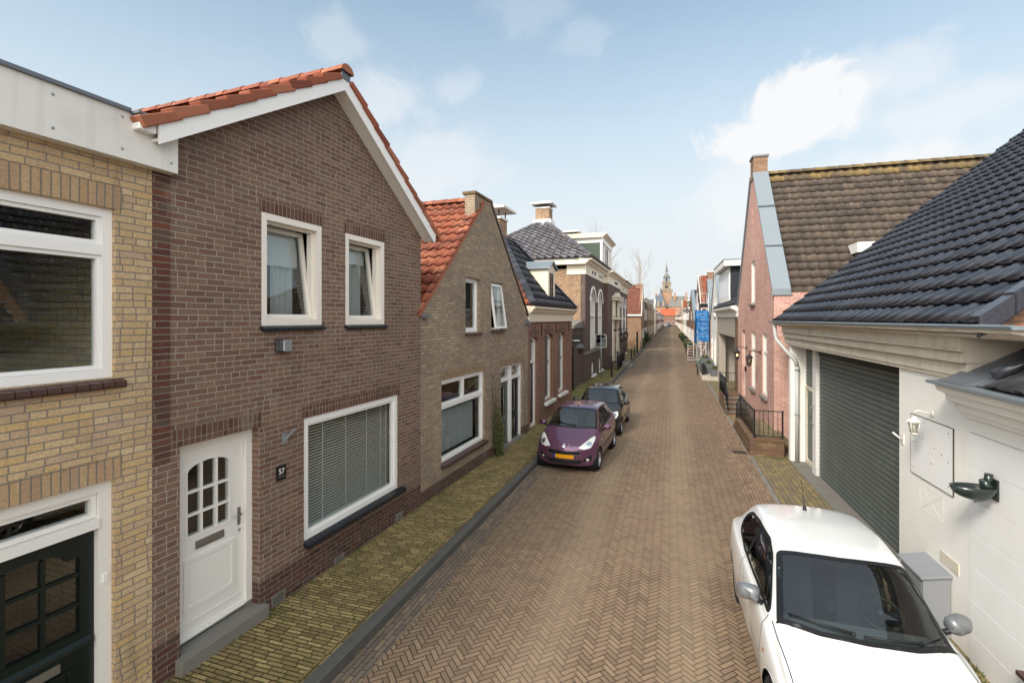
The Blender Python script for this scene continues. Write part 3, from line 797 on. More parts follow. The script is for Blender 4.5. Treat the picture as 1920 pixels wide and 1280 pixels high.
# white door in its recess
mb = MB(FL); mb.ring(3.842, 4.868, .33, 2.528, .085, -.25, -.13, tb=.001); df = mb.build('door_frame', M['white'], h)
MB(FL).box(4.78, 4.867, -.245, -.125, .275, .33).build('frame_foot', M['stone'], df)
LU, RU = 4.02, 4.60
ol = [(LU, 1.42), (RU, 1.42), (RU, 2.17)]+[(4.31+.29*math.cos(math.pi*i/8), 2.17+.12*math.sin(math.pi*i/8)) for i in range(1, 8)]+[(LU, 2.17)]
mb = MB(FL); mb.ext(rect(3.93, 4.78, .3, 2.44), -.235, -.175, [ol])
mb.ext(ol, -.235, -.165, [inset(ol, .028)])
for x in (4.215, 4.405): mb.box(x-.016, x+.016, -.215, -.168, 1.448, 2.25)
for z in (1.68, 1.94): mb.box(LU+.02, RU-.02, -.213, -.17, z-.015, z+.015)
mb.ring(4.0, 4.64, .62, 1.2, .045, -.175, -.158); mb.box(4.07, 4.57, -.175, -.166, .69, 1.13)
mb.box(3.94, 4.77, -.175, -.15, .3, .36); mb.box(3.96, 4.74, -.175, -.168, .47, .485)
d = mb.build('door', M['white'], h)
MB(FL).box(4.0, 4.62, -.2, -.195, 1.4, 2.31).build('pane', M['glass'], d)
mb = MB(FL); mb.ring(4.14, 4.5, 1.27, 1.36, .018, -.175, -.16); mb.box(4.158, 4.482, -.175, -.165, 1.29, 1.342); mb.build('letter_slot', M['alu'], d)
mb = MB(FL); mb.box(4.69, 4.73, -.175, -.165, 1.33, 1.55); mb.tube([(4.71, -.165, 1.47), (4.71, -.12, 1.47), (4.6, -.115, 1.47)], .01, 8)
mb.lathe([(.018, -.175), (.018, -.16), (.0001, -.158)], (4.71, 0, 1.27), 'y', 10); mb.build('handle', M['alu'], d)
mb = MB(FL); mb.box(3.79, 4.93, -.28, .1, .0, .272); mb.build('doorstep', M['stone'], h, bevel=.012)
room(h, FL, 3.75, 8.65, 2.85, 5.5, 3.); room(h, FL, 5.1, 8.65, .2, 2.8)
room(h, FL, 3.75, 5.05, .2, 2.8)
# bargeboards
def slope_board(fr, u0, z0, u1, z1, hgt, w0, w1, mat, parent, name):
    MB(fr).ext([(u0, z0), (u1, z1), (u1, z1+hgt), (u0, z0+hgt)], w0, w1).build(name, mat, parent)
BL = (3.47, 5.62); BT = (6.19, 7.35); BR = (8.93, 5.44)
mb = MB(FL); mb.ext([BL, BT, (BT[0], BT[1]+.26), (BL[0]-.02, BL[1]+.24)], .22, .25); mb.ext([BT, BR, (BR[0]+.04, BR[1]+.2), (BT[0], BT[1]+.26)], .22, .25)
mb.ext([(BL[0], BL[1]+.03), (BT[0], BT[1]+.03), (BT[0], BT[1]+.06), (BL[0], BL[1]+.06)], .0, .219); mb.ext([(BT[0], BT[1]+.03), (BR[0], BR[1]+.03), (BR[0], BR[1]+.06), (BT[0], BT[1]+.06)], .0, .219)
mb.build('bargeboard', M['frame'], h)
# roof of the dark house
zE = .25
for (e, sgn) in ((BL, -1), (BR, 1)):
    O = FL.P(e[0], .2, e[1]+.17); T = FL.P(BT[0], .2, BT[1]+.19)
    tile_roof(h, O, FL.w*-9.2, T-O, M['t_red'], .23, .33, 'pan')
rd = random.Random(3)
for (e, sgn) in ((BL, -1), (BR, 1)):
    d = Vector((BT[0]-e[0], BT[1]-e[1])); L = d.length; d.normalize(); nrm = Vector((-d.y, d.x)) if d.x > 0 else Vector((d.y, -d.x))
    mb = MB(FL); n = 9; st = L/n; o0 = Vector(e)+nrm*.17
    for i in range(n):
        a = o0+d*(i*st-.07); b = o0+d*((i+1)*st+.0); j = rd.uniform(-.008, .008)
        q = [a+nrm*(.0+j), b+nrm*(-.02), b+nrm*.07, a+nrm*(.118+j)]
        mb.ext([tuple(p) for p in q], .1, .275+rd.uniform(-.006, .006))
        for k in range(len(mb.f)-12, len(mb.f)): mb.f[k] = (mb.f[k][0], 0, [(i*.23+.1, .15)]*len(mb.f[k][0]), False)
    mb.build('verge_tiles', M['t_red'], h, bevel=.014)
ridge(h, FL.P(BT[0], .3, BT[1]+.3), FL.P(BT[0], -9, BT[1]+.3), .13, .4, M['t_red'])
mb = MB(FL); mb.box(BT[0]-.09, BT[0]+.1, .251, .262, BT[1]+.15, BT[1]+.36); mb.build('ridge_flashing', M['lead'], h)
mb = MB(FL); mb.box(3.29, 3.45, -.9, .23, 5.71, 5.85); mb.build('box_gutter', M['frame'], h, bevel=.012)
mb = MB(FL); mb.box(3.27, 3.46, -.9, .25, 5.852, 5.875); mb.build('gutter_rim', M['lead'], h)
# things on that wall
t = empty('wall_lamp', at(FL, 5.18, 0, 3.55), 0, 'square caged lamp box fixed high on the dark brick wall', 'wall lamp')
mb = MB(FL)
for i in range(6): mb.box(5.1, 5.26, .012+i*.022, .018+i*.022, 3.47, 3.478); mb.box(5.1, 5.26, .012+i*.022, .018+i*.022, 3.622, 3.63)
for i in range(7):
    z = 3.47+i*.0255; mb.box(5.1, 5.106, .0, .14, z, z+.007); mb.box(5.254, 5.26, .0, .14, z+.0003, z+.0073)
for i in range(6):
    ww = .012+i*.024; mb.box(5.101, 5.1055, ww, ww+.006, 3.47, 3.63); mb.box(5.2545, 5.2595, ww, ww+.006, 3.47, 3.63)
mb.build('cage', M['plastic'], t); MB(FL).box(5.115, 5.245, .0, .138, 3.483, 3.618).build('diffuser', M['curtain'], t)
MB(FL).box(5.14, 5.255, .141, .146, 3.475, 3.63).build('face_plate', M['steel'], t)
t = empty('flag_holder', at(FL, 5.27, 0, 2.3), 0, 'galvanised flagpole bracket screwed to the dark brick wall', 'flag holder')
MB(FL).box(5.22, 5.32, .0, .012, 2.22, 2.36).build('base_plate', M['steel'], t)
mb = MB(FL); mb.tube([(5.27, .01, 2.27), (5.29, .07, 2.34), (5.31, .13, 2.41)], .021, 10, cap=False); mb.lathe([(.016, 0), (.028, .0), (.028, .012), (.016, .012)], (5.31, .13, 2.41), 'z', 10); mb.build('socket', M['steel'], t)
t = empty('house_number', at(FL, 5.2, 0, 1.85), 0, 'small black plate with white number 57 on the dark brick wall', 'number plate')
MB(FL).box(5.12, 5.28, .004, .02, 1.755, 1.95).build('plate', M['plastic'], t, bevel=.004)
def text(s, fr, u, w, z, size, mat, parent, name='lettering', ext=.002, align='CENTER', flip=1):
    cu = bpy.data.curves.new(name, 'FONT'); cu.body = s; cu.size = size; cu.extrude = ext; cu.align_x = align
    tmp = bpy.data.objects.new(name, cu); col.objects.link(tmp)
    dg = bpy.context.evaluated_depsgraph_get(); me = bpy.data.meshes.new_from_object(tmp.evaluated_get(dg))
    bpy.data.objects.remove(tmp)
    X = fr.u*flip; Z = fr.z; Y = Z.cross(X)*-1
    m = Matrix((X, Z, X.cross(Z))).transposed().to_4x4(); m.translation = fr.P(u, w, z)
    off = parent_world(parent); m = off.inverted() @ m if off is not None else m
    me.transform(m); me.materials.clear(); me.materials.append(mat)
    o = bpy.data.objects.new(name, me); col.objects.link(o); o.parent = parent
    return o
text('57', FL, 5.2, .021, 1.84, .1, M['frame'], t)
MB(FL).box(5.145, 5.255, .0195, .0215, 1.8, 1.807).build('rule', M['steel'], t)
for i, (u, z) in enumerate(((5.16, .2), (6.35, .16), (8.0, .2))):
    t = empty('air_vent', at(FL, u, 0, z), 0, ['iron air grille low in the dark brick wall beside the doorstep', 'mossy air grille low in the wall below the blind window', 'low air grille near the end of the dark brick wall'][i], 'vent', 'air grilles in the plinth')
    mb = MB(FL); mb.ring(u-.11, u+.11, z-.07, z+.07, .012, .001, .012)
    for k in range(7): mb.box(u-.09+k*.028, u-.078+k*.028, .002, .01, z-.058, z+.058)
    mb.build('grille', M['stone'], t); MB(FL).box(u-.1, u+.1, .0025, .004, z-.06, z+.06).build('opening', M['dark'], t)
# blinds and curtains
t = empty('venetian_blind', at(FL, 6.8, -.15, .85), 0, 'cream venetian blind closed across the big ground floor window', 'blind')
mb = MB(FL); n = 35; z0, z1 = .87, 2.37
for i in range(n):
    z = z0+(z1-z0)*i/(n-1)
    mb.extu([(-.19, z-.001), (-.168, z+.002), (-.146, z-.006), (-.1445, z-.005), (-.167, z+.0045), (-.19, z+.001)], 5.73, 7.865)
mb.build('slats', M['slat'], t)
mb = MB(FL)
for x in (5.83, 6.15, 6.68, 7.22, 7.62, 7.79): mb.box(x-.009, x+.009, -.142, -.14, z0-.02, z1)
mb.box(5.72, 7.875, -.19, -.145, 2.385, 2.43); mb.box(5.73, 7.865, -.185, -.147, z0-.04, z0-.022)
mb.build('tapes', M['frame'], t)
G = 'curtains in the upper windows'
curtain(FL, 5.42, 5.85, 3.86, 5.2, -.42, 'pale folded curtain behind the wider tilted upper window', group=G)
curtain(FL, 6.9, 7.42, 3.86, 5.2, -.42, 'pale folded curtain behind the narrower tilted upper window', group=G)
for u0, u1, z, lb in ((5.0, 5.87, 4.65, 'wider'), (6.6, 7.45, 4.85, 'narrower')):
    tag(MB(FL).box(u0, u1, -.38, -.372, z, 5.22).build('roller_blind', M['blind']), 'half lowered pale roller blind behind the %s tilted window' % lb, 'blind', 'roller blinds')
curtain(FL, 9.8, 11.9, .8, 1.75, -.3, 'low net curtain behind the grey brick house window', amp=.02)

# ---- weathered grey brick gable house
h = empty('brick_house', at(FL, 12.2), 0, 'weathered grey yellow brick gable house with red pantiles and a climbing plant', 'house', 'houses along the street')
U0, U1 = 8.793, 15.7
hs = [rect(10.88, 11.78, 3.57, 4.93), rect(12.5, 13.4, 3.6, 4.92), rect(9.66, 12.04, .7, 2.55), rect(13.22, 15.19, .14, 2.52)]
wall(h, FL, [(U0, .38), (13.22, .38), (13.22, 2.52), (15.19, 2.52), (15.19, .38), (U1, .38), (U1, 3.9), (12.5, 7.0), (12.5, 7.08), (11.42, 7.08), (11.42, 6.38), (U0, 3.95)], hs[:3], M['b_grey'])
mb = MB(FL); mb.ext(rect(U0, 13.22, 0, .379), -.28, .003); mb.ext(rect(15.19, U1, 0, .379), -.28, .003); mb.build('plinth', M['b_plinth'], h)
mb = MB(FL); shell(mb, U0, U1, 9, 3.85); mb.build('side_wall', M['b_grey'], h)
mb = MB(FL); mb.box(11.39, 12.53, -.34, .03, 7.082, 7.15); mb.build('chimney_top', M['b_low'], h)
lintel(h, FL, 9.6, 12.1, 2.553, 2.74, M['s_grey']); lintel(h, FL, 13.15, 15.25, 2.523, 2.7, M['s_grey'])
w = window(h, FL, 10.88, 11.78, 3.57, 4.93, 'frame', w=-.1); flat_sill(w, FL, 10.84, 11.82, 3.565, 'brownsill', .07, .06)
mb = MB(FL); mb.ring(12.5, 13.4, 3.6, 4.92, .06, -.18, -.09); w = mb.build('window', M['frame'], h); flat_sill(w, FL, 12.46, 13.44, 3.595, 'brownsill', .07, .06)
a = .14; f2 = Fr(FL.P(0, -.085, 4.87), FL.u, FL.w*math.cos(a)-Vector((0, 0, 1))*-math.sin(a), Vector((0, 0, 1))*math.cos(a)-FL.w*math.sin(a))
mb = MB(f2); mb.ring(12.53, 13.37, -1.25, 0, .06, 0, .05); s_ = mb.build('sash', M['frame'], w); MB(f2).box(12.57, 13.33, .02, .026, -1.21, -.04).build('pane', M['glass'], w)
w = window(h, FL, 9.66, 12.04, .7, 2.55, 'frame', w=-.05, t=.08, mull=(), trans=(1.95,), bar=.08)
MB(FL).box(10.81, 10.89, -.135, -.048, 1.99, 2.47).build('mullion', M['frame'], w)
tile_sill(w, FL, 9.62, 12.1, .695, 'brownsill', proj=.08, h=.06)
mb = MB(FL); mb.ring(13.22, 15.19, .14, 2.52, .08, -.22, -.08, tb=.001); mb.box(14.15, 14.27, -.219, -.06, .14, 2.44); mb.box(13.3, 14.15, -.218, -.081, 2.04, 2.14); mb.box(14.27, 15.11, -.218, -.081, 2.04, 2.14)
fo = mb.build('door_frame', M['frame'], h)
MB(FL).box(13.25, 15.16, -.16, -.155, 2.1, 2.48).build('pane', M['glass'], fo)
for i, (a, b) in enumerate(((13.3, 14.15), (14.27, 15.11))):
    mb = MB(FL); mb.ext(rect(a, b, .15, 2.04), -.2, -.15, [rect(a+.16, b-.16, .95, 1.88), rect(a+.16, b-.16, .3, .8)]); d = mb.build('door', M['shutter'] if i == 0 else M['iron'], h)
    MB(FL).box(a+.14, b-.14, -.18, -.175, .28, 1.9).build('pane', M['glass'], d)
    x = b-.08 if i == 0 else a+.08
    mb = MB(FL); mb.tube([(x, -.15, 1.1), (x, -.1, 1.1), (x-.1 if i == 0 else x+.1, -.1, 1.1)], .012, 6); mb.build('handle', M['alu'], d)
MB(FL).box(13.15, 15.25, -.25, .08, .0, .145).build('doorstep', M['stone'], h)
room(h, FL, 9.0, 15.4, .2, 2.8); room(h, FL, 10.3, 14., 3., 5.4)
# roof: ridge runs back from the gable; the facade stands a little proud of the tiles
APX = 11.95
for e, ez in ((U0-.12, 4.0), (U1+.15, 3.85)):
    O = FL.P(e, .03 if e < 12 else -.02, ez); T = FL.P(APX, .03 if e < 12 else -.02, 7.0 if e < 12 else 7.05)
    tile_roof(h, O, FL.w*-9.2, T-O, M['t_red'], .25, .32, 'pan', amp=.05, jit=.01, th=.035)
ridge(h, FL.P(APX, -.3, 7.04), FL.P(APX, -9, 7.04), .14, .38, M['t_red'], drop=.02)
mb = MB(FL); mb.ext([(12.5, 7.02), (U1+.12, 3.88), (U1+.12, 3.98), (12.5, 7.12)], -.02, .03); mb.build('verge_board', M['brownsill'], h)
mb = MB(FL); mb.box(8.8, 9.02, -.02, .1, 3.93, 3.99); mb.box(15.4, 15.82, -.1, .06, 3.72, 3.86); mb.build('gutter_end', M['lead'], h)
mb = MB(FL); mb.box(13.1, 13.16, .0, .05, 2.36, 2.46); mb.build('door_light', M['steel'], h)

# ---- red brick house with cornice and dormer
h = empty('brick_house', at(FL, 18.9), 0, 'low red brick house with cream cornice, dark hipped roof and little dormer', 'house', 'houses along the street')
U0, U1 = 15.703, 22.1
ops = [(15.95, 16.82, .12, 3.28), (17.72, 18.86, .78, 3.34), (19.7, 20.87, .8, 3.34)]
wall(h, FL, rect(U0, U1, 0, 3.8), [arch(a, b, c, d, .13, 8) for a, b, c, d in ops], M['b_red'])
mb = MB(FL); shell(mb, U0, U1, 7, 4.2); mb.build('side_wall', M['b_red'], h)
MB(FL).box(U0+.0, U1, -.28, .07, 3.802, 4.08).build('frieze', M['cream'], h)
mb = MB(FL); mb.extu([(-.28, 4.081), (.1, 4.081), (.12, 4.12), (.16, 4.14), (.2, 4.22), (.27, 4.26), (.28, 4.33), (-.28, 4.36)], U0-.06, U1+.1); mb.build('cornice', M['cream'], h)
for i, (a, b, c, d) in enumerate(ops):
    if i == 0:
        ol = arch(a, b, c, d, .13, 8); mb = MB(FL); mb.ext(ol, -.22, -.1, [inset(ol, .1)]); mb.box(a+.1, b-.1, -.2, -.11, 2.35, 2.45); o = mb.build('door_frame', M['white'], h)
        mb = MB(FL); mb.ext(rect(a+.1, b-.1, .2, 2.35), -.2, -.16, [rect(a+.22, b-.22, 1.0, 2.2)]); mb.ring(a+.2, b-.2, .4, .9, .03, -.16, -.15); dd = mb.build('door', M['iron'], h)
        MB(FL).box(a+.2, b-.2, -.18, -.175, .98, 2.22).build('pane', M['glass'], dd); MB(FL).box(a+.08, b-.08, -.17, -.165, 2.43, 3.17).build('pane', M['glass'], o)
    else:
        w = arched_window(h, FL, a, b, c, d, .13, 'white', w=-.12, t=.1, bars=(c+1.45,), vbars=((a+b)/2,), barmat='shutter')
        flat_sill(w, FL, a-.08, b+.08, c, 'whited', .13, .12)
    mb = MB(FL); ol = arch(a-.12, b+.12, d-.12, d+.34, .2, 8)[2:]; ol2 = arch(a-.02, b+.02, d-.14, d+.02, .14, 8)[2:]
    mb.ext(ol+list(reversed(ol2)), -.02, .003); mb.build('arch_band', M['s_dark'], h)
mb = MB(FL)
for u in (17.25, 19.3, 21.5): mb.box(u-.02, u+.02, .0, .03, 3.3, 3.7)
mb.build('wall_anchor', M['iron'], h)
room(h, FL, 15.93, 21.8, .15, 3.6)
eu0, eu1, ew, ez = U0-.05, U1+.1, .2, 4.36
A0 = FL.P(eu0, ew, ez); A1 = FL.P(eu1, ew, ez); RW = -2.0; RZ = 7.2; P0 = FL.P(18.3, RW, RZ); P1 = FL.P(19.6, RW, RZ); B0 = FL.P(eu0, -4.3, ez); B1 = FL.P(eu1, -4.3, ez)
def hip_n(corner, top, inside):
    d = (top-corner); n = d.cross(Vector((0, 0, 1))); 
    return n if n.dot(inside-corner) < 0 else -n
mid = FL.P(18.9, -.5, ez)
upv = FL.P(18.3, RW, RZ)-FL.P(18.3, ew, ez)
tile_roof(h, A0, A1-A0, upv, M['t_slate'], .25, .36, 'pan', amp=.03, clips=[(A0, hip_n(A0, P0, mid)), (A1, hip_n(A1, P1, mid))])
up2 = FL.P(18.3, 0, RZ)-FL.P(eu0, 0, ez)
inn = FL.P(16.2, -2, ez)
tile_roof(h, B0, A0-B0, up2, M['t_red'], .25, .3, 'pan', amp=.045, clips=[(A0, hip_n(A0, P0, inn)), (B0, hip_n(B0, P0, inn))])
up3 = FL.P(19.6, 0, RZ)-FL.P(eu1, 0, ez); inn = FL.P(21.8, -2, ez)
tile_roof(h, B1, A1-B1, up3, M['t_slate'], .25, .3, 'pan', clips=[(A1, hip_n(A1, P1, inn)), (B1, hip_n(B1, P1, inn))])
upb = FL.P(18.3, RW, RZ)-FL.P(18.3, -4.3, ez); mid = FL.P(18.9, -3.5, ez)
tile_roof(h, B0, B1-B0, upb, M['t_slate'], .25, .3, 'pan', clips=[(B0, hip_n(B0, P0, mid)), (B1, hip_n(B1, P1, mid))])
ridge(h, A0+Vector((0, 0, .05)), P0+Vector((0, 0, .05)), .13, .34, M['t_slate'], 'hip_tiles', drop=.01)
ridge(h, A1+Vector((0, 0, .05)), P1+Vector((0, 0, .05)), .1, .34, M['t_slate'], 'hip_tiles', drop=.01)
ridge(h, P0, P1, .12, .34, M['t_slate'])
c = chimney(h, FL, 17.9, 18.7, -2.75, -1.9, 6.6, 7.85, M['b_mans'], cap=True, capz=.28, over=.3, posts=True)
# dormer
mb = MB(FL); a, b = 18.6, 19.6; za, zb = 4.52, 5.9
mb.ext(rect(a, b, za, zb), -.2, -.12, [rect(a+.2, b-.2, za+.18, zb-.16)]); mb.ext([(a, zb), (b, zb), ((a+b)/2, zb+.24)], -.2, -.12)
mb.extu([(-.2, za), (-.2, zb), (-1.55, zb), (-1.3, zb-.1)], a, a+.05); mb.extu([(-.2, za), (-.2, zb), (-1.55, zb), (-1.3, zb-.1)], b-.05, b)
do = mb.build('dormer', M['cream'], h)
mb = MB(FL); cu = (a+b)/2
mb.ext([(a-.12, zb-.02), (cu, zb+.3), (cu, zb+.35), (a-.12, zb+.04)], -1.9, -.02); mb.ext([(b+.12, zb-.02), (b+.12, zb+.04), (cu, zb+.35), (cu, zb+.3)], -1.9, -.02); mb.build('dormer_roof', M['zinc'], do)
w = MB(FL); w.ring(a+.2, b-.2, za+.18, zb-.16, .05, -.19, -.14); w.box(cu-.025, cu+.025, -.185, -.145, za+.23, zb-.21); w.box(a+.25, b-.25, -.183, -.147, 5.18, 5.22); w.build('dormer_window', M['brownsill'], do)
mb = MB(FL); mb.box(a+.22, b-.22, -.17, -.166, za+.2, zb-.18); mb.build('pane', M['glass'], do)
MB(FL).extu([(.12, 4.39), (-.1, 4.55), (-.1, 4.57), (.12, 4.42)], a+.1, b-.1).build('lead_apron', M['lead'], do)
# ------------------------------------------------------------------ mansion
FM = Fr((-5.09, 0, 0), (.01, 1, 0), (1, -.01, 0))
h = empty('mansion', at(FM, 41), 0, 'large purple brown brick mansion with white arched windows and hipped grey roof', 'mansion', 'houses along the street')
U0, U1 = 28.55, 54.5
C0, C1 = 36.3, 44.9
wl = [(30.3, 32.5), (33.4, 35.6)]; wr = [(45.7, 47.6), (48.7, 50.6), (51.7, 53.6)]
big = [arch(a, b, 1.98, 5.85, (b-a)/2*.98, 12) for a, b in wl+wr]
base = [arch(a+.5, b-.5, .35, 1.3, .35, 8) for a, b in wl+wr]
for (a, b, hs_) in ((U0, C0, [big[0], big[1], base[0], base[1]]), (C1, U1, big[2:]+base[2:])):
    wall(h, FM, rect(a+.001, b-.001, 0, 6.55), hs_, M['b_man'])
mb = MB(FM); mb.ext(rect(C0, C1, 0, 6.55), -.28, .28, [rect(40.1, 42.0, .6, 3.72), arch(40.2, 41.9, 4.05, 5.3, .5, 8)]); mb.build('wall', M['b_man'], h)
mb = MB(FM); mb.box(U0-.0, U0+.3, -12, -.281, 0, 6.9); mb.box(U1-.3, U1, -12, -.281, 0, 6.9); mb.box(U0+.31, U1-.31, -12, -11.7, 0, 6.9); mb.build('side_wall', M['b_mans'], h)
for a, b in ((U0-.05, C0-.06), (C1+.06, U1+.05)): MB(FM).box(a, b, -.05, .1, 1.8, 1.93).build('stone_band', M['stone'], h)
mb = MB(FM); mb.box(U0-.02, C0-.03, -.27, .05, 6.552, 7.12); mb.box(C1+.03, U1+.02, -.27, .05, 6.552, 7.12); mb.box(C0-.02, C1+.02, -.27, .33, 6.552, 7.12)
mb.box(U0-.04, U0-.001, -1.1, .05, 6.552, 7.12); fz = mb.build('frieze', M['cream'], h)
def corn_prof(o=0.): return [(-.3, 7.121), (.08+o, 7.121), (.1+o, 7.18), (.2+o, 7.22), (.24+o, 7.32), (.42+o, 7.36), (.46+o, 7.46), (-.3, 7.5)]
mb = MB(FM); mb.extu(corn_prof(), U0-.42, C0-.3); mb.extu(corn_prof(), C1+.3, U1+.42); mb.extu(corn_prof(.28), C0-.299, C1+.299); mb.build('cornice', M['cream'], h)
MB(FM).extu([(-11.9, 7.121), (-.301, 7.121), (-.301, 7.46), (-11.9, 7.46)], U0-.4, U0+.25).build('eave', M['corn'], h)
for i, (a, b) in enumerate(wl+wr):
    arched_window(h, FM, a, b, 1.98, 5.85, (b-a)/2*.98, 'white', w=-.05, t=.16, d=.22, bars=(4.1,), vbars=((a+b)/2,), bw=.06)
    o = arched_window(h, FM, a+.5, b-.5, .35, 1.3, .35, 'white', w=-.1, t=.08, d=.12, vbars=((a+b)/2,))
    flat_sill(o, FM, a+.4, b-.4, .35, 'whited', .16, .14)
    mb = MB(FM); ol = arch(a-.16, b+.16, 5.0, 6.02, .98, 14)[2:]; ol2 = arch(a-.0, b+.0, 5.0, 5.86, .86, 14)[2:]
    mb.ext(ol+list(reversed(ol2)), .001, .05); mb.build('arch_moulding', M['white'], h)
    for k in (0, 1):
        u = a+.2+k*.95; mb = MB(FM); mb.ring(u, u+.75, 6.68, 7.02, .06, .051, .075); fw = mb.build('frieze_window', M['white'], fz); MB(FM).box(u+.05, u+.7, .052, .058, 6.72, 6.98).build('pane', M['dark'], fw)
w = MB(FM); w.ring(39.8, 42.3, 6.66, 7.04, .08, .331, .36); fw = w.build('frieze_window', M['white'], fz); MB(FM).box(39.86, 42.24, .332, .338, 6.72, 6.98).build('pane', M['dark'], fw)
# portal
mb = MB(FM)
for a, b in ((38.9, 40.05), (42.05, 43.2)): mb.box(a, b, .281, .38, .6, 3.85); mb.box(a+.2, b-.2, .281, .45, 4.05, 5.4)
mb.box(38.7, 43.4, .281, .95, 3.86, 4.0); mb.box(38.8, 43.3, .281, .7, 5.401, 5.62); mb.box(38.7, 43.4, .281, .8, 5.621, 5.72); mb.ext([(39.4, 5.721), (42.7, 5.721), (41.05, 6.1)], .281, .6)
po = mb.build('portal', M['cream'], h)
mb = MB(FM); mb.ring(40.1, 42.0, .62, 3.72, .1, .1, .3, tb=.001); mb.build('door_frame', M['white'], po)
mb = MB(FM); mb.box(40.2, 41.04, .17, .23, .62, 3.62); mb.box(41.06, 41.9, .17, .23, .62, 3.62)
for a in (40.3, 41.16):
    for z in (.75, 1.75, 2.75): mb.ring(a, a+.64, z, z+.75, .06, .231, .26)
bd = simple('brown door varnish', '#6b3a22', .35); mb.build('door', bd, h)
arched_window(h, FM, 40.2, 41.9, 4.05, 5.3, .5, 'white', w=.1, t=.1, d=.15, vbars=(41.05,))
mb = MB(FM)
for i in range(4): mb.box(39.6+.0*i, 42.5, .281, 1.75-i*.33, i*.15+.0, i*.15+.149)
mb.build('entrance_steps', M['stone'], h)
room(h, FM, 28.9, 54.1, .2, 6.4)
eu0, eu1, ew0, ew1, ez = U0-.45, U1+.45, .45, -8.4, 7.47
RW = (ew0+ew1)/2; RZ = 10.95; ru0, ru1 = 34.0, 49.0
c00, c10, c01, c11 = FM.P(eu0, ew0, ez), FM.P(eu1, ew0, ez), FM.P(eu0, ew1, ez), FM.P(eu1, ew1, ez)
p0, p1 = FM.P(ru0, RW, RZ), FM.P(ru1, RW, RZ)
T = 'pan'; kw = dict(tw=.46, tl=.44, kind=T, amp=.1, th=.09)
mid = FM.P(41, -1, ez)
tile_roof(h, c00, c10-c00, FM.P(ru0, RW, RZ)-FM.P(ru0, ew0, ez), M['t_grey'], clips=[(c00, hip_n(c00, p0, mid)), (c10, hip_n(c10, p1, mid))], **kw)
mid = FM.P(30, RW, ez)
tile_roof(h, c01, c00-c01, FM.P(ru0, RW, RZ)-FM.P(eu0, RW, ez), M['t_grey'], clips=[(c00, hip_n(c00, p0, mid)), (c01, hip_n(c01, p0, mid))], **kw)
mid = FM.P(53, RW, ez)
tile_roof(h, c11, c10-c11, FM.P(ru1, RW, RZ)-FM.P(eu1, RW, ez), M['t_grey'], clips=[(c10, hip_n(c10, p1, mid)), (c11, hip_n(c11, p1, mid))], **kw)
mid = FM.P(41, -7.5, ez)
tile_roof(h, c01, c11-c01, FM.P(ru0, RW, RZ)-FM.P(ru0, ew1, ez), M['t_grey'], clips=[(c01, hip_n(c01, p0, mid)), (c11, hip_n(c11, p1, mid))], **kw)
up = Vector((0, 0, .06))
for a, b in ((c00, p0), (c01, p0), (c10, p1)): ridge(h, a+up, b+up, .16, .4, M['t_grey'], 'hip_tiles', drop=.0)
ridge(h, p0+up, p1+up, .16, .4, M['t_grey'])
chimney(h, FM, 33.55, 34.55, RW-.5, RW+.5, 10.5, 11.8, M['b_mans'], cap=True, capz=.2, over=.28)
MB(FM).box(33.4, 34.7, RW-.65, RW+.65, 10.45, 11.0).build('chimney_collar', M['whited'], h)
chimney(h, FM, 43.6, 44.6, RW-.5, RW+.5, 10.5, 11.5, M['b_mans'], cap=True, capz=.2, over=.28)
mb = MB(FM); mb.box(38.0, 43.6, -4.2, -.5, 7.6, 9.85); do = mb.build('dormer', M['green2'], h)
mb = MB(FM)
for u in (37.97, 39.3, 42.0, 43.15): mb.box(u, u+.48, -.52, -.36, 7.6, 9.85)
mb.box(37.95, 43.65, -.53, -.34, 7.5, 7.75); mb.box(37.95, 43.65, -4.25, -.3, 9.851, 10.22)
mb.build('dormer_pilasters', M['white'], do)
mb = MB(FM); mb.extu([(-4.3, 10.221), (-.28, 10.221), (-.1, 10.4), (.0, 10.46), (.0, 10.56), (-4.3, 10.6)], 37.7, 43.9); mb.build('dormer_cornice', M['corn'], do)
mb = MB(FM); mb.ring(39.85, 41.95, 7.8, 9.8, .12, -.45, -.4); mb.box(40.86, 40.94, -.45, -.405, 7.92, 9.68); dw = mb.build('dormer_window', M['white'], do); MB(FM).box(39.9, 41.9, -.455, -.45, 7.85, 9.75).build('pane', M['dark'], dw)
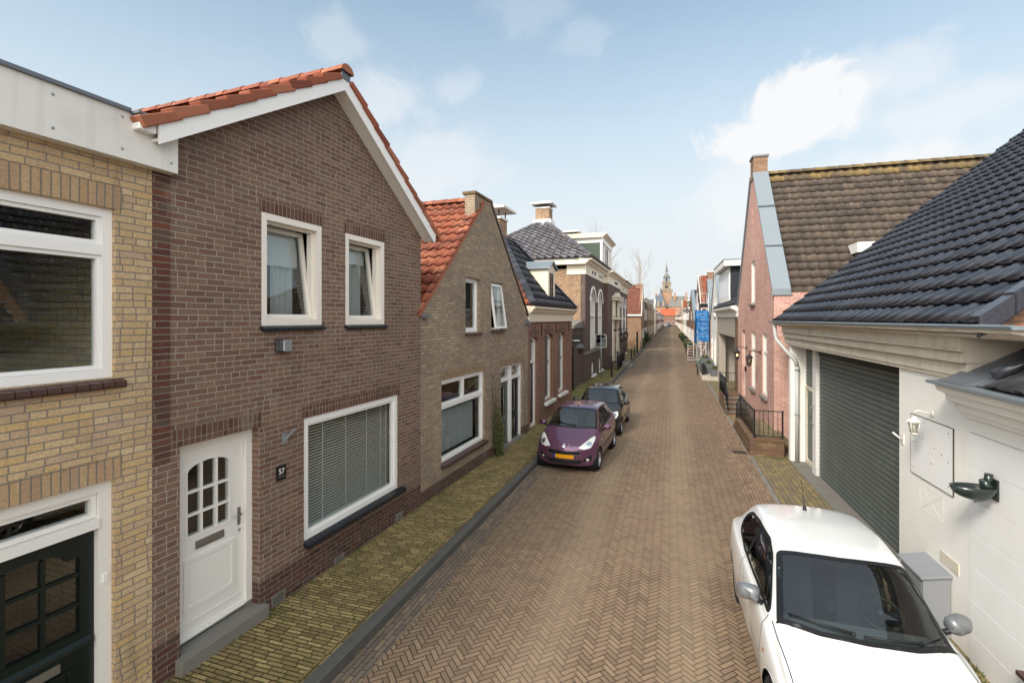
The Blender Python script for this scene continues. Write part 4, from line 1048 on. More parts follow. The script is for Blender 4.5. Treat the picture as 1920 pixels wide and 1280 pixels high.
# lanterns beside the portal
def lantern(name, p, out, label, group, s=1., lit=False, arm=.42, mat='iron', glassm=None, drop=.12):
    """wall lantern: rosette, arm and a tapered glazed head; p on the wall, out = unit vector away from it"""
    p = Vector(p); o_ = Vector(out).normalized(); up = Vector((0, 0, 1)); sd_ = o_.cross(up)
    t = empty(name, p, 0, label, 'wall lantern', group)
    f = Fr(p, sd_, o_, up)
    mb = MB(f); mb.lathe([(.0001, .03*s), (.05*s, .025*s), (.06*s, .0)], (0, 0, 0), 'y', 10)
    mb.tube([(0, 0, 0), (0, arm*.35, .02*s), (0, arm*.8, .05*s), (0, arm, .02*s), (0, arm, -.05*s)], .014*s, 8)
    mb.build('arm', M[mat], t)
    c = (0, arm, -.08*s)
    mb = MB(f); mb.lathe([(.0001, .03*s), (.02*s, .02*s), (.04*s, -.02*s), (.115*s, -.07*s), (.12*s, -.09*s), (.1*s, -.09*s)], c, 'z', 8, smooth=False)
    mb.lathe([(.07*s, -.3*s), (.075*s, -.32*s), (.03*s, -.35*s), (.0001, -.38*s)], c, 'z', 8, smooth=False)
    for k in range(4):
        a = math.pi/4+k*math.pi/2; x, y = math.cos(a), math.sin(a)
        mb.tube([(x*.1*s, arm+y*.1*s, c[2]-.09*s), (x*.068*s, arm+y*.068*s, c[2]-.31*s)], .008*s, 6)
    mb.build('lantern_head', M[mat], t)
    mb = MB(f); mb.lathe([(.096*s, -.09*s), (.064*s, -.31*s)], c, 'z', 8, smooth=False); mb.build('lamp_glass', glassm or M['lampglass'], t)
    mb = MB(f); mb.blob((0, arm, c[2]-.19*s), (.028*s, .028*s, .045*s), 6); mb.build('bulb', M['bulb_on'] if lit else M['frame'], t)
    return t
M['lampglass'] = glass_mat('lantern glass', '#c9c4b4', 1.6)
_t = NT('lit bulb'); _e = _t.n('ShaderNodeEmission'); _e.inputs[0].default_value = (1, .55, .18, 1); _e.inputs[1].default_value = 9.; _t.link(_e.outputs[0], _t.out.inputs[0]); M['bulb_on'] = _t.mat
lantern('wall_lantern', FM.P(39.3, .38, 3.0), FM.w, 'black lantern on the near side of the mansion door', 'lanterns beside the mansion door', 2.1, arm=.6)
lantern('wall_lantern', FM.P(42.8, .38, 3.0), FM.w, 'black lantern on the far side of the mansion door', 'lanterns beside the mansion door', 2.1, arm=.6)

# ---- low annex, sign and gate between the red house and the mansion
h = empty('annex', (-6.2, 26.6, 0), 0, 'low dark brick annex with stone coping against the mansion side wall', 'annex')
mb = MB(); mb.box(-9, -5.0, 25.6, 28.5, 0, 3.4); mb.build('wall', M['b_man'], h)
mb = MB(); mb.extz([(-9, 25.5), (-4.9, 25.5), (-4.9, 28.5), (-9, 28.5)], 3.401, 3.52); mb.extu([(25.5, 3.521), (28.49, 3.521), (28.49, 3.85)], -9, -4.92); mb.build('coping', M['stone'], h)
mb = MB(); mb.extz([(-6.2, 25.59), (-5.25, 25.59), (-5.25, 25.6), (-6.2, 25.6)], .1, 2.2); mb.build('door', M['green'], h)
t = empty('hanging_sign', (-4.78, 25.3, 2.85), 0, 'black hanging sign with pale HET lettering beside the mansion', 'sign')
mb = MB(); mb.extz(rnd_poly([(-5.1, 25.28), (-4.47, 25.28), (-4.47, 25.33), (-5.1, 25.33)], .004), 2.58, 3.08); mb.build('board', M['plastic'], t)
mb = MB()
for i in range(9):
    a = -5.08+i*.07; mb.tube([(a+.03*math.cos(q), 25.305, 3.23+.045*math.sin(q)) for q in [k*.7 for k in range(9)]], .007, 5)
mb.box(-5.2, -4.42, 25.295, 25.315, 3.12, 3.145); mb.build('scroll_bracket', M['iron'], t)
FS = Fr((0, 25.275, 0), (1, 0, 0), (0, -1, 0))
text('HET', FS, -5.0, .001, 2.74, .11, M['sand'], t)
MB().box(-4.87, -4.54, 25.272, 25.279, 2.745, 2.8).build('rule', M['sand'], t)
t = empty('door_lantern', (-4.5, 25.6, 2.5), 0, 'black hooded lantern below the hanging sign', 'lantern')
mb = MB(); mb.lathe([(.0001, .32), (.12, .25), (.3, .03), (.3, 0), (.2, 0)], (-4.52, 25.35, 2.36), 'z', 4, smooth=False, a0=math.pi/4); mb.build('hood', M['plastic'], t)
mb = MB(); mb.lathe([(.17, 0), (.11, -.28), (.0001, -.28)], (-4.52, 25.35, 2.355), 'z', 6, smooth=False); mb.build('lamp_glass', M['lampglass'], t)
mb = MB(); mb.tube([(-4.75, 25.55, 2.6), (-4.6, 25.45, 2.7), (-4.52, 25.35, 2.67)], .015, 6); mb.build('bracket', M['iron'], t)
t = empty('iron_gate', (-4.7, 24, .1), 0, 'black iron bar gate between red house and mansion', 'gate')
mb = MB()
for i in range(10): mb.tube([(-5.0+.006*i, 22.5+i*.33, .15), (-5.0+.006*i, 22.5+i*.33, 2.35)], .014, 6)
for z in (.3, 2.0, 1.25): mb.box(-5.01, -4.94, 22.3, 25.55, z, z+.04)
mb.build('bars', M['iron'], t)
mb = MB(); mb.box(-5.03, -4.9, 25.45, 25.58, .0, 2.5); mb.box(-5.06, -4.93, 22.2, 22.3, .0, 2.5); mb.build('gate_post', M['iron'], t)
# ---- traffic board seen from behind
t = empty('road_sign', (-4.26, 31.36, .12), 0, 'grey back of a road sign board on a slim steel pole', 'road sign')
MB().tube([(-4.26, 31.36, .12), (-4.26, 31.36, 2.98)], .035, 10).build('pole', M['steel'], t)
mb = MB(); ol = rnd_poly([(-4.62, 2.08), (-3.96, 2.08), (-3.92, 2.2), (-3.92, 2.8), (-3.96, 2.92), (-4.62, 2.92)], .03)
fs = Fr((0, 31.42, 0), (1, 0, 0), (0, 1, 0)); MB(fs).ext(ol, 0, .012).build('board', M['shutter'], t)
MB(fs).ext(ol, -.008, .02, [inset(ol, .035)]).build('rim', M['whited'], t)
MB(fs).box(-4.6, -3.94, -.02, -.001, 2.3, 2.34).box(-4.6, -3.94, -.02, -.001, 2.66, 2.7).build('clamp', M['steel'], t)
# ---- railing by the steps
t = empty('iron_railing', (-3.75, 38.9, .12), 0, 'black wrought iron railing around the mansion entrance steps', 'railing')
mb = MB(); X0 = -3.72
for i in range(30):
    y = 36.3+i*.18; mb.tube([(X0, y, .14), (X0, y, 1.12), (X0, y, 1.22)], [.012, .012, .003], 5)
for i in range(5):
    x = X0-.2*(i+1); mb.tube([(x, 36.3, .14), (x, 36.3, 1.12)], .012, 5)
    mb.tube([(x, 41.5, .14), (x, 41.5, 1.12)], .012, 5)
for z in (.25, .75, 1.05): mb.box(X0-.02, X0+.02, 36.3, 41.52, z, z+.035); mb.box(X0-1.0, X0-.021, 36.28, 36.32, z, z+.035); mb.box(X0-1., X0-.021, 41.5, 41.54, z, z+.035)
mb.build('bars', M['iron'], t)
for y in (36.3, 41.5):
    mb = MB(); mb.box(X0-.05, X0+.05, y-.05, y+.05, .1, 1.45); mb.blob((X0, y, 1.5), (.07, .07, .08), 6); mb.build('post', M['iron'], t)
t = empty('garden_gate', (-4.3, 55.2, .1), 0, 'black wrought iron scroll gate beyond the far end of the mansion', 'gate')
mb = MB()
for i in range(9):
    x = -4.9+i*.16; mb.tube([(x, 55.2, .12), (x, 55.2, 1.2+.5*(i/8.)**2)], .016, 5)
    mb.tube([(x+.06*math.cos(q), 55.2, 1.0+.08*math.sin(q)) for q in [k*.8 for k in range(8)]], .012, 5)
mb.tube([(-4.9+i*.16, 55.2, 1.22+.5*(i/8.)**2) for i in range(9)], .02, 5); mb.box(-4.9, -3.6, 55.18, 55.22, .3, .34); mb.build('bars', M['iron'], t)
MB().box(-3.62, -3.44, 55.1, 55.28, .0, 2.5).build('gate_post', M['iron'], t)
# ---- bollards
def bollard_mesh():
    mb = MB(); mb.lathe([(.085, 0), (.085, .12), (.065, .16), (.052, .78), (.07, .8), (.07, .84), (.045, .88), (.06, .93), (.045, .98), (.0001, 1.0)], (0, 0, 0), 'z', 10)
    return mb.build('bollard', M['plastic'])
t = empty('manhole_cover', (-.3, 40, 0), 0, 'square iron manhole cover in the paving beyond the parked cars', 'manhole cover')
MB().extz(rect(-.62, .02, 39.6, 40.3), .001, .008, [rect(-.56, -.04, 39.66, 40.24)]).build('rim', M['stone'], t)
MB().extz(rect(-.555, -.045, 39.665, 40.235), .001, .006).build('lid', simple('worn iron', '#5d5348', .6, .4), t)
b0 = bollard_mesh()
spots = [(-3.68, 32.1), (-3.5, 46.7), (-3.5, 50.8), (-3.52, 55.6), (-3.55, 62.5), (-3.55, 66), (-3.56, 70), (-3.58, 76), (-3.6, 83), (-3.6, 92)]
lbs = ['black iron bollard just behind the black parked car', 'black iron bollard closest to the railing round the mansion steps', 'black iron bollard midway between the mansion railing and the bushes', 'black iron bollard beside the wrought iron scroll gate']
for i, (x, y) in enumerate(spots):
    o = b0 if i == 0 else b0.copy()
    if i: col.objects.link(o)
    o.location = (x, y, .12); tag(o, lbs[i] if i < 4 else 'small dark bollard far along the kerb by the bushes', 'bollard', 'bollards on the pavement')
# ---- clipped bushes
def leaf_mat(name, cols):
    t = NT(name); g = t.n('ShaderNodeNewGeometry'); r = g.outputs['Random Per Island']
    c = t.ramp(r, [((i+.5)/len(cols), lin(x)) for i, x in enumerate(cols)])
    return t.bsdf(c, .55, spec=.3)
M['leaf'] = leaf_mat('dark evergreen leaves', ['#1d2a17', '#26351c', '#2f3f22', '#394a28'])
M['leaf2'] = leaf_mat('olive leaves', ['#3c4420', '#4d5529', '#5a5f30', '#45401f'])
M['leafd'] = leaf_mat('dry leaves', ['#7a5a34', '#946c3c', '#6a4a2a', '#5c5230'])
M['bark'] = paint_mat('bark', '#5a4b3f', .9, .4, '#3b3029', scale=6, bump=.4)
M['birch'] = paint_mat('pale bark', '#a59a8e', .85, .4, '#6a5c50', scale=6, bump=.3)
def leaf_ball(parent, c, r, n, size, mat, name, seed=1, squash=1.):
    rn = random.Random(seed); mb = MB()
    for i in range(n):
        a = rn.uniform(0, 6.283); z = rn.uniform(-1, 1); q = math.sqrt(1-z*z); k = rn.uniform(.72, 1.04)
        p = Vector((c[0]+q*math.cos(a)*r*k, c[1]+q*math.sin(a)*r*k, c[2]+z*r*k*squash))
        u = Vector((rn.gauss(0, 1), rn.gauss(0, 1), rn.gauss(0, 1))).normalized(); v = u.orthogonal().normalized(); s = size*rn.uniform(.6, 1.3)
        mb.face([tuple(p-u*s), tuple(p+v*s*.5), tuple(p+u*s), tuple(p-v*s*.5)])
    mb.blob(c, (r*.75, r*.75, r*.75*squash), 8)
    return mb.build(name, mat, parent)
for (x, y, r, z, m, lb) in ((-3.85, 73, 1.0, 1.25, 'leaf', 'large dark round clipped bush beside the red gable house'), (-3.9, 66.5, .72, .8, 'leaf2', 'smaller olive green bush in front of the dark round bush')):
    t = empty('bush', (x, y, .1), 0, lb, 'bush', 'clipped bushes'); leaf_ball(t, (x, y, z), r, 700, .11, M[m], 'foliage', int(y))
    MB().tube([(x, y, .1), (x, y, z)], .06, 6).build('stem', M['bark'], t)

# ------------------------------------------------------------------ plainer houses down the street
def street_house(fr, u0, u1, zt, kind, wm, rm, label, rise=2.6, nw=3, st=2, trim='white', depth=8, name='brick_house', coping=None, chim=True, dormer=None, door=0, low=None, chm='b_brown'):
    h = empty(name, at(fr, (u0+u1)/2), 0, label, 'house', 'houses along the street')
    uc = (u0+u1)/2; W_ = u1-u0; holes = []; wins = []
    bay = W_/nw
    for s in range(st):
        z0 = .85+s*2.85 if st > 1 or s == 0 else 1.; z1 = z0+1.75
        if z1 > zt-.15: z1 = zt-.2
        for i in range(nw):
            c = u0+bay*(i+.5); hw_ = min(.62, bay*.3)
            if s == 0 and i == door: r = (c-.55, c+.55, .12, 2.55)
            else: r = (c-hw_, c+hw_, z0, z1)
            holes.append(rect(*r)); wins.append((r, s == 0 and i == door))
    if kind == 'gable':
        ol = [(u0, 0), (u1, 0), (u1, zt), (uc+.35, zt+rise), (uc-.35, zt+rise), (u0, zt)]
        r = (uc-.5, uc+.5, zt+.15, zt+1.35)
        if rise > 2.2: holes.append(rect(*r)); wins.append((r, False))
    else: ol = rect(u0, u1, 0, zt)
    wall(h, fr, ol, holes, M[wm])
    mb = MB(fr); shell(mb, u0, u1, depth, zt); mb.build('side_wall', M[wm], h)
    for r, isd in wins:
        if isd:
            mb = MB(fr); mb.ring(r[0], r[1], r[2], r[3], .1, -.2, .04, tb=.001); mb.box(r[0]+.09, r[1]-.09, -.18, -.1, 2.05, 2.13); o = mb.build('door_frame', M[trim], h)
            mb = MB(fr); mb.box(r[0]+.09, r[1]-.09, -.18, -.14, r[2], 2.05); mb.ring(r[0]+.2, r[1]-.2, .4, 1.0, .05, -.14, -.12); mb.ring(r[0]+.2, r[1]-.2, 1.15, 1.9, .05, -.14, -.12); mb.build('door', M['green'], h)
            MB(fr).box(r[0]+.08, r[1]-.08, -.16, -.155, 2.12, r[3]-.08).build('pane', M['glass'], o)
        else:
            w = window(h, fr, *r, mat=trim if trim != 'b_red' else 'frame', w=.03, d=.14, t=.09, trans=(r[2]+(r[3]-r[2])*.68,), bar=.06, sash=False)
            flat_sill(w, fr, r[0]-.05, r[1]+.05, r[2], 'stone', .08, .07)
    kw = dict(tw=.3, tl=.36, kind='pan', amp=.045, th=.04)
    if kind == 'gable':
        for e in (u0-.1, u1+.1):
            O = fr.P(e, -.02 if not coping else -.3, zt); Tt = fr.P(uc, -.02 if not coping else -.3, zt+rise)
            tile_roof(h, O, fr.w*-(depth), Tt-O, M[rm], **kw)
        ridge(h, fr.P(uc, -.3, zt+rise+.04), fr.P(uc, -depth, zt+rise+.04), .14, .4, M[rm], drop=.02)
        if coping:
            mb = MB(fr)
            for sg, e in ((1, u0), (-1, u1)):
                mb.ext([(e-sg*.06, zt-.02), (uc-sg*.36, zt+rise), (uc-sg*.36, zt+rise+.14), (e-sg*.06, zt+.14)], -.36, .06)
            mb.box(uc-.36, uc+.36, -.36, .06, zt+rise+.001, zt+rise+.14)
            mb.build('coping', M[coping], h)
        else:
            mb = MB(fr)
            for sg, e in ((1, u0), (-1, u1)): mb.ext([(e-sg*.1, zt-.1), (uc, zt+rise-.02), (uc, zt+rise+.12), (e-sg*.1, zt+.05)], .001, .06)
            mb.build('bargeboard', M[trim], h)
        if chim: chimney(h, fr, uc-.35, uc+.35, -.5 if coping else -2.6, .0 if coping else -1.9, zt+rise-.3, zt+rise+.75, M[chm])
    else:
        mb = MB(fr); mb.box(u0, u1, -.28, .05, zt+.001, zt+.3); mb.extu([(-.28, zt+.301), (.06, zt+.301), (.12, zt+.38), (.28, zt+.45), (.28, zt+.55), (-.28, zt+.6)], u0-.05, u1+.05); mb.build('cornice', M[trim], h)
        rw = -depth/2
        for (w0, sgn) in ((.15, 1), (-depth, 1)):
            O = fr.P(u0-.03, w0, zt+.56); Tt = fr.P(u0-.03, rw, zt+.56+rise)
            tile_roof(h, O, fr.u*(W_+.06), Tt-O, M[rm], **kw)
        mb = MB(fr)
        for a in (u0, u1-.2): mb.extu([(.1, zt), (rw, zt+.5+rise), (-depth, zt)], a, a+.2)
        mb.build('end_gable', M[wm], h)
        ridge(h, fr.P(u0, rw, zt+rise+.6), fr.P(u1, rw, zt+rise+.6), .14, .4, M[rm], drop=.02)
        if chim: chimney(h, fr, u0+.3, u0+1.0, rw-.4, rw+.4, zt+rise-.2, zt+rise+1.5, M[chm], cap=True, capz=.15)
    if dormer:
        mb = MB(fr); a, b = uc-dormer[0]/2, uc+dormer[0]/2; z0 = zt+.7; z1 = z0+1.5
        mb.box(a, b, -3.2, -.7, z0, z1); do = mb.build('dormer', M[dormer[1]], h)
        mb = MB(fr); mb.box(a-.15, b+.15, -3.3, -.45, z1, z1+.2); mb.build('dormer_roof', M[trim], do)
        mb = MB(fr); mb.ring(a+.1, b-.1, z0+.2, z1-.05, .08, -.7, -.64); mb.build('dormer_window', M['white'], do); MB(fr).box(a+.15, b-.15, -.698, -.69, z0+.25, z1-.1).build('pane', M['dark'], do)
    return h
def FLX(x0, k=0.): return Fr((x0, 0, 0), (k, 1, 0), (1, -k, 0))
# red gable house whose tiled flank shows beyond the mansion
FA = FLX(-3.62)
h = street_house(FA, 64, 71.5, 4.5, 'gable', 'b_brown', 't_rust', 'red brown gable house with tiled flank and white gutter line beyond the mansion', rise=3.9, nw=2, st=1, depth=12, chm='b_brown')
MB(FA).box(63.75, 63.9, -12, .1, 4.3, 4.5).build('gutter', M['white'], h)
MB(FA).box(67.1, 68.5, -.9, .02, 8.0, 8.6).build('chimney_stack', M['b_brown'], h)
street_house(FLX(-3.85), 74, 86, 6.6, 'eave', 'b_man', 't_slate', 'dark house with stepped white cornices next to the red gable house', rise=1.5, nw=3, st=2)
street_house(FLX(-3.75), 86.1, 104, 6.1, 'eave', 'b_brown', 't_slate', 'long brown brick house with pale cornice halfway down the left side', rise=1.6, nw=5, st=2, trim='sand')
street_house(FLX(-3.9), 104.1, 122, 5.4, 'eave', 'b_orange', 't_slate', 'plain orange brick house after the long brown one', rise=2.2, nw=5, st=2, chim=False, trim='sand')
street_house(FLX(-3.8), 122.1, 137, 5.8, 'gable', 'cream', 't_grey', 'cream rendered gable house far down the left side', rise=3.0, nw=3, st=2, name='rendered_house', chim=False)
street_house(FLX(-3.7), 137.1, 165, 5.2, 'eave', 'b_red', 't_red', 'low dark red terrace near the end of the left side', rise=2.4, nw=8, st=2)
street_house(FLX(-3.9), 165.1, 205, 5.6, 'eave', 'b_pink', 't_orange', 'pinkish terrace with orange roof at the far left of the street', rise=2.6, nw=10, st=2, chim=False)
street_house(FLX(-3.9), 205.1, 300, 5.4, 'eave', 'b_brown', 't_slate', 'last long brown terrace before the end of the street', rise=2.4, nw=20, st=2, chim=False)
# building closing the street
FE = Fr((-1.6, 314, 0), (1, 0, 0), (0, -1, 0))
h = street_house(FE, -4.6, 4.2, 5.4, 'eave', 'b_red', 't_orange', 'red brick building with bright orange roof closing the street', rise=4.3, nw=3, st=1, depth=14, trim='b_red', chim=False)

# ------------------------------------------------------------------ town hall tower
h = empty('town_hall_tower', (-3.2, 400, 0), 0, 'tall brick town hall tower with stone galleries and slender spire', 'tower')
CX, CY = -3.2, 400
def sq(mb, w, z0, z1, m=0): mb.box(CX-w/2, CX+w/2, CY-w/2, CY+w/2, z0, z1, m)
M['b_tower'] = brick_mat('tower brick', ['#8d6650', '#9d7459', '#a98364'], '#a39582', bw=.5, bh=.2, mj=.03)
M['tstone'] = paint_mat('tower stone', '#8a7b68', .8, .35, '#8a8472', scale=.5)
M['copper'] = paint_mat('grey green copper', '#68675e', .6, .4, '#676b60', scale=.6)
mb = MB(); sq(mb, 8.2, 0, 25.3); mb.build('shaft', M['b_tower'], h)
mb = MB()
for x in (-4.1, 3.6): mb.box(CX+x, CX+x+.5, CY-4.2, CY-4.05, 2, 25.2)
for z in (14, 19): mb.box(CX-4.1, CX+4.1, CY-4.18, CY-4.1, z, z+.5)
mb.build('quoins', M['tstone'], h)
mb = MB(); sq(mb, 8.9, 25.3, 26.0)
for i in range(10):
    for s in (-1, 1):
        mb.box(CX-4.4+i*.95, CX-4.1+i*.95, CY+s*4.3-.1, CY+s*4.3+.1, 26, 26.9); mb.box(CX+s*4.3-.1, CX+s*4.3+.1, CY-4.4+i*.95, CY-4.1+i*.95, 26, 26.9)
mb.extz(rect(CX-4.45, CX+4.45, CY-4.45, CY+4.45), 26.9, 27.15, [rect(CX-4.1, CX+4.1, CY-4.1, CY+4.1)])
mb.build('gallery', M['tstone'], h)
mb = MB(); sq(mb, 6.2, 26.0, 31.4); mb.build('clock_stage', M['tstone'], h)
mb = MB(); mb.lathe([(.0001, -3.22), (1.25, -3.2), (1.3, -3.1)], (CX, CY, 29.2), 'y', 24); cf = mb.build('clock_face', M['iron'], h)
mb = MB(); mb.ext([(CX-.08, 29.2), (CX+.08, 29.2), (CX+.05, 30.2), (CX-.05, 30.2)], CY-3.3, CY-3.25); mb.ext([(CX, 29.12), (CX+.7, 29.4), (CX+.65, 29.5), (CX, 29.28)], CY-3.3, CY-3.25); mb.build('hand', M['sand'], cf)
mb = MB(); sq(mb, 7.0, 31.4, 32.0)
for i in range(9):
    for s in (-1, 1): mb.box(CX-3.4+i*.82, CX-3.1+i*.82, CY+s*3.35-.1, CY+s*3.35+.1, 32, 32.9); mb.box(CX+s*3.35-.1, CX+s*3.35+.1, CY-3.4+i*.82, CY-3.1+i*.82, 32, 32.9)
mb.extz(rect(CX-3.5, CX+3.5, CY-3.5, CY+3.5), 32.9, 33.15, [rect(CX-3.2, CX+3.2, CY-3.2, CY+3.2)]); mb.build('gallery', M['tstone'], h)
mb = MB()
for k in range(8):
    a = math.pi/8+k*math.pi/4; x, y = CX+2.2*math.cos(a), CY+2.2*math.sin(a); mb.box(x-.35, x+.35, y-.35, y+.35, 32, 36.2)
mb.lathe([(1.3, 32), (1.3, 36.2)], (CX, CY, 0), 'z', 8, smooth=False); mb.build('belfry', M['lead'], h)
mb = MB(); mb.lathe([(2.75, 36.2), (2.85, 36.6), (2.4, 37.0), (1.9, 38.0), (1.35, 38.8), (1.25, 39.1)], (CX, CY, 0), 'z', 8, smooth=False); mb.build('dome', M['copper'], h)
mb = MB()
for k in range(8):
    a = math.pi/8+k*math.pi/4; x, y = CX+.95*math.cos(a), CY+.95*math.sin(a); mb.box(x-.16, x+.16, y-.16, y+.16, 39.1, 41.4)
mb.lathe([(1.2, 41.4), (1.3, 41.7), (.85, 42.5), (.62, 42.9), (.62, 43.9), (.8, 44.0), (.3, 44.9), (.18, 45.2), (.4, 45.6), (.4, 46), (.12, 46.4), (.05, 50.2)], (CX, CY, 0), 'z', 8, smooth=False); mb.build('spire', M['copper'], h)
h = empty('town_hall', (-3, 404, 0), 0, 'town hall with steep slate roofs and chimneys below the tower', 'building')
mb = MB(); mb.box(-12, -3.5, 388, 400, 0, 13.3); mb.box(-2, 13, 392, 404, 0, 13.3); mb.build('wall', M['b_tower'], h)
mb = MB(); mb.face([(-12.4, 387.6, 13.3), (-3, 387.6, 13.3), (-6.3, 393, 22.3), (-11, 393, 22.3)]); mb.face([(-3, 387.6, 13.3), (-3, 401, 13.3), (-6.3, 395, 22.3), (-6.3, 393, 22.3)]); mb.face([(-12.4, 387.6, 13.3), (-11, 393, 22.3), (-11, 395, 22.3), (-12.4, 401, 13.3)]); mb.face([(-11, 393, 22.3), (-6.3, 393, 22.3), (-6.3, 395, 22.3), (-11, 395, 22.3)]); mb.face([(-12.4, 401, 13.3), (-11, 395, 22.3), (-6.3, 395, 22.3), (-3, 401, 13.3)])
mb.build('roof', simple('slate', '#4d545e', .5), h)
mb = MB(); mb.face([(-2.4, 391.6, 13.3), (13.4, 391.6, 13.3), (12, 397, 21.5), (0, 397, 21.5)]); mb.face([(-2.4, 391.6, 13.3), (0, 397, 21.5), (0, 399, 21.5), (-2.4, 404, 13.3)]); mb.face([(13.4, 391.6, 13.3), (13.4, 404, 13.3), (12, 399, 21.5), (12, 397, 21.5)]); mb.face([(0, 397, 21.5), (12, 397, 21.5), (12, 399, 21.5), (0, 399, 21.5)])
mb.build('roof', simple('grey slate', '#6b6660', .6), h)
mb = MB()
for x in (-11.6, 2.2, 10.4): mb.box(x, x+1.4, 394, 395.4, 18, 24.2)
mb.build('chimney', M['b_tower'], h)
mb = MB(); mb.lathe([(1.6, 21.8), (1.5, 23), (.6, 24.2), (.6, 26), (.9, 26.2), (.1, 29)], (-7.6, 394, 0), 'z', 8, smooth=False); mb.build('roof_turret', M['lead'], h)
for x in (-10, -6.4):
    mb = MB(); mb.box(x, x+1.8, 387, 390, 13.4, 16.4); mb.ext([(x-.2, 16.4), (x+2, 16.4), (x+.9, 18.2)], 387-.1, 392); mb.build('dormer', M['tstone'], h)
# ------------------------------------------------------------------ bare birch
def bare_tree(name, base, height, spread, label, seed, mat):
    rn = random.Random(seed); t = empty(name, base, 0, label, 'tree')
    tr = MB(); tw = MB()
    def branch(p, d, L, r, lev):
        pts = [p]; n = 5
        q = Vector(p); dd = Vector(d)
        for i in range(n):
            dd = (dd+Vector((rn.gauss(0, .09), rn.gauss(0, .09), rn.gauss(.06, .06)))).normalized(); q = q+dd*(L/n); pts.append(tuple(q))
        (tr if lev == 0 else tw).tube(pts, [r*(1-.75*i/n) for i in range(n+1)], 6 if lev < 2 else 4, cap=False)
        if lev >= 4: return
        k = (22, 11, 8, 5)[lev]
        for i in range(k):
            f = .25+.75*(i+rn.random())/k if lev == 0 else .15+.85*(i+rn.random())/k
            a = min(n-1, int(f*n)); pp = Vector(pts[a]).lerp(Vector(pts[a+1]), f*n-a)
            ax = Vector((rn.gauss(0, 1), rn.gauss(0, 1), 0)).normalized(); ang = rn.uniform(.45, .85)
            nd = (dd*math.cos(ang)+ax*math.sin(ang)).normalized()
            branch(tuple(pp), nd, L*rn.uniform(.3, .5)*(1.15-.5*f)*spread, r*.36*(1.1-.6*f), lev+1)
    branch(base, (0, 0, 1), height, .16, 0)
    tr.build('trunk', mat, t); tw.build('crown', mat, t)
    return t
bare_tree('bare_tree', (-7.2, 72, 0), 15.5, 1.0, 'bare winter birch rising behind the mansion roof', 5, M['birch'])
bare_tree('bare_tree', (-5.0, 80, 0), 13.5, .9, 'slimmer bare tree behind the red gable house', 9, M['birch'])
# ------------------------------------------------------------------ right side: garage house
FG = Fr((3.37, 0, 0), (-.018, 1, 0), (-1, -.018, 0))
h = empty('garage_house', at(FG, 11), 0, 'white rendered garage house with cream cornice and steep shiny black tiled roof', 'house', 'houses along the street')
GU0, GU1 = 6.88, 15.15
wall(h, FG, [(GU0, 0), (8.62, 0), (8.62, 3.2), (14.95, 3.2), (14.95, 0), (GU1, 0), (GU1, 3.78), (GU0, 3.78)], [], M['render'], thick=.36)
mb = MB(FG); mb.box(8.5, 15.0, -.7, -.5, 3.1, 3.7); mb.box(GU1-.25, GU1, -9, -.361, 0, 3.7); mb.build('side_wall', M['render'], h)
MB(FG).box(8.4, GU1, -.5, .02, -.01, .04).build('concrete_threshold', M['stone'], h)
mb = MB(FG)
for i in range(31):
    z0 = .05+i*.103; z1 = z0+.1015
    if z0 > 3.18: break
    mb.extu([(-.42, z0), (-.37, z0), (-.352, z0+.012), (-.345, z0+.05), (-.352, z1-.012), (-.37, z1), (-.42, z1)], 8.3, 13.7)
ro = mb.build('roller_door', M['shutter'], h)
MB(FG).box(8.3, 13.7, -.41, -.33, 3.0, 3.198).build('roller_box', M['plastic'], ro)
mb = MB(FG); mb.box(13.705, 13.98, -.45, -.27, .04, 3.199); mb.build('door_post', M['whited'], h)
mb = MB(FG); mb.tube([(13.85, -.26, 1.75), (13.85, -.2, 1.7), (13.85, -.19, 1.3), (13.85, -.26, 1.25)], .012, 6); mb.build('latch', M['steel'], h)
mb = MB(FG)
mb.ring(14.0, 14.945, .05, 2.12, .1, -.43, -.35)
d = mb.build('side_door', M['corn'], h)
mb = MB(FG)
for i in range(20):
    z0 = .18+i*.093; mb.extu([(-.42, z0), (-.39, z0), (-.38, z0+.045), (-.39, z0+.09), (-.42, z0+.09)], 14.105, 14.84)
for i in range(11):
    z0 = 2.14+i*.096; mb.extu([(-.42, z0), (-.37, z0), (-.36, z0+.045), (-.37, z0+.093), (-.42, z0+.093)], 14.0, 14.945)
mb.build('louvre_panel', M['shutter'], d)
mb = MB(FG); mb.tube([(14.06, -.35, 1.1), (14.06, -.3, 1.1), (14.18, -.3, 1.1)], .012, 6); mb.build('handle', M['iron'], d)
# layered cornice wrapping the near corner
mb = MB(FG)
for (z0, z1, p) in ((3.24, 3.4, .06), (3.405, 3.53, .10), (3.56, 3.69, .13)): mb.box(GU0-.03-p*.3, 15.35, -.46, p, z0, z1)
mb.extu([(-.46, 3.4), (.115, 3.4), (.125, 3.403), (-.46, 3.404)], GU0-.05, 15.36)
mb.extu([(-.47, 3.531), (.15, 3.531), (.16, 3.545), (.15, 3.559), (-.47, 3.559)], GU0-.07, 15.38)
mb.extu([(-.46, 3.691), (.14, 3.691), (.2, 3.71), (.24, 3.75), (.33, 3.765), (.34, 3.8), (-.46, 3.8)], 5.6, 15.55)
mb.box(GU0-.02, 15.3, -.4, .04, 3.19, 3.239)
co = mb.build('cornice', M['corn'], h)
mb = MB(FG); mb.extu([(-.62, 3.801), (.36, 3.801), (.37, 3.83), (.36, 3.845), (.34, 3.846), (.33, 3.815), (-.62, 3.815)], 5.55, 15.9)
mb.box(5.54, 5.55, -.7, .36, 3.8, 3.84); mb.build('gutter_rim', M['zinc'], co)
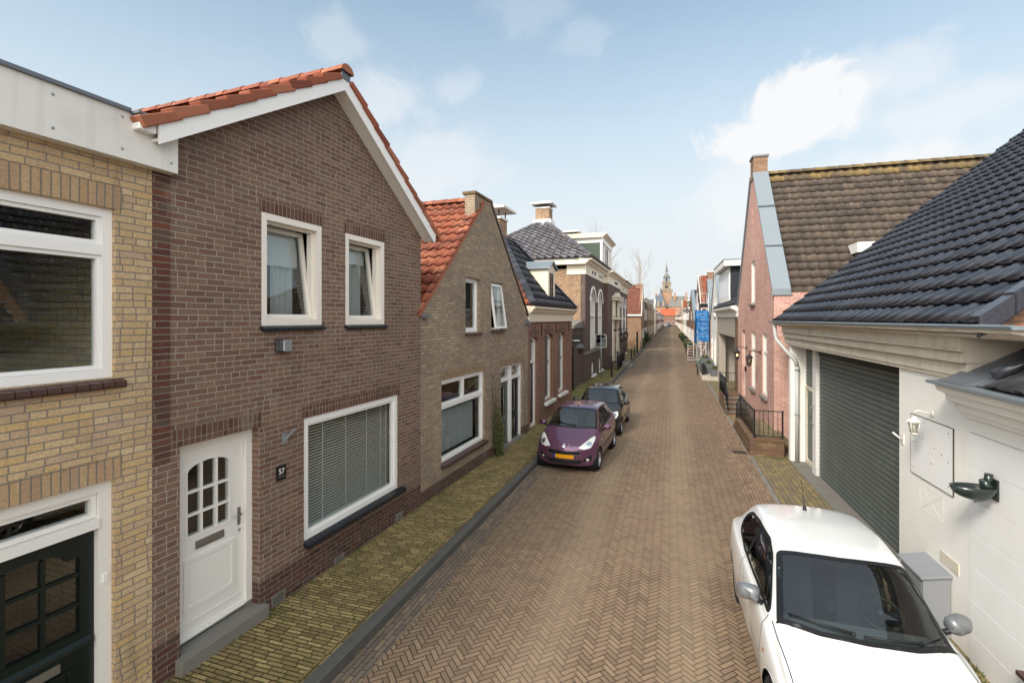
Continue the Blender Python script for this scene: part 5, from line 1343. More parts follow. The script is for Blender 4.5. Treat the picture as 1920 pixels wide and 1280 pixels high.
# drainpipe
mb = MB(FG); mb.tube([(15.5, .28, 3.75), (15.48, .27, 3.45), (15.42, .24, 3.3), (15.0, .07, 3.0), (14.9, -.1, 2.8), (14.88, -.14, 2.6)], .05, 10); mb.tube([(14.88, -.14, 2.62), (14.88, -.14, .05)], .052, 10)
dp = mb.build('drainpipe', M['pipe'], h)
mb = MB(FG)
for z in (2.5, 1.3): mb.lathe([(.06, 0), (.06, .04)], (14.88, -.14, z), 'z', 10)
mb.build('pipe_clip', M['steel'], dp)
# roof
sl = .845; e0, e1 = 6.12, 15.45; ww = .33; run = 6.4
O = FG.P(e0, ww, 3.83); A_ = FG.u*(e1-e0); B_ = FG.w*-run+Vector((0, 0, run*sl))
tile_roof(h, O, A_, B_, M['t_black'], .3, .35, 'flat', amp=.034, th=.036, jit=.003, slab=.12)
O2 = FG.P(e0, ww-2*run, 3.83); tile_roof(h, O2, A_, FG.w*run+Vector((0, 0, run*sl)), M['t_black'], .3, .35, 'flat', amp=.034, th=.036, jit=.003, slab=.12)
ridge(h, FG.P(e0, ww-run, 3.9+run*sl), FG.P(e1, ww-run, 3.9+run*sl), .14, .4, M['t_black'], drop=.0)
mb = MB(FG)
n = 23; st = run/n
for i in range(n):
    a = ww-i*st; b = a-st-.02
    za, zb = 3.83+(ww-a)*sl, 3.83+(ww-b)*sl
    mb.extu([(a, za-.12), (a, za+.075), (b, zb+.055), (b, zb-.12)], e0-.05, e0-.003)
    mb.extu([(a, za+.0755), (a, za+.1), (b, zb+.075), (b, zb+.0555)], e0-.05, e0+.12)
mb.build('verge_tiles', M['t_black'], h)
gz = lambda w: 3.74+(ww-w)*sl
mb = MB(FG); mb.extu([(.05, 3.802), (.05, gz(.05)-.09), (ww-run, gz(ww-run)-.09), (ww-2*run, 3.7), (ww-2*run, 0), (-.48, 0), (-.48, 3.802)], 6.25, 6.5); mb.box(6.5, GU0, -.9, -.48, 0, 3.79); mb.build('gable_wall', M['b_orange'], h)
mb = MB(FG); mb.extu([(-.365, 3.7), (-.365, gz(-.365)-.08), (ww-run, gz(ww-run)-.08), (ww-2*run, 3.7)], GU1-.26, GU1-.01); mb.build('gable_wall', M['b_orange'], h)
# things on the white wall
t = empty('hatch_panel', at(FG, 7.7, 0, 2.2), 0, 'flat white hatch board with thin dark edges on the white garage wall', 'panel')
mb = MB(FG); mb.box(7.21, 8.24, .001, .014, 1.765, 2.575); mb.build('board', M['board'], t)
mb = MB(FG); mb.ring(7.204, 8.246, 1.759, 2.581, .006, .0005, .016); mb.build('edge', simple('rusty edge', '#4a4238', .7), t)
mb = MB(FG)
for (u, z) in ((7.3, 1.85), (7.3, 2.15), (7.3, 2.5), (8.15, 1.85), (8.15, 2.5), (8.15, 2.2), (7.62, 2.24), (7.7, 2.02), (7.9, 2.3), (7.45, 2.2)): mb.lathe([(.0001, .019), (.01, .017), (.011, .013)], (u, 0, z), 'y', 6)
mb.build('screw', simple('rust', '#8a6f58', .8), t)
lm = paint_mat('flaking white iron', '#d7d4cc', .6, .4, '#8f8a80', scale=14)
M['lantern_w'] = lm
lantern('wall_lantern', FG.P(7.68, 0, 2.67), FG.w*1+FG.u*.12, 'old white painted lantern above the hatch board on the white wall', None, .68, arm=.2, mat='lantern_w', glassm=glass_mat('pale lantern glass', '#e6e4da', 1.6))
t = empty('wall_hook', at(FG, 8.53, 0, 2.2), 0, 'small white hook bracket beside the roller door', 'bracket')
mb = MB(FG); mb.tube([(8.5, .0, 2.15), (8.5, .05, 2.17), (8.51, .09, 2.21), (8.53, .12, 2.24)], .014, 6); mb.build('arm', M['lantern_w'], t); MB(FG).box(8.46, 8.54, .0, .015, 2.08, 2.22).build('base_plate', M['lantern_w'], t)
t = empty('drinking_bowl', at(FG, 6.42, 0, 2.1), 0, 'dark green cast iron cattle drinking bowl fixed to the white boards', 'drinking bowl')
mb = MB(FG); c0 = Vector((6.42, .2, 2.13)); ns, nr = 20, 7
rings = []
for j in range(nr+1):
    f = j/nr; ring = []
    for k in range(ns):
        a = 2*math.pi*k/ns
        ru, rw = .125, .19; sq_ = math.sin(f*math.pi/2)
        tip = 1+.12*max(0, math.sin(a))
        ring.append(mb.vert((c0.x+ru*math.cos(a)*sq_, c0.y+rw*math.sin(a)*sq_*tip, c0.z-.155*math.cos(f*math.pi/2)*(1-.1*math.sin(a)) )))
    rings.append(ring)
inner = []
for j in range(nr+1):
    f = 1-j/nr; ring = []
    for k in range(ns):
        a = 2*math.pi*k/ns; sq_ = math.sin(f*math.pi/2)*.93; tip = 1+.12*max(0, math.sin(a))
        ring.append(mb.vert((c0.x+.115*math.cos(a)*sq_, c0.y+.19*math.sin(a)*sq_*tip, c0.z+.004-.13*math.cos(f*math.pi/2))))
    inner.append(ring)
al = rings+inner
for i in range(len(al)-1):
    for k in range(ns): mb.face_i([al[i][k], al[i][(k+1) % ns], al[i+1][(k+1) % ns], al[i+1][k]], 0)
bw = mb.build('bowl', simple('dark green enamel', '#1f2a28', .3, coat=.5), t)
mb = MB(FG); mb.box(6.37, 6.53, .0, .03, 2.0, 2.22); mb.tube([(6.45, .02, 2.1), (6.45, .08, 2.13), (6.45, .1, 2.2)], [.06, .055, .045], 10); mb.lathe([(.0001, .08), (.035, .075), (.04, .0)], (6.45, .06, 2.19), 'z', 10)
mb.build('bracket', bw.data.materials[0], t)
mb = MB(FG); mb.lathe([(.0001, 0), (.09, .0)], (6.42, .22, 2.05), 'z', 12); mb.build('rust_patch', simple('rust brown', '#5d4433', .9), t)
mb = MB(FG); mb.ring(7.45, 8.02, 1.33, 1.67, .006, .0005, .003); mb.ext([(7.46, 1.34), (7.468, 1.34), (8.01, 1.66), (8.003, 1.665)], .0005, .0025); mb.ext([(7.46, 1.657), (8.003, 1.335), (8.01, 1.34), (7.467, 1.662)], .0006, .0028); mb.build('plaster_trace', paint_mat('old paint trace', '#dcd3c4', .7, .4, '#cbbfab', scale=8), h)
t = empty('utility_box', at(FG, 7.55, .2, 0), 0, 'grey metal utility cabinet with sloping lid against the white wall', 'cabinet')
mb = MB(FG); mb.extu([(.01, .0), (.29, .0), (.29, .7), (.01, .76)], 7.26, 7.84); cb = mb.build('cabinet', M['steel'], t, bevel=.006)
gm = paint_mat('grey cabinet paint', '#8b8d90', .45, .2, '#6d6f70'); cb.data.materials[0] = gm
mb = MB(FG); mb.extu([(.0, .765), (.325, .70), (.325, .73), (.0, .8)], 7.23, 7.87); mb.build('lid', gm, t, bevel=.005)
mb = MB(FG); mb.box(7.29, 7.81, .291, .296, .06, .66); mb.lathe([(.0001, .312), (.02, .31), (.022, .296)], (7.75, 0, .5), 'y', 8); mb.build('door', gm, t)
mb = MB(FG); mb.box(7.1, 7.5, .0, .012, .86, 1.0); tag(mb.build('stained_patch', M['corn']), 'stained cream patch on the wall above the grey cabinet', 'wall patch')

# ---- low neighbour with white boards
h = empty('boarded_house', at(FG, 4), 0, 'low white boarded building with moulded cornice at the right edge', 'house', 'houses along the street')
NU0, NU1 = -2.5, 6.872
mb = MB(FG); mb.box(NU0, NU1, -.25, -.01, 0, 3.1); mb.box(NU0, NU1, -6, -5.8, 0, 3.1); mb.box(NU0, NU0+.2, -5.8, -.25, 0, 3.1); mb.build('wall', M['board'], h)
mb = MB(FG); z = 2.62
while z > 0:
    mb.extu([(-.009, z-.376), (.0085, z-.377), (.012, z-.374), (.012, z-.003), (.0085, z), (-.009, z)], NU0, NU1-.004); z -= .38
mb.build('boards', M['board'], h)
mb = MB(FG); mb.box(NU0, NU1, -.2, .03, 2.63, 2.78)
mb.extu([(-.2, 2.781), (.03, 2.781), (.06, 2.79), (.07, 2.83), (.1, 2.85), (.12, 2.93), (.19, 2.96), (.2, 3.03), (.28, 3.07), (.3, 3.13), (-.2, 3.16)], NU0, NU1+.1)
co = mb.build('cornice', M['white'], h)
mb = MB(FG); mb.extu([(-.3, 3.161), (.31, 3.135), (.36, 3.15), (.36, 3.18), (.3, 3.185), (-.3, 3.19)], NU0, NU1+.17); mb.build('gutter_rim', M['zinc'], co)
O = FG.P(NU0, .22, 3.19); tile_roof(h, O, FG.u*(6.2-NU0), FG.w*-4.2+Vector((0, 0, 2.6)), M['t_brown'], .33, .38, 'flat', amp=.03, th=.03)
M['t_char'] = tile_mat('charcoal tiles', ['#4a4748', '#545152', '#413f41'], .33, .38, .6, moss='#6a675e', mossamt=.2, dark='#2d2b2c', wear=.25)
for c in h.children:
    if c.name.startswith('roof'): c.data.materials[0] = M['t_char']
mb = MB(FG)
for i in range(7):
    a = .1-i*.36; za = 3.24+(.22-a)*.62; mb.tube([(6.27, a, za), (6.27, a-.38, za+.235)], [.062, .055], 10)
mb.build('verge_roll', M['t_black'], h)
mb = MB(FG); mb.face([(6.15, .2, 3.2), (6.87, .2, 3.2), (6.87, -.5, 3.62), (6.15, -.5, 3.62)]); mb.extu([(.2, 3.19), (.3, 3.19), (.2, 3.22), (-.3, 3.5), (-.4, 3.5)], 6.4, 6.95); mb.build('flashing', M['lead'], h)
t = empty('ledge', at(FG, 5.5, 0, .5), 0, 'small reddish brown ledge on the white boards at the bottom right', 'ledge')
mb = MB(FG); mb.extz([(5.9, .012), (5.9, .14), (5.0, .14), (5.0, .012)], .52, .56); mb.build('shelf', M['brownsill'], t)

# ------------------------------------------------------------------ pink brick gable house
FP = Fr((3.39, 0, 0), (-.02, 1, 0), (-1, -.02, 0))
h = empty('brick_house', at(FP, 20.6), 0, 'tall pinkish red brick gable house with zinc coping and lichened brown roof', 'house', 'houses along the street')
U0, U1 = 16.9, 24.2; UA = 20.55
holes = [rect(22.3, 23.1, .55, 3.42), rect(20.0, 20.85, 1.27, 3.4), rect(17.9, 18.75, 1.3, 3.4), rect(20.05, 20.9, 4.5, 6.1)]
wall(h, FP, [(U0, 0), (22.3, 0), (22.3, 3.42), (23.1, 3.42), (23.1, 0), (U1, 0), (U1, 4.4), (UA+.3, 9.25), (UA-.3, 9.25), (U0+.05, 4.72), (U0, 4.72)], holes[1:], M['b_pink'], thick=.4)
mb = MB(FP); mb.box(U0, U0+.3, -1.2, -.401, 0, 4.72); mb.box(U0+.3, U0+.55, -12, -.401, 0, 4.2); mb.box(U1-.3, U1, -12, -.401, 0, 4.2); mb.box(U0+.56, U1-.31, -12, -11.8, 0, 4.2); mb.build('side_wall', M['b_pink'], h)
mb = MB(FP); mb.ext([(U0-.04, 4.7), (UA-.36, 9.3), (UA-.36, 9.42), (U0-.04, 4.84)], -.46, .06); mb.ext([(U1+.04, 4.38), (U1+.04, 4.52), (UA+.36, 9.42), (UA+.36, 9.3)], -.46, .06)
mb.box(U0-.045, U0+.1, -.5, .07, 4.64, 4.7); mb.build('coping', M['zinc'], h)
for f in (.32, .66):
  mb = MB(FP); mb.ext([(U0-.05+(UA-.36-U0)*f, 4.845+4.58*f), (U0-.05+(UA-.36-U0)*f+.03, 4.885+4.58*f), (U0-.05+(UA-.36-U0)*f+.03, 4.895+4.58*f), (U0-.06+(UA-.36-U0)*f, 4.855+4.58*f)], -.465, .065); mb.build('coping_seam', M['lead'], h)
c = chimney(h, FP, UA-.3, UA+.3, -.46, .03, 9.2, 10.0, M['b_brown'], band=False)
MB(FP).box(UA-.34, UA+.34, -.5, .07, 10.001, 10.07).build('chimney_cap', M['lead'], c)
for i, r in enumerate(((20.0, 20.85, 1.27, 3.4), (17.9, 18.75, 1.3, 3.4), (20.05, 20.9, 4.5, 6.1))):
    w = window(h, FP, *r, mat='creamf', w=-.035, t=.07, trans=(2.75,) if i < 2 else (), bar=.06)
    flat_sill(w, FP, r[0]-.06, r[1]+.06, r[2]+.0, 'stone', .1, .1)
mb = MB(FP); mb.ring(22.3, 23.1, .58, 3.42, .08, -.2, -.1, tb=.001); mb.box(22.38, 23.02, -.19, -.11, 2.65, 2.73); o = mb.build('door_frame', M['creamf'], h)
mb = MB(FP); mb.box(22.38, 23.02, -.18, -.14, .58, 2.65); mb.ring(22.5, 22.9, .75, 1.4, .04, -.14, -.125); mb.ring(22.5, 22.9, 1.55, 2.5, .04, -.14, -.125); d = mb.build('door', M['creamf'], h)
mb = MB(FP); mb.tube([(22.45, -.14, 1.6), (22.45, -.08, 1.6), (22.55, -.08, 1.6)], .012, 6); mb.build('handle', M['iron'], d); MB(FP).box(22.37, 23.03, -.15, -.145, 2.72, 3.36).build('pane', M['glass'], o)
room(h, FP, 17.3, 23.8, .6, 4.0, 2.5, -.43); room(h, FP, 19.5, 21.5, 4.1, 6.4, 2.5, -.43)
mb = MB(FP); mb.box(UA-.03, UA+.03, .0, .03, 7.5, 8.1); mb.box(UA-.16, UA+.16, .0, .025, 7.78, 7.83); mb.build('wall_anchor', M['b_pink'], h)
ez0 = 4.1; uE = U0-.12; rz = 9.32
O = FP.P(uE, -.44, ez0); T_ = FP.P(UA, -.44, rz)
tile_roof(h, O, FP.w*-12, T_-O, M['t_brown'], .3, .335, 'wave', amp=.044, th=.026)
O = FP.P(U1+.12, -.44, ez0); tile_roof(h, O, FP.w*-12, FP.P(UA, -.44, rz)-O, M['t_brown'], .3, .335, 'wave', amp=.044, th=.026)
ridge(h, FP.P(UA, -.46, rz+.05), FP.P(UA, -12.4, rz+.05), .15, .4, M['t_lichen'], drop=.0)
d_ = (T_-O); 
# lichen covers the two top courses
O3 = FP.P(uE, -.44, ez0); full = FP.P(UA, -.44, rz)-O3; nB = full.normalized(); nN = (FP.w*-1).cross(nB); nN = nN if nN.z > 0 else -nN
tile_roof(h, O3+nB*(full.length-.4)+nN*.012, FP.w*-12, nB*.4, M['t_lichen'], .3, .335, 'wave', amp=.044, th=.026, slab=.02, name='top_courses')
mb = MB(FP); mb.box(17.7, 18.9, -4.4, -2.55, 4.9, 5.97); do = mb.build('dormer', M['zinc'], h); mb = MB(FP); mb.box(17.55, 19.0, -4.5, -2.45, 5.971, 6.28); mb.build('dormer_roof', M['white'], do)
mb = MB(FP); mb.lathe([(.09, 0), (.09, .12), (.0001, .14)], (19.6, -5.8, 8.0), 'z', 8); mb.build('roof_vent', M['t_brown'], h)
lantern('wall_lantern', FP.P(19.05, 0, 2.72), FP.w, 'unlit black lantern between the windows of the pink brick house', 'lanterns on the pink brick house', 1.12, arm=.36)
lantern('wall_lantern', FP.P(21.9, 0, 2.72), FP.w, 'lit black lantern beside the door of the pink brick house', 'lanterns on the pink brick house', 1.12, lit=True, arm=.36)
MB(FP).box(21.95, 22.1, .0, .05, 1.75, 1.95).build('letterbox', M['iron'], h)
# terraces, steps and railings
t = empty('terrace', (2.6, 17, 0), 0, 'raised brick terrace with soldier edge beside the white garage pier', 'terrace')
mb = MB(); mb.box(2.14, 2.42, 15.3, 18.3, 0, .43); mb.box(2.421, 3.02, 15.3, 15.58, 0, .43); mb.build('retaining_wall', M['b_low'], t)
mb = MB(); mb.box(2.12, 2.43, 15.28, 18.3, .431, .5); mb.box(2.431, 3.03, 15.28, 15.59, .431, .5); mb.build('coping', M['b_low'], t)
mb = MB(); mb.box(2.431, 3.2, 15.591, 18.3, .3, .45); mb.build('floor', M['pave2'], t)
mb = MB()
for i in range(3): mb.box(2.14, 3.1, 18.301+i*.28, 18.58+i*.28, 0, .42-i*.14)
mb.build('step', M['b_low'], t)
t = empty('iron_railing', (2.3, 16.5, .5), 0, 'black bar railing on the brick terrace nearest the garage', 'railing', 'railings of the pink brick house')
def railing(parent, pts, z0f, hgt, sp=.13):
    mb = MB()
    for (x0, y0), (x1, y1) in zip(pts, pts[1:]):
        L = math.hypot(x1-x0, y1-y0); n = max(1, round(L/sp))
        for i in range(n+1):
            f = i/n; x, y = x0+(x1-x0)*f, y0+(y1-y0)*f; z = z0f(x, y); mb.tube([(x, y, z+.05), (x, y, z+hgt)], .008, 5)
        for zz in (.06, hgt): mb.tube([(x0, y0, z0f(x0, y0)+zz), (x1, y1, z0f(x1, y1)+zz)], .014, 6)
    mb.build('bars', M['iron'], parent)
    for (x, y) in pts: MB().box(x-.02, x+.02, y-.02, y+.02, z0f(x, y), z0f(x, y)+hgt+.03).build('post', M['iron'], parent)
railing(t, [(3.0, 15.42), (2.28, 15.42), (2.26, 18.2), (2.24, 19.1)], lambda x, y: .5 if y < 18.3 else max(.0, .5-(y-18.3)*.55), .78)
t = empty('entrance_steps', (2.5, 22, 0), 0, 'mossy stone steps up to the door of the pink brick house', 'steps')
mb = MB()
for i in range(4): mb.box(2.14, 2.95, 21.3+i*.27, 24.6 if i == 3 else 21.3+(i+1)*.27+.001, 0, .15*(i+1)-.002*i)
mb.build('tread', M['b_low'], t)
mb = MB()
for i in range(4): mb.box(2.12, 2.97, 21.27+i*.27, 21.33+i*.27+.2, .15*(i+1)-.002*i+.0, .15*(i+1)+.02)
mb.build('nosing', M['stone'], t)
t = empty('iron_railing', (2.2, 23, .6), 0, 'black bar railing along the door steps of the pink brick house', 'railing', 'railings of the pink brick house')
railing(t, [(2.18, 21.3), (2.18, 22.2), (2.16, 24.5), (2.9, 24.5)], lambda x, y: .1+min(.5, max(0, (y-21.3)*.55)), .82)
t = empty('drain_grate', (1.95, 15.6, 0), 0, 'iron drain grate set in the paving before the brick terrace', 'drain grate')
mb = MB(); mb.extz(rect(1.72, 2.1, 15.4, 15.75), .001, .012, [rect(1.75, 2.07, 15.43, 15.72)])
for i in range(6): mb.box(1.765+i*.052, 1.79+i*.052, 15.43, 15.72, .002, .011)
mb.build('grate', simple('rusty iron', '#5b4a40', .7, .3), t); MB().box(1.75, 2.07, 15.43, 15.72, .0005, .0018).build('pit', M['dark'], t)

# ------------------------------------------------------------------ grey garage house with black dormer
FR = Fr((3.2, 0, 0), (-.012, 1, 0), (-1, -.012, 0))
h = empty('garage_house', at(FR, 29), 0, 'grey fronted garage house with black clad dormer and white fascia', 'house', 'houses along the street')
U0, U1 = 24.25, 33.4
wall(h, FR, [(U0, 0), (25.3, 0), (25.3, 3.02), (32.6, 3.02), (32.6, 0), (U1, 0), (U1, 4.0), (U0, 4.0)], [], M['sand'], thick=.4)
MB(FR).box(U0, 25.0, .001, .03, 0, 3.98).build('brick_pier', M['b_low'], h)
gr = paint_mat('warm grey cladding', '#a09689', .7, .2, '#857b6f')
for c in h.children:
    if c.name.startswith('wall'): c.data.materials[0] = gr
mb = MB(FR); mb.box(U0, U0+.2, -8, -.401, 0, 4); mb.box(U1-.2, U1, -8, -.401, 0, 4); mb.box(25.0, 33, -1.3, -1.2, 2.9, 3.9); mb.build('side_wall', gr, h)
mb = MB(FR)
for i in range(28):
    z0 = .05+i*.106; mb.extu([(-1.0, z0), (-.95, z0), (-.93, z0+.05), (-.95, z0+.104), (-1., z0+.104)], 25.2, 32.7)
mb.build('roller_door', M['shutter'], h)
mb = MB(FR); mb.box(U0-.0, U1+.1, -.28, .06, 4.001, 4.25); mb.extu([(-.28, 4.251), (.08, 4.251), (.14, 4.32), (.3, 4.38), (.32, 4.5), (-.28, 4.55)], U0-.06, U1+.1); mb.build('cornice', M['whited'], h)
O = FR.P(U0, .25, 4.53); tile_roof(h, O, FR.u*(U1-U0), FR.w*-4+Vector((0, 0, 3.2)), M['t_slate'], .3, .36, 'pan', amp=.04)
mb = MB(FR); mb.box(28.2, 33.2, -4, -.15, 4.6, 6.7); do = mb.build('dormer', M['iron'], h)
mb = MB(FR)
for i in range(8): mb.extu([(-4, 4.6+i*.26), (-.155, 4.6+i*.26), (-.155, 4.85+i*.26), (-4, 4.85+i*.26)], 28.16, 28.198)
mb.build('cladding', simple('black boards', '#26282d', .5), do)
mb = MB(FR); mb.box(28.25, 33.15, -.149, -.09, 4.7, 6.68); mb.build('window_band', M['frame'], do)
mb = MB(FR)
for k in range(3): mb.box(28.4+k*1.58, 29.8+k*1.58, -.089, -.083, 5.1, 6.5)
mb.build('pane', M['blind'], do)
mb = MB(FR); mb.box(27.8, 33.4, -4.2, .2, 6.701, 7.02); mb.build('dormer_roof', M['whited'], do); MB(FR).box(27.77, 33.43, -4.2, .23, 7.021, 7.06).build('roof_edge', M['zinc'], do)
# further houses on the right
street_house(Fr((2.98, 0, 0), (0, 1, 0), (-1, 0, 0)), 33.5, 40.9, 3.9, 'gable', 'render', 't_red', 'white gable house with broad zinc coping behind the planters', rise=3.3, nw=3, st=1, coping='zinc', chim=False, name='rendered_house', door=1)
street_house(Fr((2.95, 0, 0), (0, 1, 0), (-1, 0, 0)), 41, 47.4, 4.2, 'gable', 'b_pink', 't_red', 'narrow brick gable house with zinc coping beside the scaffold tower', rise=2.9, nw=2, st=1, coping='zinc')
street_house(Fr((2.85, 0, 0), (0, 1, 0), (-1, 0, 0)), 50, 63.5, 4.3, 'gable', 'b_red', 't_red', 'wide red tiled gable house rising behind the scaffold tower', rise=4.2, nw=4, st=1, chm='b_red', depth=12)
street_house(Fr((2.7, 0, 0), (0, 1, 0), (-1, 0, 0)), 63.6, 80, 3.6, 'gable', 'b_brown', 't_slate', 'house with tall zinc coped gable beyond the red tiled one', rise=4.2, nw=5, st=1, coping='zinc', chim=False, dormer=(3, 'iron'))
street_house(Fr((2.75, 0, 0), (0, 1, 0), (-1, 0, 0)), 80.1, 97, 5.2, 'eave', 'b_orange', 't_orange', 'orange brown brick terrace halfway down the right side', rise=2.6, nw=6, st=2)
street_house(Fr((2.7, 0, 0), (0, 1, 0), (-1, 0, 0)), 97.1, 118, 5.4, 'eave', 'render', 't_slate', 'cream rendered house with green gabled dormer on the right side', rise=2.4, nw=6, st=2, dormer=(5, 'green2'), name='rendered_house', chim=False)
street_house(Fr((2.6, 0, 0), (0, 1, 0), (-1, 0, 0)), 118.1, 145, 4.9, 'gable', 'b_yellow', 't_red', 'yellow brick gable house far down the right side', rise=3.6, nw=6, st=2)
street_house(Fr((2.6, 0, 0), (0, 1, 0), (-1, 0, 0)), 145.1, 190, 4.8, 'eave', 'b_brown', 't_red', 'long brown terrace far down the right side', rise=2.6, nw=12, st=2)
street_house(Fr((2.5, 0, 0), (0, 1, 0), (-1, 0, 0)), 190.1, 300, 5.0, 'eave', 'b_orange', 't_slate', 'last pale brown terrace on the right before the closing building', rise=2.4, nw=22, st=2, chim=False)
# ------------------------------------------------------------------ cars
def pchip(xs, ys):
    n = len(xs); h = [xs[i+1]-xs[i] for i in range(n-1)]; d = [(ys[i+1]-ys[i])/h[i] for i in range(n-1)]; m = [0.]*n
    for i in range(1, n-1):
        if d[i-1]*d[i] > 0:
            w1 = 2*h[i]+h[i-1]; w2 = h[i]+2*h[i-1]; m[i] = (w1+w2)/(w1/d[i-1]+w2/d[i])
    m[0], m[-1] = d[0], d[-1]
    def f(x):
        x = min(max(x, xs[0]), xs[-1]); i = 0
        while i < n-2 and x > xs[i+1]: i += 1
        t = (x-xs[i])/h[i]; t2, t3 = t*t, t*t*t
        return (2*t3-3*t2+1)*ys[i]+(t3-2*t2+t)*h[i]*m[i]+(-2*t3+3*t2)*ys[i+1]+(t3-t2)*h[i]*m[i+1]
    return f
def catmull(P, segs):
    out = []
    n = len(P)
    for i in range(n-1):
        p0 = P[max(i-1, 0)]; p1 = P[i]; p2 = P[i+1]; p3 = P[min(i+2, n-1)]
        k = segs[i]
        def kn(a, b): return max(1e-4, math.hypot(b[0]-a[0], b[1]-a[1])**.5)
        t0 = 0; t1 = t0+kn(p0, p1); t2 = t1+kn(p1, p2); t3 = t2+kn(p2, p3)
        for j in range(k):
            t = t1+(t2-t1)*j/k; q = []
            for c in (0, 1):
                A1 = ((t1-t)*p0[c]+(t-t0)*p1[c])/(t1-t0); A2 = ((t2-t)*p1[c]+(t-t1)*p2[c])/(t2-t1); A3 = ((t3-t)*p2[c]+(t-t2)*p3[c])/(t3-t2)
                B1 = ((t2-t)*A1+(t-t0)*A2)/(t2-t0); B2 = ((t3-t)*A2+(t-t1)*A3)/(t3-t1)
                q.append(((t2-t)*B1+(t-t1)*B2)/(t2-t1))
            out.append(tuple(q))
    out.append(tuple(P[-1])); return out
def inpoly(p, poly):
    x, y = p; r = False; n = len(poly)
    for i in range(n):
        (x1, y1), (x2, y2) = poly[i], poly[(i+1) % n]
        if (y1 > y) != (y2 > y) and x < (x2-x1)*(y-y1)/(y2-y1)+x1: r = not r
    return r
def circ(cx, cy, r, n=28): return [(cx+r*math.cos(6.28318*i/n), cy+r*math.sin(6.28318*i/n)) for i in range(n)]

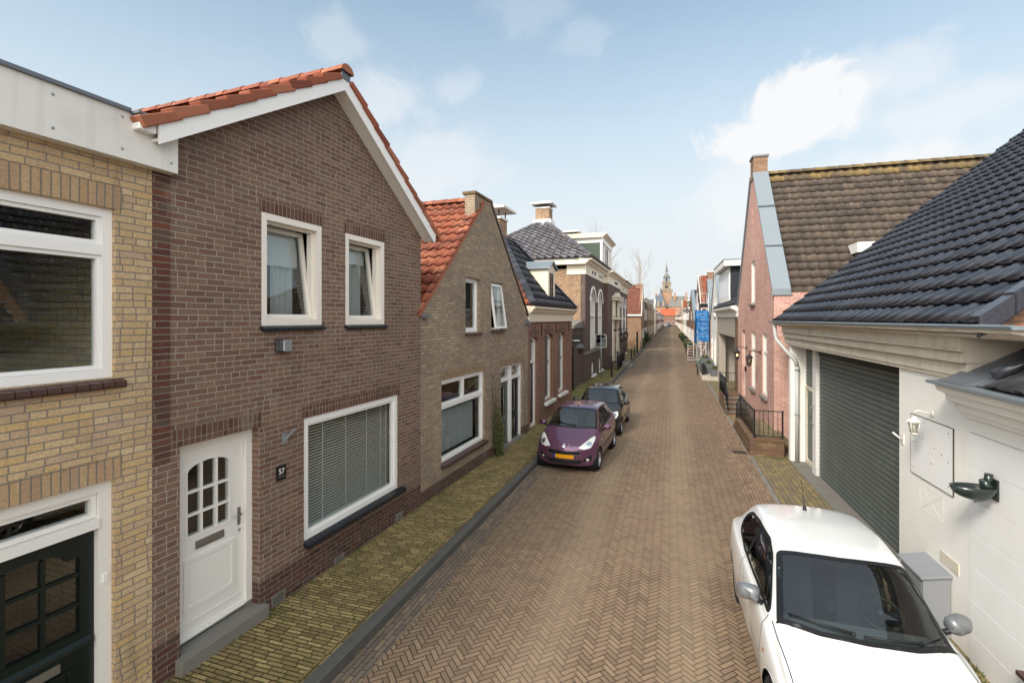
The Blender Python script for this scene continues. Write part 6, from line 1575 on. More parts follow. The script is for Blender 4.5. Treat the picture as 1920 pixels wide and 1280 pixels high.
class Car:
    def __init__(c, loc, rz, label, table, L, bowf, bowr, paint, axles, wr, group='parked cars', name='parked_car'):
        c.root = empty(name, loc, rz, label, 'car', group); c.L = L; c.paint = paint; c.axles = axles; c.wr = wr
        ss = [r[0] for r in table]; c.f = {k: pchip(ss, [r[i+1] for r in table]) for i, k in enumerate(('zb', 'hw', 'zs', 'tw', 'zt'))}
        st = sorted(set([round(i*L/110, 4) for i in range(111)]+[.004, .012, .025, .05, .08, L-.004, L-.012, L-.025, L-.05, L-.08]))
        segs = [3, 3, 3, 5, 5, 4, 10, 4, 4, 5]
        rows = []
        for s in st:
            zb, hw, zs, tw, zt = (c.f[k](s) for k in ('zb', 'hw', 'zs', 'tw', 'zt'))
            drop = min(.055, (zt-zs)*.35)
            P = [(0, zb), (hw-.14, zb), (hw-.035, zb+.07), (hw-.0, zb+(zs-zb)*.38), (hw+.002, zb+(zs-zb)*.68), (hw-.028, zs-.035), (hw-.06, zs), (tw, zt-drop), (tw-.08, zt-.02-.12*drop), (tw*.5, zt-.005), (0, zt)]
            sec = catmull(P, segs)
            half = []
            for (x, z) in sec:
                k = (x/max(hw, .01))**2
                y = s+bowf*k*max(0., 1-s/(L*.42))**1.3-bowr*k*max(0., 1-(L-s)/(L*.3))**1.4
                half.append((x, y-L/2, z))
            rows.append(half)
        c.np = len(rows[0]); n = c.np
        V = []; 
        for half in rows:
            V += half+[(-x, y, z) for (x, y, z) in half[1:-1]]
        k = n+n-2
        def vi(r, j):      # j in 0..k-1 going round the loop
            return r*k+(j if j < n else n+(2*n-2-j)-1)
        F = []
        for r in range(len(rows)-1):
            for j in range(k):
                F.append((vi(r, j), vi(r, (j+1) % k), vi(r+1, (j+1) % k), vi(r+1, j)))
        V = list(V)
        for r, sgn in ((0, 1), (len(rows)-1, -1)):      # rounded end faces, laid as a fine grid
            NU = 16; half = rows[r]; hx = max(q[0] for q in half); y0 = half[0][1]
            ye = max(half, key=lambda q: q[0])[1]-y0; grid = []
            for j in range(n):
                x, y, z = half[j]; ln = []
                for q in range(NU+1):
                    u = 1-2*q/NU
                    if q == 0: ln.append(vi(r, j)); continue
                    if q == NU: ln.append(vi(r, (2*n-2-j) % k) if 0 < j < n-1 else vi(r, j)); continue
                    V.append((x*u, y0+(y-y0)*u*u, z)); ln.append(len(V)-1)
                grid.append(ln)
            for j in range(n-1):
                for q in range(NU):
                    f = [grid[j][q], grid[j][q+1], grid[j+1][q+1], grid[j+1][q]]; g_ = []
                    for i in f:
                        if i not in g_: g_.append(i)
                    if len(g_) > 2: F.append(tuple(g_))
        c.V = [Vector(v) for v in V]; c.F = F
        c.bvh = BVHTree.FromPolygons(c.V, F); c.holes = []
    def hit(c, p, proj):
        x, y = p
        if proj == 'top': o, d = Vector((x, y-c.L/2, 5)), Vector((0, 0, -1))
        elif proj == 'front': o, d = Vector((x, -6, y)), Vector((0, 1, 0))
        elif proj == 'back': o, d = Vector((x, 6, y)), Vector((0, -1, 0))
        else:
            sg = 1 if proj == 'R' else -1; o, d = Vector((sg*4, x-c.L/2, y)), Vector((-sg, 0, 0))
        h = c.bvh.ray_cast(o, d)
        if h[0] is None: return None
        n = h[1]
        if n.dot(d) > 0: n = -n
        return h[0], n
    def patch(c, name, poly, proj, mat, off=.004, holes=(), sp=.05, parent=None, thick=0.):
        pts = [Vector(p) for p in poly]; edges = []; allp = []
        def add(lp):
            b = len(allp); m = []
            for i in range(len(lp)):
                a, q = Vector(lp[i]), Vector(lp[(i+1) % len(lp)]); kk = max(1, int((q-a).length/sp))
                for j in range(kk): m.append(a.lerp(q, j/kk))
            allp.extend(m); edges.extend([(b+i, b+(i+1) % len(m)) for i in range(len(m))])
        add(poly)
        for hh in holes: add(hh)
        x0, x1 = min(p[0] for p in poly), max(p[0] for p in poly); y0, y1 = min(p[1] for p in poly), max(p[1] for p in poly)
        yy = y0+sp*.5
        while yy < y1:
            xx = x0+sp*.5
            while xx < x1:
                if inpoly((xx, yy), poly) and not any(inpoly((xx, yy), hh) for hh in holes): allp.append(Vector((xx, yy)))
                xx += sp
            yy += sp
        vs, es, fs, *_ = delaunay_2d_cdt(allp, edges, [], 0, 1e-5)
        P3 = []
        for v in vs:
            h = c.hit((v.x, v.y), proj); P3.append(None if h is None else h[0]+h[1]*off)
        mb = MB(); idx = {}
        for f in fs:
            cx = sum(vs[i].x for i in f)/len(f); cy = sum(vs[i].y for i in f)/len(f)
            if not inpoly((cx, cy), poly) or any(inpoly((cx, cy), hh) for hh in holes): continue
            if any(P3[i] is None for i in f): continue
            for i in f:
                if i not in idx: mb.v.append(P3[i]); idx[i] = len(mb.v)-1
            mb.f.append(([idx[i] for i in f], 0, [(vs[i].x, vs[i].y) for i in f], True))
        return c.place(mb, name, mat, parent)
    def place(c, mb, name, mat, parent=None, bevel=0):
        # mesh coordinates are already local to the car
        r = c.root; l, e = r.location.copy(), r.rotation_euler.copy()
        r.location = (0, 0, 0); r.rotation_euler = (0, 0, 0)
        o = mb.build(name, mat, parent or r, bevel=bevel)
        r.location = l; r.rotation_euler = e
        return o
    def cut(c, poly, proj): c.holes.append((poly, proj))
    def finish(c, lining):
        keep = []
        for f in c.F:
            if len(f) != 4: keep.append(f); continue
            m = sum((c.V[i] for i in f), Vector())/4; y = m.y+c.L/2; drop = False
            nrm = (c.V[f[1]]-c.V[f[0]]).cross(c.V[f[3]]-c.V[f[0]])
            for poly, proj in c.holes:
                if proj == 'top' and m.z > .7 and inpoly((m.x, y), poly): drop = True
                if proj == 'side' and abs(m.x) > .38 and inpoly((y, m.z), poly): drop = True
                if proj == 'back' and m.y > 0 and inpoly((m.x, m.z), poly) : drop = True
            if not drop: keep.append(f)
        mb = MB(); mb.v = list(c.V); mb.f = [(list(f), 0, [(0, 0)]*len(f), True) for f in keep]
        c.body = c.place(mb, 'body', c.paint)
        mb = MB(); cen = Vector((0, 0, .75))
        mb.v = [Vector((v.x*.955, v.y*.985, .75+(v.z-.75)*.95)) for v in c.V]; mb.f = [(list(f), 0, [(0, 0)]*len(f), True) for f in keep if len(f) == 4]
        c.place(mb, 'cabin_lining', lining)
    def wheels(c, track, spokes, rimmat, rimtype=0):
        r = c.wr
        for y in c.axles:
            for sg in (-1, 1):
                X = sg*track; f = -1 if sg < 0 else 1
                mb = MB(); mb.lathe([(r*.64, -.085*f), (r*.66, .085*f*-1), (r*.93, -.095*f), (r*.985, -.07*f), (r, -.03*f), (r, .03*f), (r*.985, .07*f), (r*.94, .093*f), (r*.7, .09*f), (r*.64, .08*f)], (X, y-c.L/2, r), 'x', 32)
                w = c.place(mb, 'wheel', M['rubber'])
                mb = MB(); cxx = X
                mb.lathe([(r*.64, -.08*f), (r*.63, .03*f), (r*.655, .085*f), (r*.68, .09*f), (r*.66, .07*f), (r*.6, .03*f)], (X, y-c.L/2, r), 'x', 32)
                for k in range(spokes):
                    a = 2*math.pi*k/spokes+.3
                    fr2 = Fr((X, y-c.L/2, r), (0, math.cos(a), math.sin(a)), (f, 0, 0), (0, -math.sin(a), math.cos(a)))
                    m2 = MB(fr2); wd = r*(.13 if rimtype == 0 else .17)
                    m2.ext([(r*.05, -wd*.8), (r*.64, -wd*.55), (r*.64, wd*.55), (r*.05, wd*.8)], .03, .066)
                    b = len(mb.v); mb.v += m2.v; mb.f += [([i+b for i in q[0]], q[1], q[2], q[3]) for q in m2.f]
                mb.lathe([(.0001, .08*f), (r*.16, .078*f), (r*.2, .05*f)], (X, y-c.L/2, r), 'x', 16)
                c.place(mb, 'rim', rimmat, w)
                mb = MB(); mb.lathe([(.0001, -.02*f), (r*.45, -.02*f), (r*.45, -.03*f)], (X, y-c.L/2, r), 'x', 20); c.place(mb, 'brake_disc', M['iron'], w)
            mb = MB(); mb.lathe([(wrr, xx) for wrr, xx in ((c.wr+.07, -track-.06), (c.wr+.07, track+.06))], (0, y-c.L/2, r), 'x', 24); c.place(mb, 'wheel_well', M['plastic'])
    def side_set(c, wins, mat_glass, rub, frame_w=.025, names=('R', 'L')):
        for sd in names:
            for i, w in enumerate(wins):
                c.patch('window_seal', inset(w, -frame_w), sd, rub, .004, [inset(w, .012)], .05)
                c.patch('side_window', w, sd, mat_glass, .003, (), .07)
        for w in wins: c.cut(inset(w, .006), 'side')
    def line(c, pts, proj, w=.009, name='panel_gap', mat=None, off=.0025):
        """thin dark seam following the surface"""
        mb = MB(); P = []
        for a, b in zip(pts, pts[1:]):
            a, b = Vector(a), Vector(b); k = max(1, int((b-a).length/.03))
            for j in range(k): P.append(a.lerp(b, j/k))
        P.append(Vector(pts[-1])); H = [c.hit((p.x, p.y), proj) for p in P]; T = [h[0]+h[1]*off for h in H if h]
        N = [h[1] for h in H if h]
        for i in range(len(T)-1):
            if (T[i+1]-T[i]).length > .25: continue
            d = (T[i+1]-T[i]).normalized(); s = d.cross(N[i]).normalized()*w/2
            b = len(mb.v); mb.v += [T[i]-s, T[i+1]-s, T[i+1]+s, T[i]+s]; mb.f.append(([b, b+1, b+2, b+3], 0, [(0, 0)]*4, True))
        return c.place(mb, name, mat or M['plastic'])
    def mirror(c, y, z, x, mat, sgs=(1, -1), s=1.):
        for sg in sgs:
            mb = MB(); C = (sg*(x+.105*s), y-c.L/2, z); prof = []
            n, m = 12, 8
            rings = []
            for j in range(m+1):
                f = j/m; ring = []
                rad = math.sin(f*math.pi/2)**.8
                for k in range(n):
                    a = 6.28318*k/n; ex = .105*s*math.copysign(abs(math.cos(a))**.75, math.cos(a)); ez = .075*s*math.copysign(abs(math.sin(a))**.75, math.sin(a))
                    ring.append(mb.vert((C[0]+ex*rad*(1 if ex*sg > 0 else .9), C[1]-.085*s*math.cos(f*math.pi/2)+.045*s+(.03*s if ex*sg > 0 else 0), C[2]+ez*rad)))
                rings.append(ring)
            for j in range(m):
                for k in range(n): mb.face_i([rings[j][k], rings[j][(k+1) % n], rings[j+1][(k+1) % n], rings[j+1][k]])
            o = c.place(mb, 'wing_mirror', mat)
            mb = MB(); R_ = [c2 for c2 in []]
            ring = []
            for k in range(n):
                a = 6.28318*k/n; ring.append(mb.vert((C[0]+.094*s*math.cos(a), C[1]+.046*s+.008*s*sg*math.cos(a), C[2]+.066*s*math.sin(a))))
            mb.face_i(ring, 0, None, False); c.place(mb, 'mirror_glass', M['mirror'], o)
            mb = MB(); mb.tube([(sg*(x-.05), C[1]+.03, z-.09*s), (sg*(x+.04), C[1]+.02, z-.05*s), (sg*(x+.08*s), C[1]+.01, z-.02)], [.03, .026, .02], 8); c.place(mb, 'mirror_arm', M['plastic'], o)
    def wiper(c, pts, w=.017):
        h = [c.hit(p, 'top') for p in pts]; P = [tuple(q[0]+q[1]*.022) for q in h]
        mb = MB(); mb.tube(P, [w*.9]+[w*.6]*(len(P)-1), 6); a = Vector(P[0]); mb.blob(tuple(a), (.022, .022, .018), 5)
        return c.place(mb, 'wiper', M['plastic'])
    def interior(c, cowl, seat_y, z, w, seatmat, wheel_side=1, rear_y=None):
        mb = MB(); mb.extu([(cowl-.12-c.L/2, z+.0), (cowl+.42-c.L/2, z-.04), (cowl+.5-c.L/2, z-.14), (cowl+.42-c.L/2, z-.4), (cowl-.12-c.L/2, z-.4)], -w, w); c.place(mb, 'dashboard', M['seatg'], bevel=.03)
        for sg in (-1, 1):
            x = sg*.36
            for (yy, nm) in ((seat_y, 0), (rear_y, 1)):
                if yy is None: continue
                fr2 = Fr((x, yy-c.L/2, 0), (1, 0, 0), (0, 1, 0)); mb = MB(fr2)
                mb.extu([(-.3, z-.5), (-.3, z-.38), (.15, z-.42), (.3, z+.18), (.36, z+.18), (.3, z-.5)], -.24, .24)
                mb.extu([(.29, z+.2), (.28, z+.36), (.36, z+.36), (.37, z+.2)], -.13, .13)
                c.place(mb, 'seat', seatmat, bevel=.03)
        mb = MB(); yw = cowl+.62; f = Fr((wheel_side*.36, yw-c.L/2, z+.02), (1, 0, 0), (0, -.45, .9), (0, .9, .45))
        m2 = MB(f); m2.tube([(.185*math.cos(a), 0, .185*math.sin(a)) for a in [6.28318*k/24 for k in range(25)]], .016, 8, cap=False)
        m2.box(-.17, .17, -.012, .012, -.03, .03); m2.box(-.02, .02, -.011, .011, -.17, -.03); m2.blob((0, 0, 0), (.06, .03, .06), 6); c.place(m2, 'steering_wheel', M['plastic'])
        mb = MB(); mb.box(-w, w, cowl+.1-c.L/2, c.L*.42, .26, .3); c.place(mb, 'floor', M['plastic'])
        zr = c.f['zt'](cowl+.75)
        mb = MB(); mb.box(-.11, .11, cowl+.72-c.L/2, cowl+.745-c.L/2, zr-.15, zr-.08); mb.tube([(0, cowl+.74-c.L/2, zr-.08), (0, cowl+.8-c.L/2, zr-.03)], .012, 6); c.place(mb, 'rear_view_mirror', M['plastic'], bevel=.008)

def car_paint(name, cbase, metal=0., rough=.35, flake=0.):
    t = NT(name); p = t.pos()
    colr = lin(cbase)
    if flake:
        n = t.noise(p, 900., 2.); colr = t.mix(t.math('MULTIPLY', n, flake), lin(cbase), lin('#c8b6cc'))
    dust = t.noise(p, 3., 5., .7)
    colr = t.mix(t.math('MULTIPLY', t.sstep(dust, .5, .8), .12), colr, lin('#8d8578'))
    return t.bsdf(colr, rough, metal, .5, coat=1.)
M['rubber'] = simple('tyre rubber', '#1b1b1c', .85)
M['mirror'] = simple('mirror glass', '#e8ecee', .03, 1.)
M['alloy'] = simple('silver alloy', '#b4b6b9', .3, .85)
M['seat'] = simple('dark seat cloth', '#26272b', .9)
M['seatg'] = simple('grey seat cloth', '#565a5e', .9)
M['carglass'] = glass_mat('tinted car glass', '#d2dcd8', 1.95)
M['carglass2'] = glass_mat('dark tinted car glass', '#5f6d6c', 1.75)
M['lens'] = NT('headlight lens').bsdf(lin('#cfd2cb'), .12, 0., .8, coat=1.)
M['chrome'] = simple('chrome', '#d5d8da', .12, 1.)
M['plate'] = simple('yellow number plate', '#d9960f', .4)
M['plateb'] = simple('blue plate band', '#2346a8', .4)
M['mesh'] = simple('black grille', '#0e0f11', .6)
def arches(c, r, mat, w=.025):
    for y in c.axles:
        ring_o, ring_i = circ(y, c.wr, r+w), circ(y, c.wr, r-.004)
        ring_o = [(a, max(b, .2)) for a, b in ring_o]; ring_i = [(a, max(b, .19)) for a, b in ring_i]
        for sd in 'RL': c.patch('wheel_arch', ring_o, sd, mat, .006, [ring_i], .04)
        c.cut(circ(y, c.wr, r+.006), 'side')

# white hatchback, nose towards the viewer
T = [(0, .30, .50, .46, .40, .52), (.03, .24, .60, .52, .5, .60), (.12, .19, .72, .61, .62, .70), (.3, .17, .79, .70, .70, .79), (.6, .17, .825, .79, .735, .87), (.84, .17, .835, .83, .73, .915), (1.1, .17, .845, .87, .69, .975), (1.25, .17, .848, .885, .65, 1.045), (1.6, .17, .845, .90, .61, 1.245), (1.9, .17, .845, .915, .585, 1.385), (2.15, .17, .858, .93, .59, 1.425), (2.6, .17, .872, .955, .60, 1.435), (3.1, .18, .885, .985, .595, 1.405), (3.5, .2, .882, 1.005, .575, 1.345), (3.72, .22, .865, 1.0, .56, 1.20), (3.9, .26, .83, .97, .55, 1.02), (3.99, .30, .77, .9, .55, .93), (4.04, .36, .66, .75, .5, .8)]
WL = 4.05
white = car_paint('white car paint', '#d9d9d7', 0., .3)
c = Car((1.69, 4.05+WL/2, .0), R(0.), 'white hatchback parked close to the white garage wall, nose towards the viewer', T, WL, .34, .12, white, (.86, 3.33), .31)
ws = rnd_poly([(-.70, 1.235), (-.37, 1.115), (0, 1.085), (.37, 1.115), (.70, 1.235), (.575, 1.93), (.3, 1.895), (0, 1.88), (-.3, 1.895), (-.575, 1.93)], [.06, .05, .05, .05, .06, .04, .05, .05, .05, .04])
c.patch('windscreen', ws, 'top', M['carglass'], .003, (), .06)
c.patch('windscreen_seal', inset(ws, -.012), 'top', M['plastic'], .005, [inset(ws, .042)], .05); c.cut(inset(ws, .006), 'top')
c.patch('cowl', rnd_poly([(-.72, 1.24), (-.37, 1.12), (0, 1.09), (.37, 1.12), (.72, 1.24), (.70, 1.275), (.36, 1.155), (0, 1.125), (-.36, 1.155), (-.70, 1.275)], .02), 'top', M['plastic'], .0075, (), .05)
sw = rnd_poly([(1.43, .945), (2.15, .975), (2.7, 1.0), (3.22, 1.075), (3.36, 1.19), (3.2, 1.285), (2.75, 1.345), (2.2, 1.355), (1.95, 1.29)], [.03, .02, .02, .12, .1, .08, .05, .06, .06])
c.side_set([sw], M['carglass'], M['plastic'], .02)
for sd in 'RL': c.patch('door_pillar', [(2.52, .99), (2.6, .99), (2.62, 1.34), (2.54, 1.34)], sd, M['plastic'], .006, (), .05)
rw = rnd_poly([(-.5, 1.03), (.5, 1.03), (.44, 1.29), (-.44, 1.29)], .06)
c.patch('rear_window', rw, 'back', M['carglass'], .004, (), .06)
arches(c, .36, white, .02)
c.finish(M['plastic'])
c.wheels(.745, 7, M['alloy'])
c.mirror(1.6, 1.0, .775, simple('silver grey mirror paint', '#77797c', .35, .4, 1.), s=1.2)
c.interior(1.25, 2.2, .86, .68, M['seat'], 1, 3.0)
c.wiper([(-.1, 1.16), (-.35, 1.21), (-.6, 1.29)]); c.wiper([(.42, 1.19), (.2, 1.16), (-.02, 1.15)]); c.wiper([(.42, 1.19), (.55, 1.26), (.64, 1.33)], .008)
for sg in (-1, 1): c.line([(sg*.74, 1.3), (sg*.735, 1.05), (sg*.70, .6), (sg*.62, .25)], 'top')
for sd in 'RL':
    c.line([(1.4, .93), (1.33, .8), (1.3, .5), (1.32, .3), (1.4, .25)], sd); c.line([(2.58, .96), (2.6, .7), (2.58, .4), (2.5, .25)], sd); c.line([(1.4, .25), (2.5, .25)], sd)
    c.patch('door_handle', rnd_poly([(2.32, .8), (2.5, .81), (2.5, .845), (2.32, .835)], .012), sd, white, .02, (), .04)
    c.patch('sill_trim', [(1.25, .2), (2.95, .2), (2.95, .225), (1.25, .225)], sd, M['whited'], .008, (), .05)
    c.patch('side_repeater', rnd_poly([(1.14, .69), (1.2, .69), (1.2, .72), (1.14, .72)], .01), sd, simple('amber lens', '#c07a2a', .2), .006, (), .03)
c.line([(3.38, .62), (3.46, .62), (3.46, .7), (3.38, .7), (3.38, .62)], 'L', .004)
for sg in (-1, 1): c.patch('headlight', rnd_poly([(sg*.42, .58), (sg*.66, .62), (sg*.72, .72), (sg*.6, .7), (sg*.44, .64)], .02), 'front', M['lens'], .006, (), .04)
c.patch('grille', rnd_poly([(-.3, .56), (.3, .56), (.34, .64), (-.34, .64)], .02), 'front', M['mesh'], .006, (), .05)
mb = MB(); h0 = c.hit((-.02, 3.2), 'top')[0]; mb.tube([tuple(h0), (h0.x, h0.y+.02, h0.z+.05)], [.028, .014], 8); mb.tube([(h0.x, h0.y+.02, h0.z+.04), (h0.x-.01, h0.y+.14, h0.z+.36)], .004, 5); c.place(mb, 'antenna', M['plastic'])

# small plum coloured car
T = [(0, .26, .65, .5, .50, .56), (.03, .21, .71, .55, .57, .63), (.1, .18, .765, .62, .62, .70), (.25, .17, .795, .72, .66, .79), (.5, .17, .81, .82, .68, .90), (.74, .18, .81, .88, .66, 1.0), (.95, .18, .812, .91, .63, 1.13), (1.25, .18, .815, .93, .585, 1.31), (1.5, .18, .815, .945, .55, 1.41), (1.8, .18, .815, .96, .545, 1.455), (2.3, .18, .815, .985, .54, 1.465), (2.8, .2, .81, 1.01, .525, 1.43), (3.1, .22, .80, 1.02, .51, 1.35), (3.25, .25, .785, 1.01, .52, 1.15), (3.36, .28, .76, .96, .54, .98), (3.43, .36, .69, .8, .5, .82)]
PL = 3.43
plum = car_paint('plum metallic paint', '#5a2a4c', .45, .32, .10)
def plum_car(loc, rz, label, paint, lensm, black=False, hscale=1.):
    c = Car(loc, rz, label, T, PL, .24, .1, paint, (.62, 2.92), .285)
    ws = rnd_poly([(-.675, .875), (-.35, .77), (0, .745), (.35, .77), (.675, .875), (.545, 1.52), (.3, 1.485), (0, 1.475), (-.3, 1.485), (-.545, 1.52)], .045)
    c.patch('windscreen', ws, 'top', M['carglass'], .003, (), .07)
    c.patch('windscreen_seal', inset(ws, -.01), 'top', M['plastic'], .005, [inset(ws, .03)], .06); c.cut(inset(ws, .004), 'top')
    s1 = rnd_poly([(1.06, .97), (1.98, 1.0), (1.98, 1.38), (1.62, 1.36)], [.04, .03, .03, .08]); s2 = rnd_poly([(2.06, 1.005), (2.62, 1.05), (2.78, 1.16), (2.62, 1.34), (2.06, 1.385)], [.03, .08, .08, .08, .03])
    c.side_set([s1, s2], M['carglass'], M['plastic'], .022)
    c.patch('rear_window', rnd_poly([(-.5, 1.03), (.5, 1.03), (.45, 1.3), (-.45, 1.3)], .06), 'back', M['carglass'], .004, (), .08)
    arches(c, .33, paint, .022); c.finish(M['plastic']); c.wheels(.715, 6, M['alloy'])
    c.mirror(1.12, 1.0, .79, paint, s=1.05); c.interior(.9, 1.75, .88, .66, M['seatg'], 1, 2.45)
    c.wiper([(.12, .82), (-.15, .84), (-.42, .93)])
    for sg in (-1, 1):
        c.patch('headlight', rnd_poly([(sg*.36, .635), (sg*.5, .6), (sg*.66, .64), (sg*.715, .8), (sg*.69, .87), (sg*.6, .82), (sg*.46, .72)] if not black else [(sg*.42, .62), (sg*.66, .6), (sg*.72, .68), (sg*.7, .8), (sg*.55, .78), (sg*.44, .72)], .03), 'front', lensm, .008, (), .035)
        c.patch('lamp_reflector', circ(sg*.6, .71, .055, 14), 'front', M['chrome'], .012, (), .03)
        c.patch('fog_surround', rnd_poly([(sg*.45, .29), (sg*.66, .3), (sg*.69, .46), (sg*.62, .44), (sg*.5, .36)], .02), 'front', M['mesh'], .006, (), .04)
        c.patch('fog_light', circ(sg*.58, .345, .035, 12), 'front', M['lens'], .01, (), .03)
        c.line([(sg*.72, .95), (sg*.7, .7), (sg*.6, .3), (sg*.4, .14)], 'top')
    c.patch('upper_grille', rnd_poly([(-.4, .47), (.4, .47), (.42, .535), (.36, .56), (-.36, .56), (-.42, .535)], .02), 'front', M['mesh'], .006, (), .05)
    c.patch('lower_grille', rnd_poly([(-.42, .25), (.42, .25), (.46, .34), (-.46, .34)], .02), 'front', M['mesh'], .006, (), .05)
    c.patch('grille_bar', rnd_poly([(-.42, .455), (.42, .455), (.42, .468), (-.42, .468)], .004), 'front', M['chrome'], .009, (), .05)
    c.patch('number_plate', rnd_poly([(-.21, .375), (.26, .375), (.26, .475), (-.21, .475)], .008), 'front', M['plate'], .02, (), .05)
    c.patch('plate_band', rnd_poly([(-.26, .375), (-.211, .375), (-.211, .475), (-.26, .475)], .006), 'front', M['plateb'], .02, (), .05)
    c.patch('badge', rnd_poly([(-.03, .64), (.03, .64), (.035, .7), (0, .72), (-.035, .7)], .01), 'front', M['chrome'], .012, (), .03)
    for sg in (-1, 1): c.line([(sg*.14, .12), (sg*.1, .06)], 'top', .012, 'bonnet_crease', M['chrome'])
    for sd in 'RL':
        c.line([(1.02, .95), (.98, .8), (.97, .45), (1.0, .25), (1.98, .25), (2.02, .5), (2.02, .98)], sd); c.line([(2.02, .25), (2.5, .3), (2.62, .55), (2.7, 1.0)], sd)
        c.patch('side_moulding', [(1.05, .5), (2.55, .53), (2.55, .555), (1.05, .525)], sd, M['plastic'], .008, (), .06)
        for y in (1.82, 2.5): c.patch('door_handle', rnd_poly([(y-.1, .84), (y+.06, .845), (y+.06, .875), (y-.1, .87)], .01), sd, paint, .02, (), .04)
        c.patch('side_repeater', rnd_poly([(.86, .72), (.92, .72), (.92, .75), (.86, .75)], .01), sd, M['frame'], .006, (), .03)
    mb = MB(); h0 = c.hit((.0, 1.62), 'top')[0]; mb.tube([tuple(h0), (h0.x, h0.y+.05, h0.z+.04)], [.02, .006], 6); c.place(mb, 'antenna', M['plastic'])
    return c
plum_car((-2.5, 12.1+PL/2, 0), R(-3.2), 'small plum purple car with blank yellow number plate parked at the kerb', plum, M['lens'])
blackp = car_paint('black car paint', '#090a0d', .0, .25)
plum_car((-2.36, 16.15+PL/2, 0), R(-1.2), 'black hatchback parked behind the plum purple car', blackp, M['lens'], True)
# far cars at the end of the street
def far_car(x, y, paint, label):
    c = Car((x, y, 0), 0, label, T, PL, .24, .1, car_paint('far '+paint, paint, .2), (.62, 2.92), .285)
    c.patch('windscreen', [(-.65, .9), (.65, .9), (.52, 1.48), (-.52, 1.48)], 'top', M['iron'], .004, (), .3)
    for sg in (-1, 1): c.patch('headlight', [(sg*.4, .62), (sg*.7, .66), (sg*.7, .82), (sg*.5, .74)], 'front', M['lens'], .008, (), .2)
    c.finish(M['plastic']); c.wheels(.715, 5, M['alloy'])
far_car(-2.9, 262, '#e4e4e2', 'white car parked at the far end of the street')
far_car(-.6, 268, '#23406e', 'dark blue car beside the white one at the far end of the street')
# ------------------------------------------------------------------ scaffold tower, man, street clutter
M['galv'] = simple('white galvanised tube', '#c9cccd', .4, .4)
_t = NT('blue sheet'); _n = _t.noise(_t.pos(), 1.6, 5., .6, 1.2); _c = _t.mix(_t.sstep(_n, .4, .7), lin('#22609a'), lin('#3f86bd')); M['blue'] = _t.bsdf(_c, .5, bump=_n, bstr=.6, bdist=.15)
SX0, SX1, SY0, SY1 = 1.98, 2.8, 41.0, 42.9
t = empty('scaffold_tower', (2.4, 42, 0), 0, 'white tube scaffold tower hung with bright blue sheeting on the right', 'scaffold')
mb = MB()
for x in (SX0, SX1):
    for y in (SY0, SY1): mb.tube([(x, y, .12), (x, y, 5.95)], .026, 6)
mb.build('upright', M['galv'], t)
for y in (SY0, SY1):
    mb = MB()
    for i in range(15): mb.tube([(SX0, y, .35+i*.28), (SX1, y, .35+i*.28)], .02, 5)
    mb.build('rungs', M['galv'], t)
mb = MB()
for x in (SX0, SX1):
    for z in (4.7, 5.3, 5.9, 2.2): mb.tube([(x, SY0, z), (x, SY1, z)], .02, 5)
    mb.tube([(x, SY0, .4), (x, SY1, 2.2)], .018, 5)
mb.tube([(SX0, SY0-.02, 5.9), (SX1, SY0-.02, 5.9)], .022, 5); mb.tube([(SX0, SY0-.02, 5.14), (SX1, SY0-.02, 5.14)], .018, 5)
mb.tube([(SX0+.1, SY0-.05, .6), (SX1-.1, SY0-.05, 2.1)], .02, 5); mb.tube([(SX0+.1, SY0-.35, .2), (SX1, SY0-.05, 1.5)], .02, 5)
for z in (2.75, 3.15, 3.5, 3.85, 4.3): mb.tube([(SX0+.12, SY0-.13, z), (SX1, SY0-.13, z)], .012, 5)
mb.build('rails', M['galv'], t)
for i, (x, y) in enumerate(((SX0, SY0), (SX1, SY0), (SX0, SY1), (SX1, SY1))):
    mb = MB(); mb.lathe([(.0001, .0), (.06, .0), (.06, .1), (.0001, .12)], (x, y, .02), 'z', 8); mb.build('foot', M['iron'], t)
MB().box(SX0+.03, SX1-.03, SY0+.05, SY1-.05, 3.66, 3.72).build('platform', M['sand'], t)
mb = MB(); nx, nz = 10, 14
def sheet(p0, du, n, out, z0, z1, ph):
    g = []
    for i in range(n+1):
        col_ = []
        for j in range(nz+1):
            f, k = i/n, j/nz; b = .05*math.sin(f*8+k*6+ph)+.035*math.sin(f*19+k*2+ph*2)+.03*math.sin(k*23+f*3)
            q = p0+du*f+out*b; col_.append(mb.vert((q.x, q.y, z0+(z1-z0)*k+.05*math.sin(f*6+ph)*(1 if j in (0,) else 0))))
        g.append(col_)
    for i in range(n):
        for j in range(nz): mb.face_i([g[i][j], g[i+1][j], g[i+1][j+1], g[i][j+1]])
sheet(Vector((SX0-.06, SY0-.07, 0)), Vector((SX1-SX0+.1, 0, 0)), 10, Vector((0, 1, 0)), 2.15, 4.58, 0)
sheet(Vector((SX0-.07, SY0+.05, 0)), Vector((0, SY1-SY0, 0)), 12, Vector((1, 0, 0)), 1.95, 4.6, 2)
mb.build('sheeting', M['blue'], t)
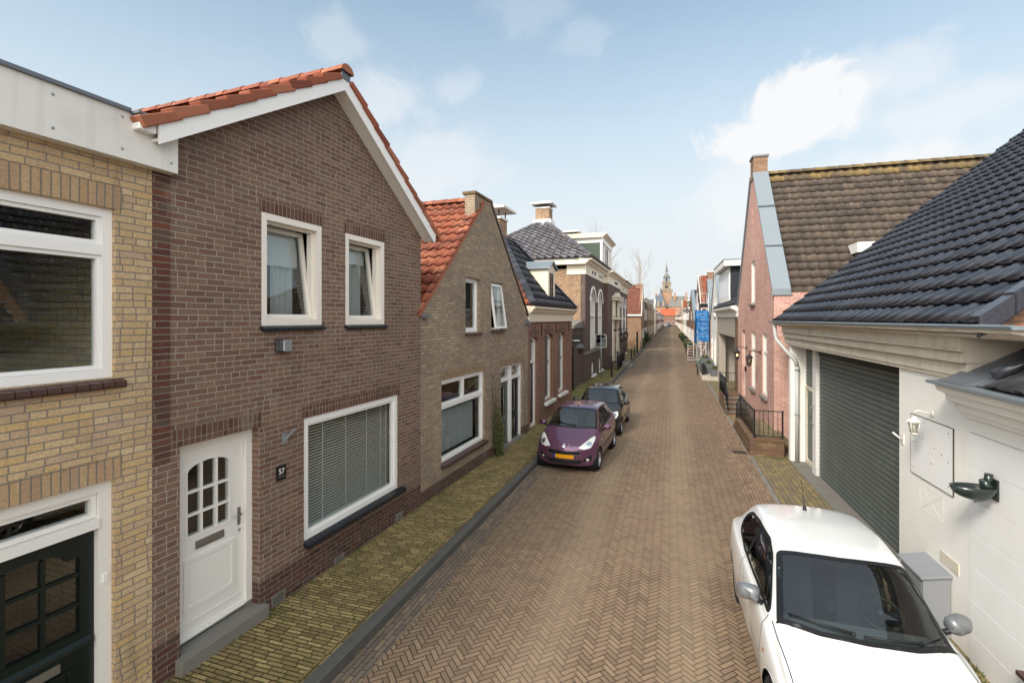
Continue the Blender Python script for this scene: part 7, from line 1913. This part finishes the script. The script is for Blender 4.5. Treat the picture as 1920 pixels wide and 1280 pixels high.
def skin(chains, name, mat, parent=None, root=0, sub=2):
    """chains: list of lists of (x,y,z,r); points closer than 1 mm are shared"""
    V, E, Rr, key = [], [], [], {}
    for ch in chains:
        prev = None
        for (x, y, z, r) in ch:
            k = (round(x, 3), round(y, 3), round(z, 3))
            if k not in key: key[k] = len(V); V.append((x, y, z)); Rr.append(r)
            i = key[k]
            if prev is not None and prev != i: E.append((prev, i))
            prev = i
    me = bpy.data.meshes.new(name); me.from_pydata(V, E, [])
    o = bpy.data.objects.new(name, me); col.objects.link(o)
    md = o.modifiers.new('skin', 'SKIN'); md.use_smooth_shade = True
    if not me.skin_vertices: me.attributes and None
    sv = me.skin_vertices[0].data if me.skin_vertices else None
    if sv is None:
        bm = bmesh.new(); bm.from_mesh(me); bm.verts.layers.skin.verify(); bm.to_mesh(me); bm.free(); sv = me.skin_vertices[0].data
    for i, r in enumerate(Rr):
        rr = r if isinstance(r, tuple) else (r, r); sv[i].radius = rr; sv[i].use_root = i == root
    ms = o.modifiers.new('sub', 'SUBSURF'); ms.levels = sub; ms.render_levels = sub
    dg = bpy.context.evaluated_depsgraph_get(); m2 = bpy.data.meshes.new_from_object(o.evaluated_get(dg))
    bpy.data.objects.remove(o)
    m2.materials.clear(); m2.materials.append(mat)
    for p in m2.polygons: p.use_smooth = True
    o2 = bpy.data.objects.new(name, m2); col.objects.link(o2)
    if parent: o2.parent = parent
    return o2
M['skin'] = simple('skin', '#c08a72', .55); M['shirt'] = simple('dark fleece', '#23262b', .9); M['jeans'] = simple('work trousers', '#4a4d52', .9)
man = empty('person', (2.5, 41.45, 3.72), 0, 'bald man in a dark top standing on the scaffold platform', 'person')
ch = [[(0, 0, .95, .13), (0, .01, 1.1, .125), (0, .0, 1.3, .15), (0, -.02, 1.42, .11), (0, -.04, 1.5, .055), (0, -.06, 1.56, .075), (0, -.075, 1.64, .098), (0, -.065, 1.73, .082)]]
for s in (-1, 1):
    ch.append([(0, 0, .95, .13), (s*.1, 0, .86, .095), (s*.11, -.02, .48, .06), (s*.12, .02, .09, .045), (s*.13, -.12, .03, .035)])
    ch.append([(0, -.02, 1.42, .11), (s*.19, -.02, 1.4, .06), (s*.25, -.08, 1.12, .045), (s*.12, -.3, 1.05, .032), (s*.07, -.37, 1.06, .028)])
    for k in range(4):
        x = s*(.04+.018*k); L = (.05, .058, .055, .045)[k]
        ch.append([(s*.07, -.37, 1.06, .028), (x, -.41, 1.06, .01), (x, -.41-L*.6, 1.045, .0085), (x, -.41-L*.7, 1.02, .007)])
    ch.append([(s*.07, -.37, 1.06, .028), (s*.025, -.37, 1.08, .011), (s*.012, -.4, 1.09, .009)])
skin(ch, 'body', M['skin'], man)
sh = [[(0, 0, .9, .16), (0, .01, 1.1, .155), (0, 0, 1.3, .178), (0, -.02, 1.42, .135), (0, -.035, 1.475, .075)]]
for s in (-1, 1): sh.append([(0, -.02, 1.42, .135), (s*.19, -.02, 1.4, .083), (s*.25, -.08, 1.12, .063), (s*.14, -.27, 1.055, .046)])
skin(sh, 'pullover', M['shirt'], man)
tr_ = [[(0, 0, .95, .155), (0, 0, .9, .155)]]
for s in (-1, 1): tr_.append([(0, 0, .9, .155), (s*.1, 0, .82, .112), (s*.11, -.02, .48, .08), (s*.12, .015, .1, .07)])
skin(tr_, 'trousers', M['jeans'], man)
mb = MB()
for s in (-1, 1):
    mb.blob((s*.034, -.158, 1.665), (.013, .008, .009), 5)
f_ = mb.v; 
mo = man.location.copy(); man.location = (0, 0, 0)
mb.build('eyes', M['iron'], man)
mb = MB(); mb.blob((0, -.172, 1.635), (.014, .022, .022), 6)
for s in (-1, 1): mb.blob((s*.097, -.06, 1.64), (.012, .024, .032), 6)
mb.build('nose_and_ears', M['skin'], man)
mb = MB(); mb.box(-.028, .028, -.166, -.158, 1.59, 1.598); mb.build('mouth', simple('lips', '#8d5548', .6), man)
mb = MB(); mb.lathe([(.098, 0), (.101, .05), (.094, .09)], (0, -.05, 1.63), 'z', 14, ang=3.6, a0=-.23); mb.build('hair', simple('short grey hair', '#6d655c', .9), man)
man.location = mo
tag(MB().extz([(2.33, 41.0), (2.68, 41.0), (2.68, 41.25), (2.33, 41.25)], 4.72, 4.76).build('paint_tray', M['frame']), 'white tray the man on the scaffold holds at his waist', 'tray')
# steps ladder
t = empty('step_ladder', (1.75, 47.2, .02), 0, 'aluminium step ladder standing open by the scaffold', 'step ladder')
mb = MB()
for x in (1.45, 2.0): mb.tube([(x+.08*(1 if x < 1.7 else -1)*0, 46.9, .02), (x*.86+.24, 47.35, 1.6)], .028, 5); mb.tube([(x, 47.9, .02), (x*.86+.24, 47.38, 1.6)], .02, 5)
mb.build('frame', M['galv'], t)
for i in range(6):
    f = (i+.7)/6.3; mb = MB(); a, b = 1.45+(.037)*f, 2.0-(.04)*f; y = 46.9+.45*f; z = .02+1.58*f; mb.box(a, b, y-.05, y+.08, z-.02, z+.015); mb.build('tread', M['galv'], t)
# bicycle seen end on
t = empty('bicycle', (1.78, 36.6, .02), 0, 'grey bicycle parked end on beside the dark planter', 'bicycle')
X = 1.78
for y in (36.05, 37.12):
    mb = MB(); mb.tube([(X, y+.33*math.cos(6.28318*k/24), .36+.33*math.sin(6.28318*k/24)) for k in range(25)], .018, 6, cap=False); w = mb.build('wheel', M['rubber'], t)
    mb = MB()
    for k in range(12): mb.tube([(X, y, .36), (X, y+.32*math.cos(.5236*k), .36+.32*math.sin(.5236*k))], .003, 4)
    mb.build('spokes', M['steel'], w)
mb = MB(); mb.tube([(X, 36.05, .36), (X, 36.22, .8), (X, 36.26, 1.02)], .018, 6); mb.tube([(X, 36.22, .82), (X, 36.62, .36), (X, 36.78, .88)], .017, 6); mb.tube([(X, 36.24, .88), (X, 36.76, .82)], .016, 6); mb.tube([(X, 36.62, .36), (X, 37.12, .36), (X, 36.76, .8)], .012, 6); mb.build('frame', M['steel'], t)
mb = MB(); mb.tube([(X-.28, 36.4, 1.02), (X-.22, 36.28, 1.08), (X, 36.24, 1.05), (X+.22, 36.28, 1.08), (X+.28, 36.4, 1.02)], .014, 6); mb.build('handlebar', M['galv'], t)
mb = MB(); mb.blob((X, 36.82, .94), (.08, .13, .04), 6); mb.build('saddle', M['plastic'], t)
mb = MB(); mb.extz([(X-.13, 36.0), (X+.13, 36.0), (X+.13, 36.25), (X-.13, 36.25)], .75, 1.0); mb.build('basket', M['shutter'], t)
for i, (x, y, rz, lb) in enumerate(((2.15, 63.5, .12, 'dark bicycle leaning by the dark green shrub'), (2.1, 73, -.1, 'bicycle beyond the olive shrub on the right pavement'), (2.15, 88, .08, 'farthest bicycle leaning before the orange brown terrace'))):
    o = copy_tree(t); o.location = (x, y, .02); o.rotation_euler = (0, 0, rz); o['label'] = lb; o['group'] = 'bicycles on the right pavement'
t['group'] = 'bicycles on the right pavement'
# planters on their slab
tag(MB().extz([(1.86, 32.9), (2.9, 32.9), (2.9, 35.6), (1.86, 35.6)], .02, .26).build('stone_slab', M['sand'], None, bevel=.015), 'long low stone slab under the square planters', 'slab')
M['planterm'] = paint_mat('grey fibre planter', '#5d5f60', .7, .35, '#45443f', scale=4); M['soil'] = simple('soil', '#2d241c', .95)
for i, (x0, x1, y0, y1, z0, z1, lb, m) in enumerate(((1.95, 2.6, 36.0, 36.9, .02, 1.2, 'tall dark planter with yellow green plant behind the slab', 'planterm'), (2.1, 2.75, 34.6, 35.4, .26, .95, 'grey square planter at the back of the stone slab', 'planterm'), (2.42, 2.9, 33.2, 33.8, .26, .72, 'small grey cube planter at the front of the stone slab', 'planterm'), (1.92, 2.1, 34.0, 34.5, .26, .98, 'narrow upright dark box on the stone slab', 'iron'))):
    t = empty('planter', ((x0+x1)/2, (y0+y1)/2, z0), 0, lb, 'planter', 'planters in front of the white gable house')
    MB().extz(rect(x0, x1, y0, y1), z0, z1, [rect(x0+.05, x1-.05, y0+.05, y1-.05)]).build('tub', M[m], t)
    MB().box(x0+.05, x1-.05, y0+.05, y1-.05, z1-.12, z1-.05).build('soil', M['soil'], t)
    if i < 3: leaf_ball(t, ((x0+x1)/2, (y0+y1)/2, z1+.02), .2, 120, .07, M['leaf2'], 'plant', i, .8)
# shrubs and pots down the right-hand pavement
for i, (x, y, r, m, lb) in enumerate(((1.9, 52.5, .5, 'leafd', 'reddish brown shrub beyond the step ladder'), (2.05, 60, .45, 'leaf', 'dark green shrub against the zinc coped gable'), (2.0, 68, .5, 'leaf2', 'olive shrub further down the right pavement'), (2.0, 84, .55, 'leaf', 'dark shrub before the orange brown terrace'), (1.9, 98, .6, 'leaf2', 'pale shrub before the cream rendered house'))):
    t = empty('shrub', (x, y, .02), 0, lb, 'shrub', 'shrubs down the right pavement'); leaf_ball(t, (x, y, r+.15), r, 300, .1, M[m], 'foliage', i+20, 1.1); MB().tube([(x, y, .02), (x, y, r)], .03, 5).build('stem', M['bark'], t)
# climbing plant on the grey brick house
t = empty('climbing_plant', at(FL, 12.75, .1, .12), 0, 'straggly climbing plant with bare stems beside the front doors', 'plant')
rn = random.Random(11); st = MB(FL); lf = MB(FL)
def vine(u, w, z, du, top, r):
    pts = [(u, w, z)]; n = 14
    for i in range(n):
        u += du/n+rn.gauss(0, .02); w = max(.025, min(.22, w+rn.gauss(-.004, .015))); z += (top-.12)/n; pts.append((u, w, z))
    st.tube(pts, [r*(1-.7*i/n) for i in range(n+1)], 5, cap=False); return pts
for k in range(15):
    top = (2.45, 2.1, 1.85, 1.7, 1.5, 1.3, 1.15, 1.0, .9, .8, .7, .6, .95, 1.4, 1.6)[k]
    P = vine(12.72+rn.uniform(-.14, .14), .1, .12, rn.uniform(-.18, .12) if k else -.22, top, .014 if k < 4 else .007)
    for q in P:
        dens = 4 if q[2] > 1.5 else (8 if q[2] > .9 else 17)
        if k == 0 and q[2] > 1.4: dens = 1
        for j in range(dens):
            p = Vector(q)+Vector((rn.gauss(0, .075), abs(rn.gauss(0, .06)), rn.gauss(0, .05))); u_ = Vector((rn.gauss(0, 1), rn.gauss(0, 1), rn.gauss(0, 1))).normalized(); v_ = u_.orthogonal().normalized(); s = rn.uniform(.014, .032)
            p.y = max(.02, p.y); p.z = max(.13, p.z)
            lf.face([tuple(p-u_*s), tuple(p+v_*s*.6), tuple(p+u_*s), tuple(p-v_*s*.6)])
st.build('stem', M['bark'], t); lf.build('foliage', M['leaf2'], t)
# weeds in the joints, fallen leaves
wd = MB()
def tuft(x, y, z, n, s):
    for i in range(n):
        p = Vector((x+rn.gauss(0, s), y+rn.gauss(0, s*1.6), z)); a = rn.uniform(0, 6.28); d = Vector((math.cos(a)*.5, math.sin(a)*.5, rn.uniform(.5, 1.2))).normalized(); L = rn.uniform(.02, .06); q = d.cross(Vector((0, 0, 1))).normalized()*.006
        wd.face([tuple(p-q), tuple(p+q), tuple(p+d*L)])
for i in range(60):
    u = rn.uniform(3.3, 15.5); p = FL.P(u, rn.uniform(.01, .05), .12)
    if 3.7 < u < 5.0: p = FL.P(u, rn.uniform(.11, .16), .12)
    tuft(p.x, p.y, .12, rn.randint(5, 22), .03)
for i in range(40): tuft(rn.uniform(-4.8, -3.6), rn.uniform(2.5, 12), .122, rn.randint(2, 6), .015)
for i in range(14): tuft(rn.uniform(2.5, 3.1), rn.uniform(15.0, 15.28), .02, 20, .05)
for i in range(16): tuft(rn.uniform(3.16, 3.22), rn.uniform(6.0, 8.4), .03, 14, .02)
for i in range(12): y = rn.uniform(5.5, 15); tuft(2.14, y, .01, 8, .03)
for i in range(25): y = rn.uniform(3, 40); tuft(kx(y)+.01, y, -.01, 6, .02)
tag(wd.build('weeds', leaf_mat('weed green', ['#44511f', '#556128', '#39461c'])), kind='stuff')
lv = MB()
for i in range(85):
    y = abs(rn.gauss(0, 9))+2.5; x = rn.choice([rn.uniform(-3.4, 2.1), kx(min(y, 200))+abs(rn.gauss(0, .15)), rn.uniform(1.8, 3.0)]); z = .03 if x > 2.1 else .006
    a = rn.uniform(0, 6.28); s = rn.uniform(.012, .032); d = Vector((math.cos(a), math.sin(a), 0)); q = Vector((-d.y, d.x, .25)); p = Vector((x, y, z))
    lv.face([tuple(p-d*s), tuple(p+q*s*.5), tuple(p+d*s), tuple(p-q*s*.5+Vector((0, 0, .25*s)))])
tag(lv.build('leaf_litter', M['leafd']), kind='stuff')
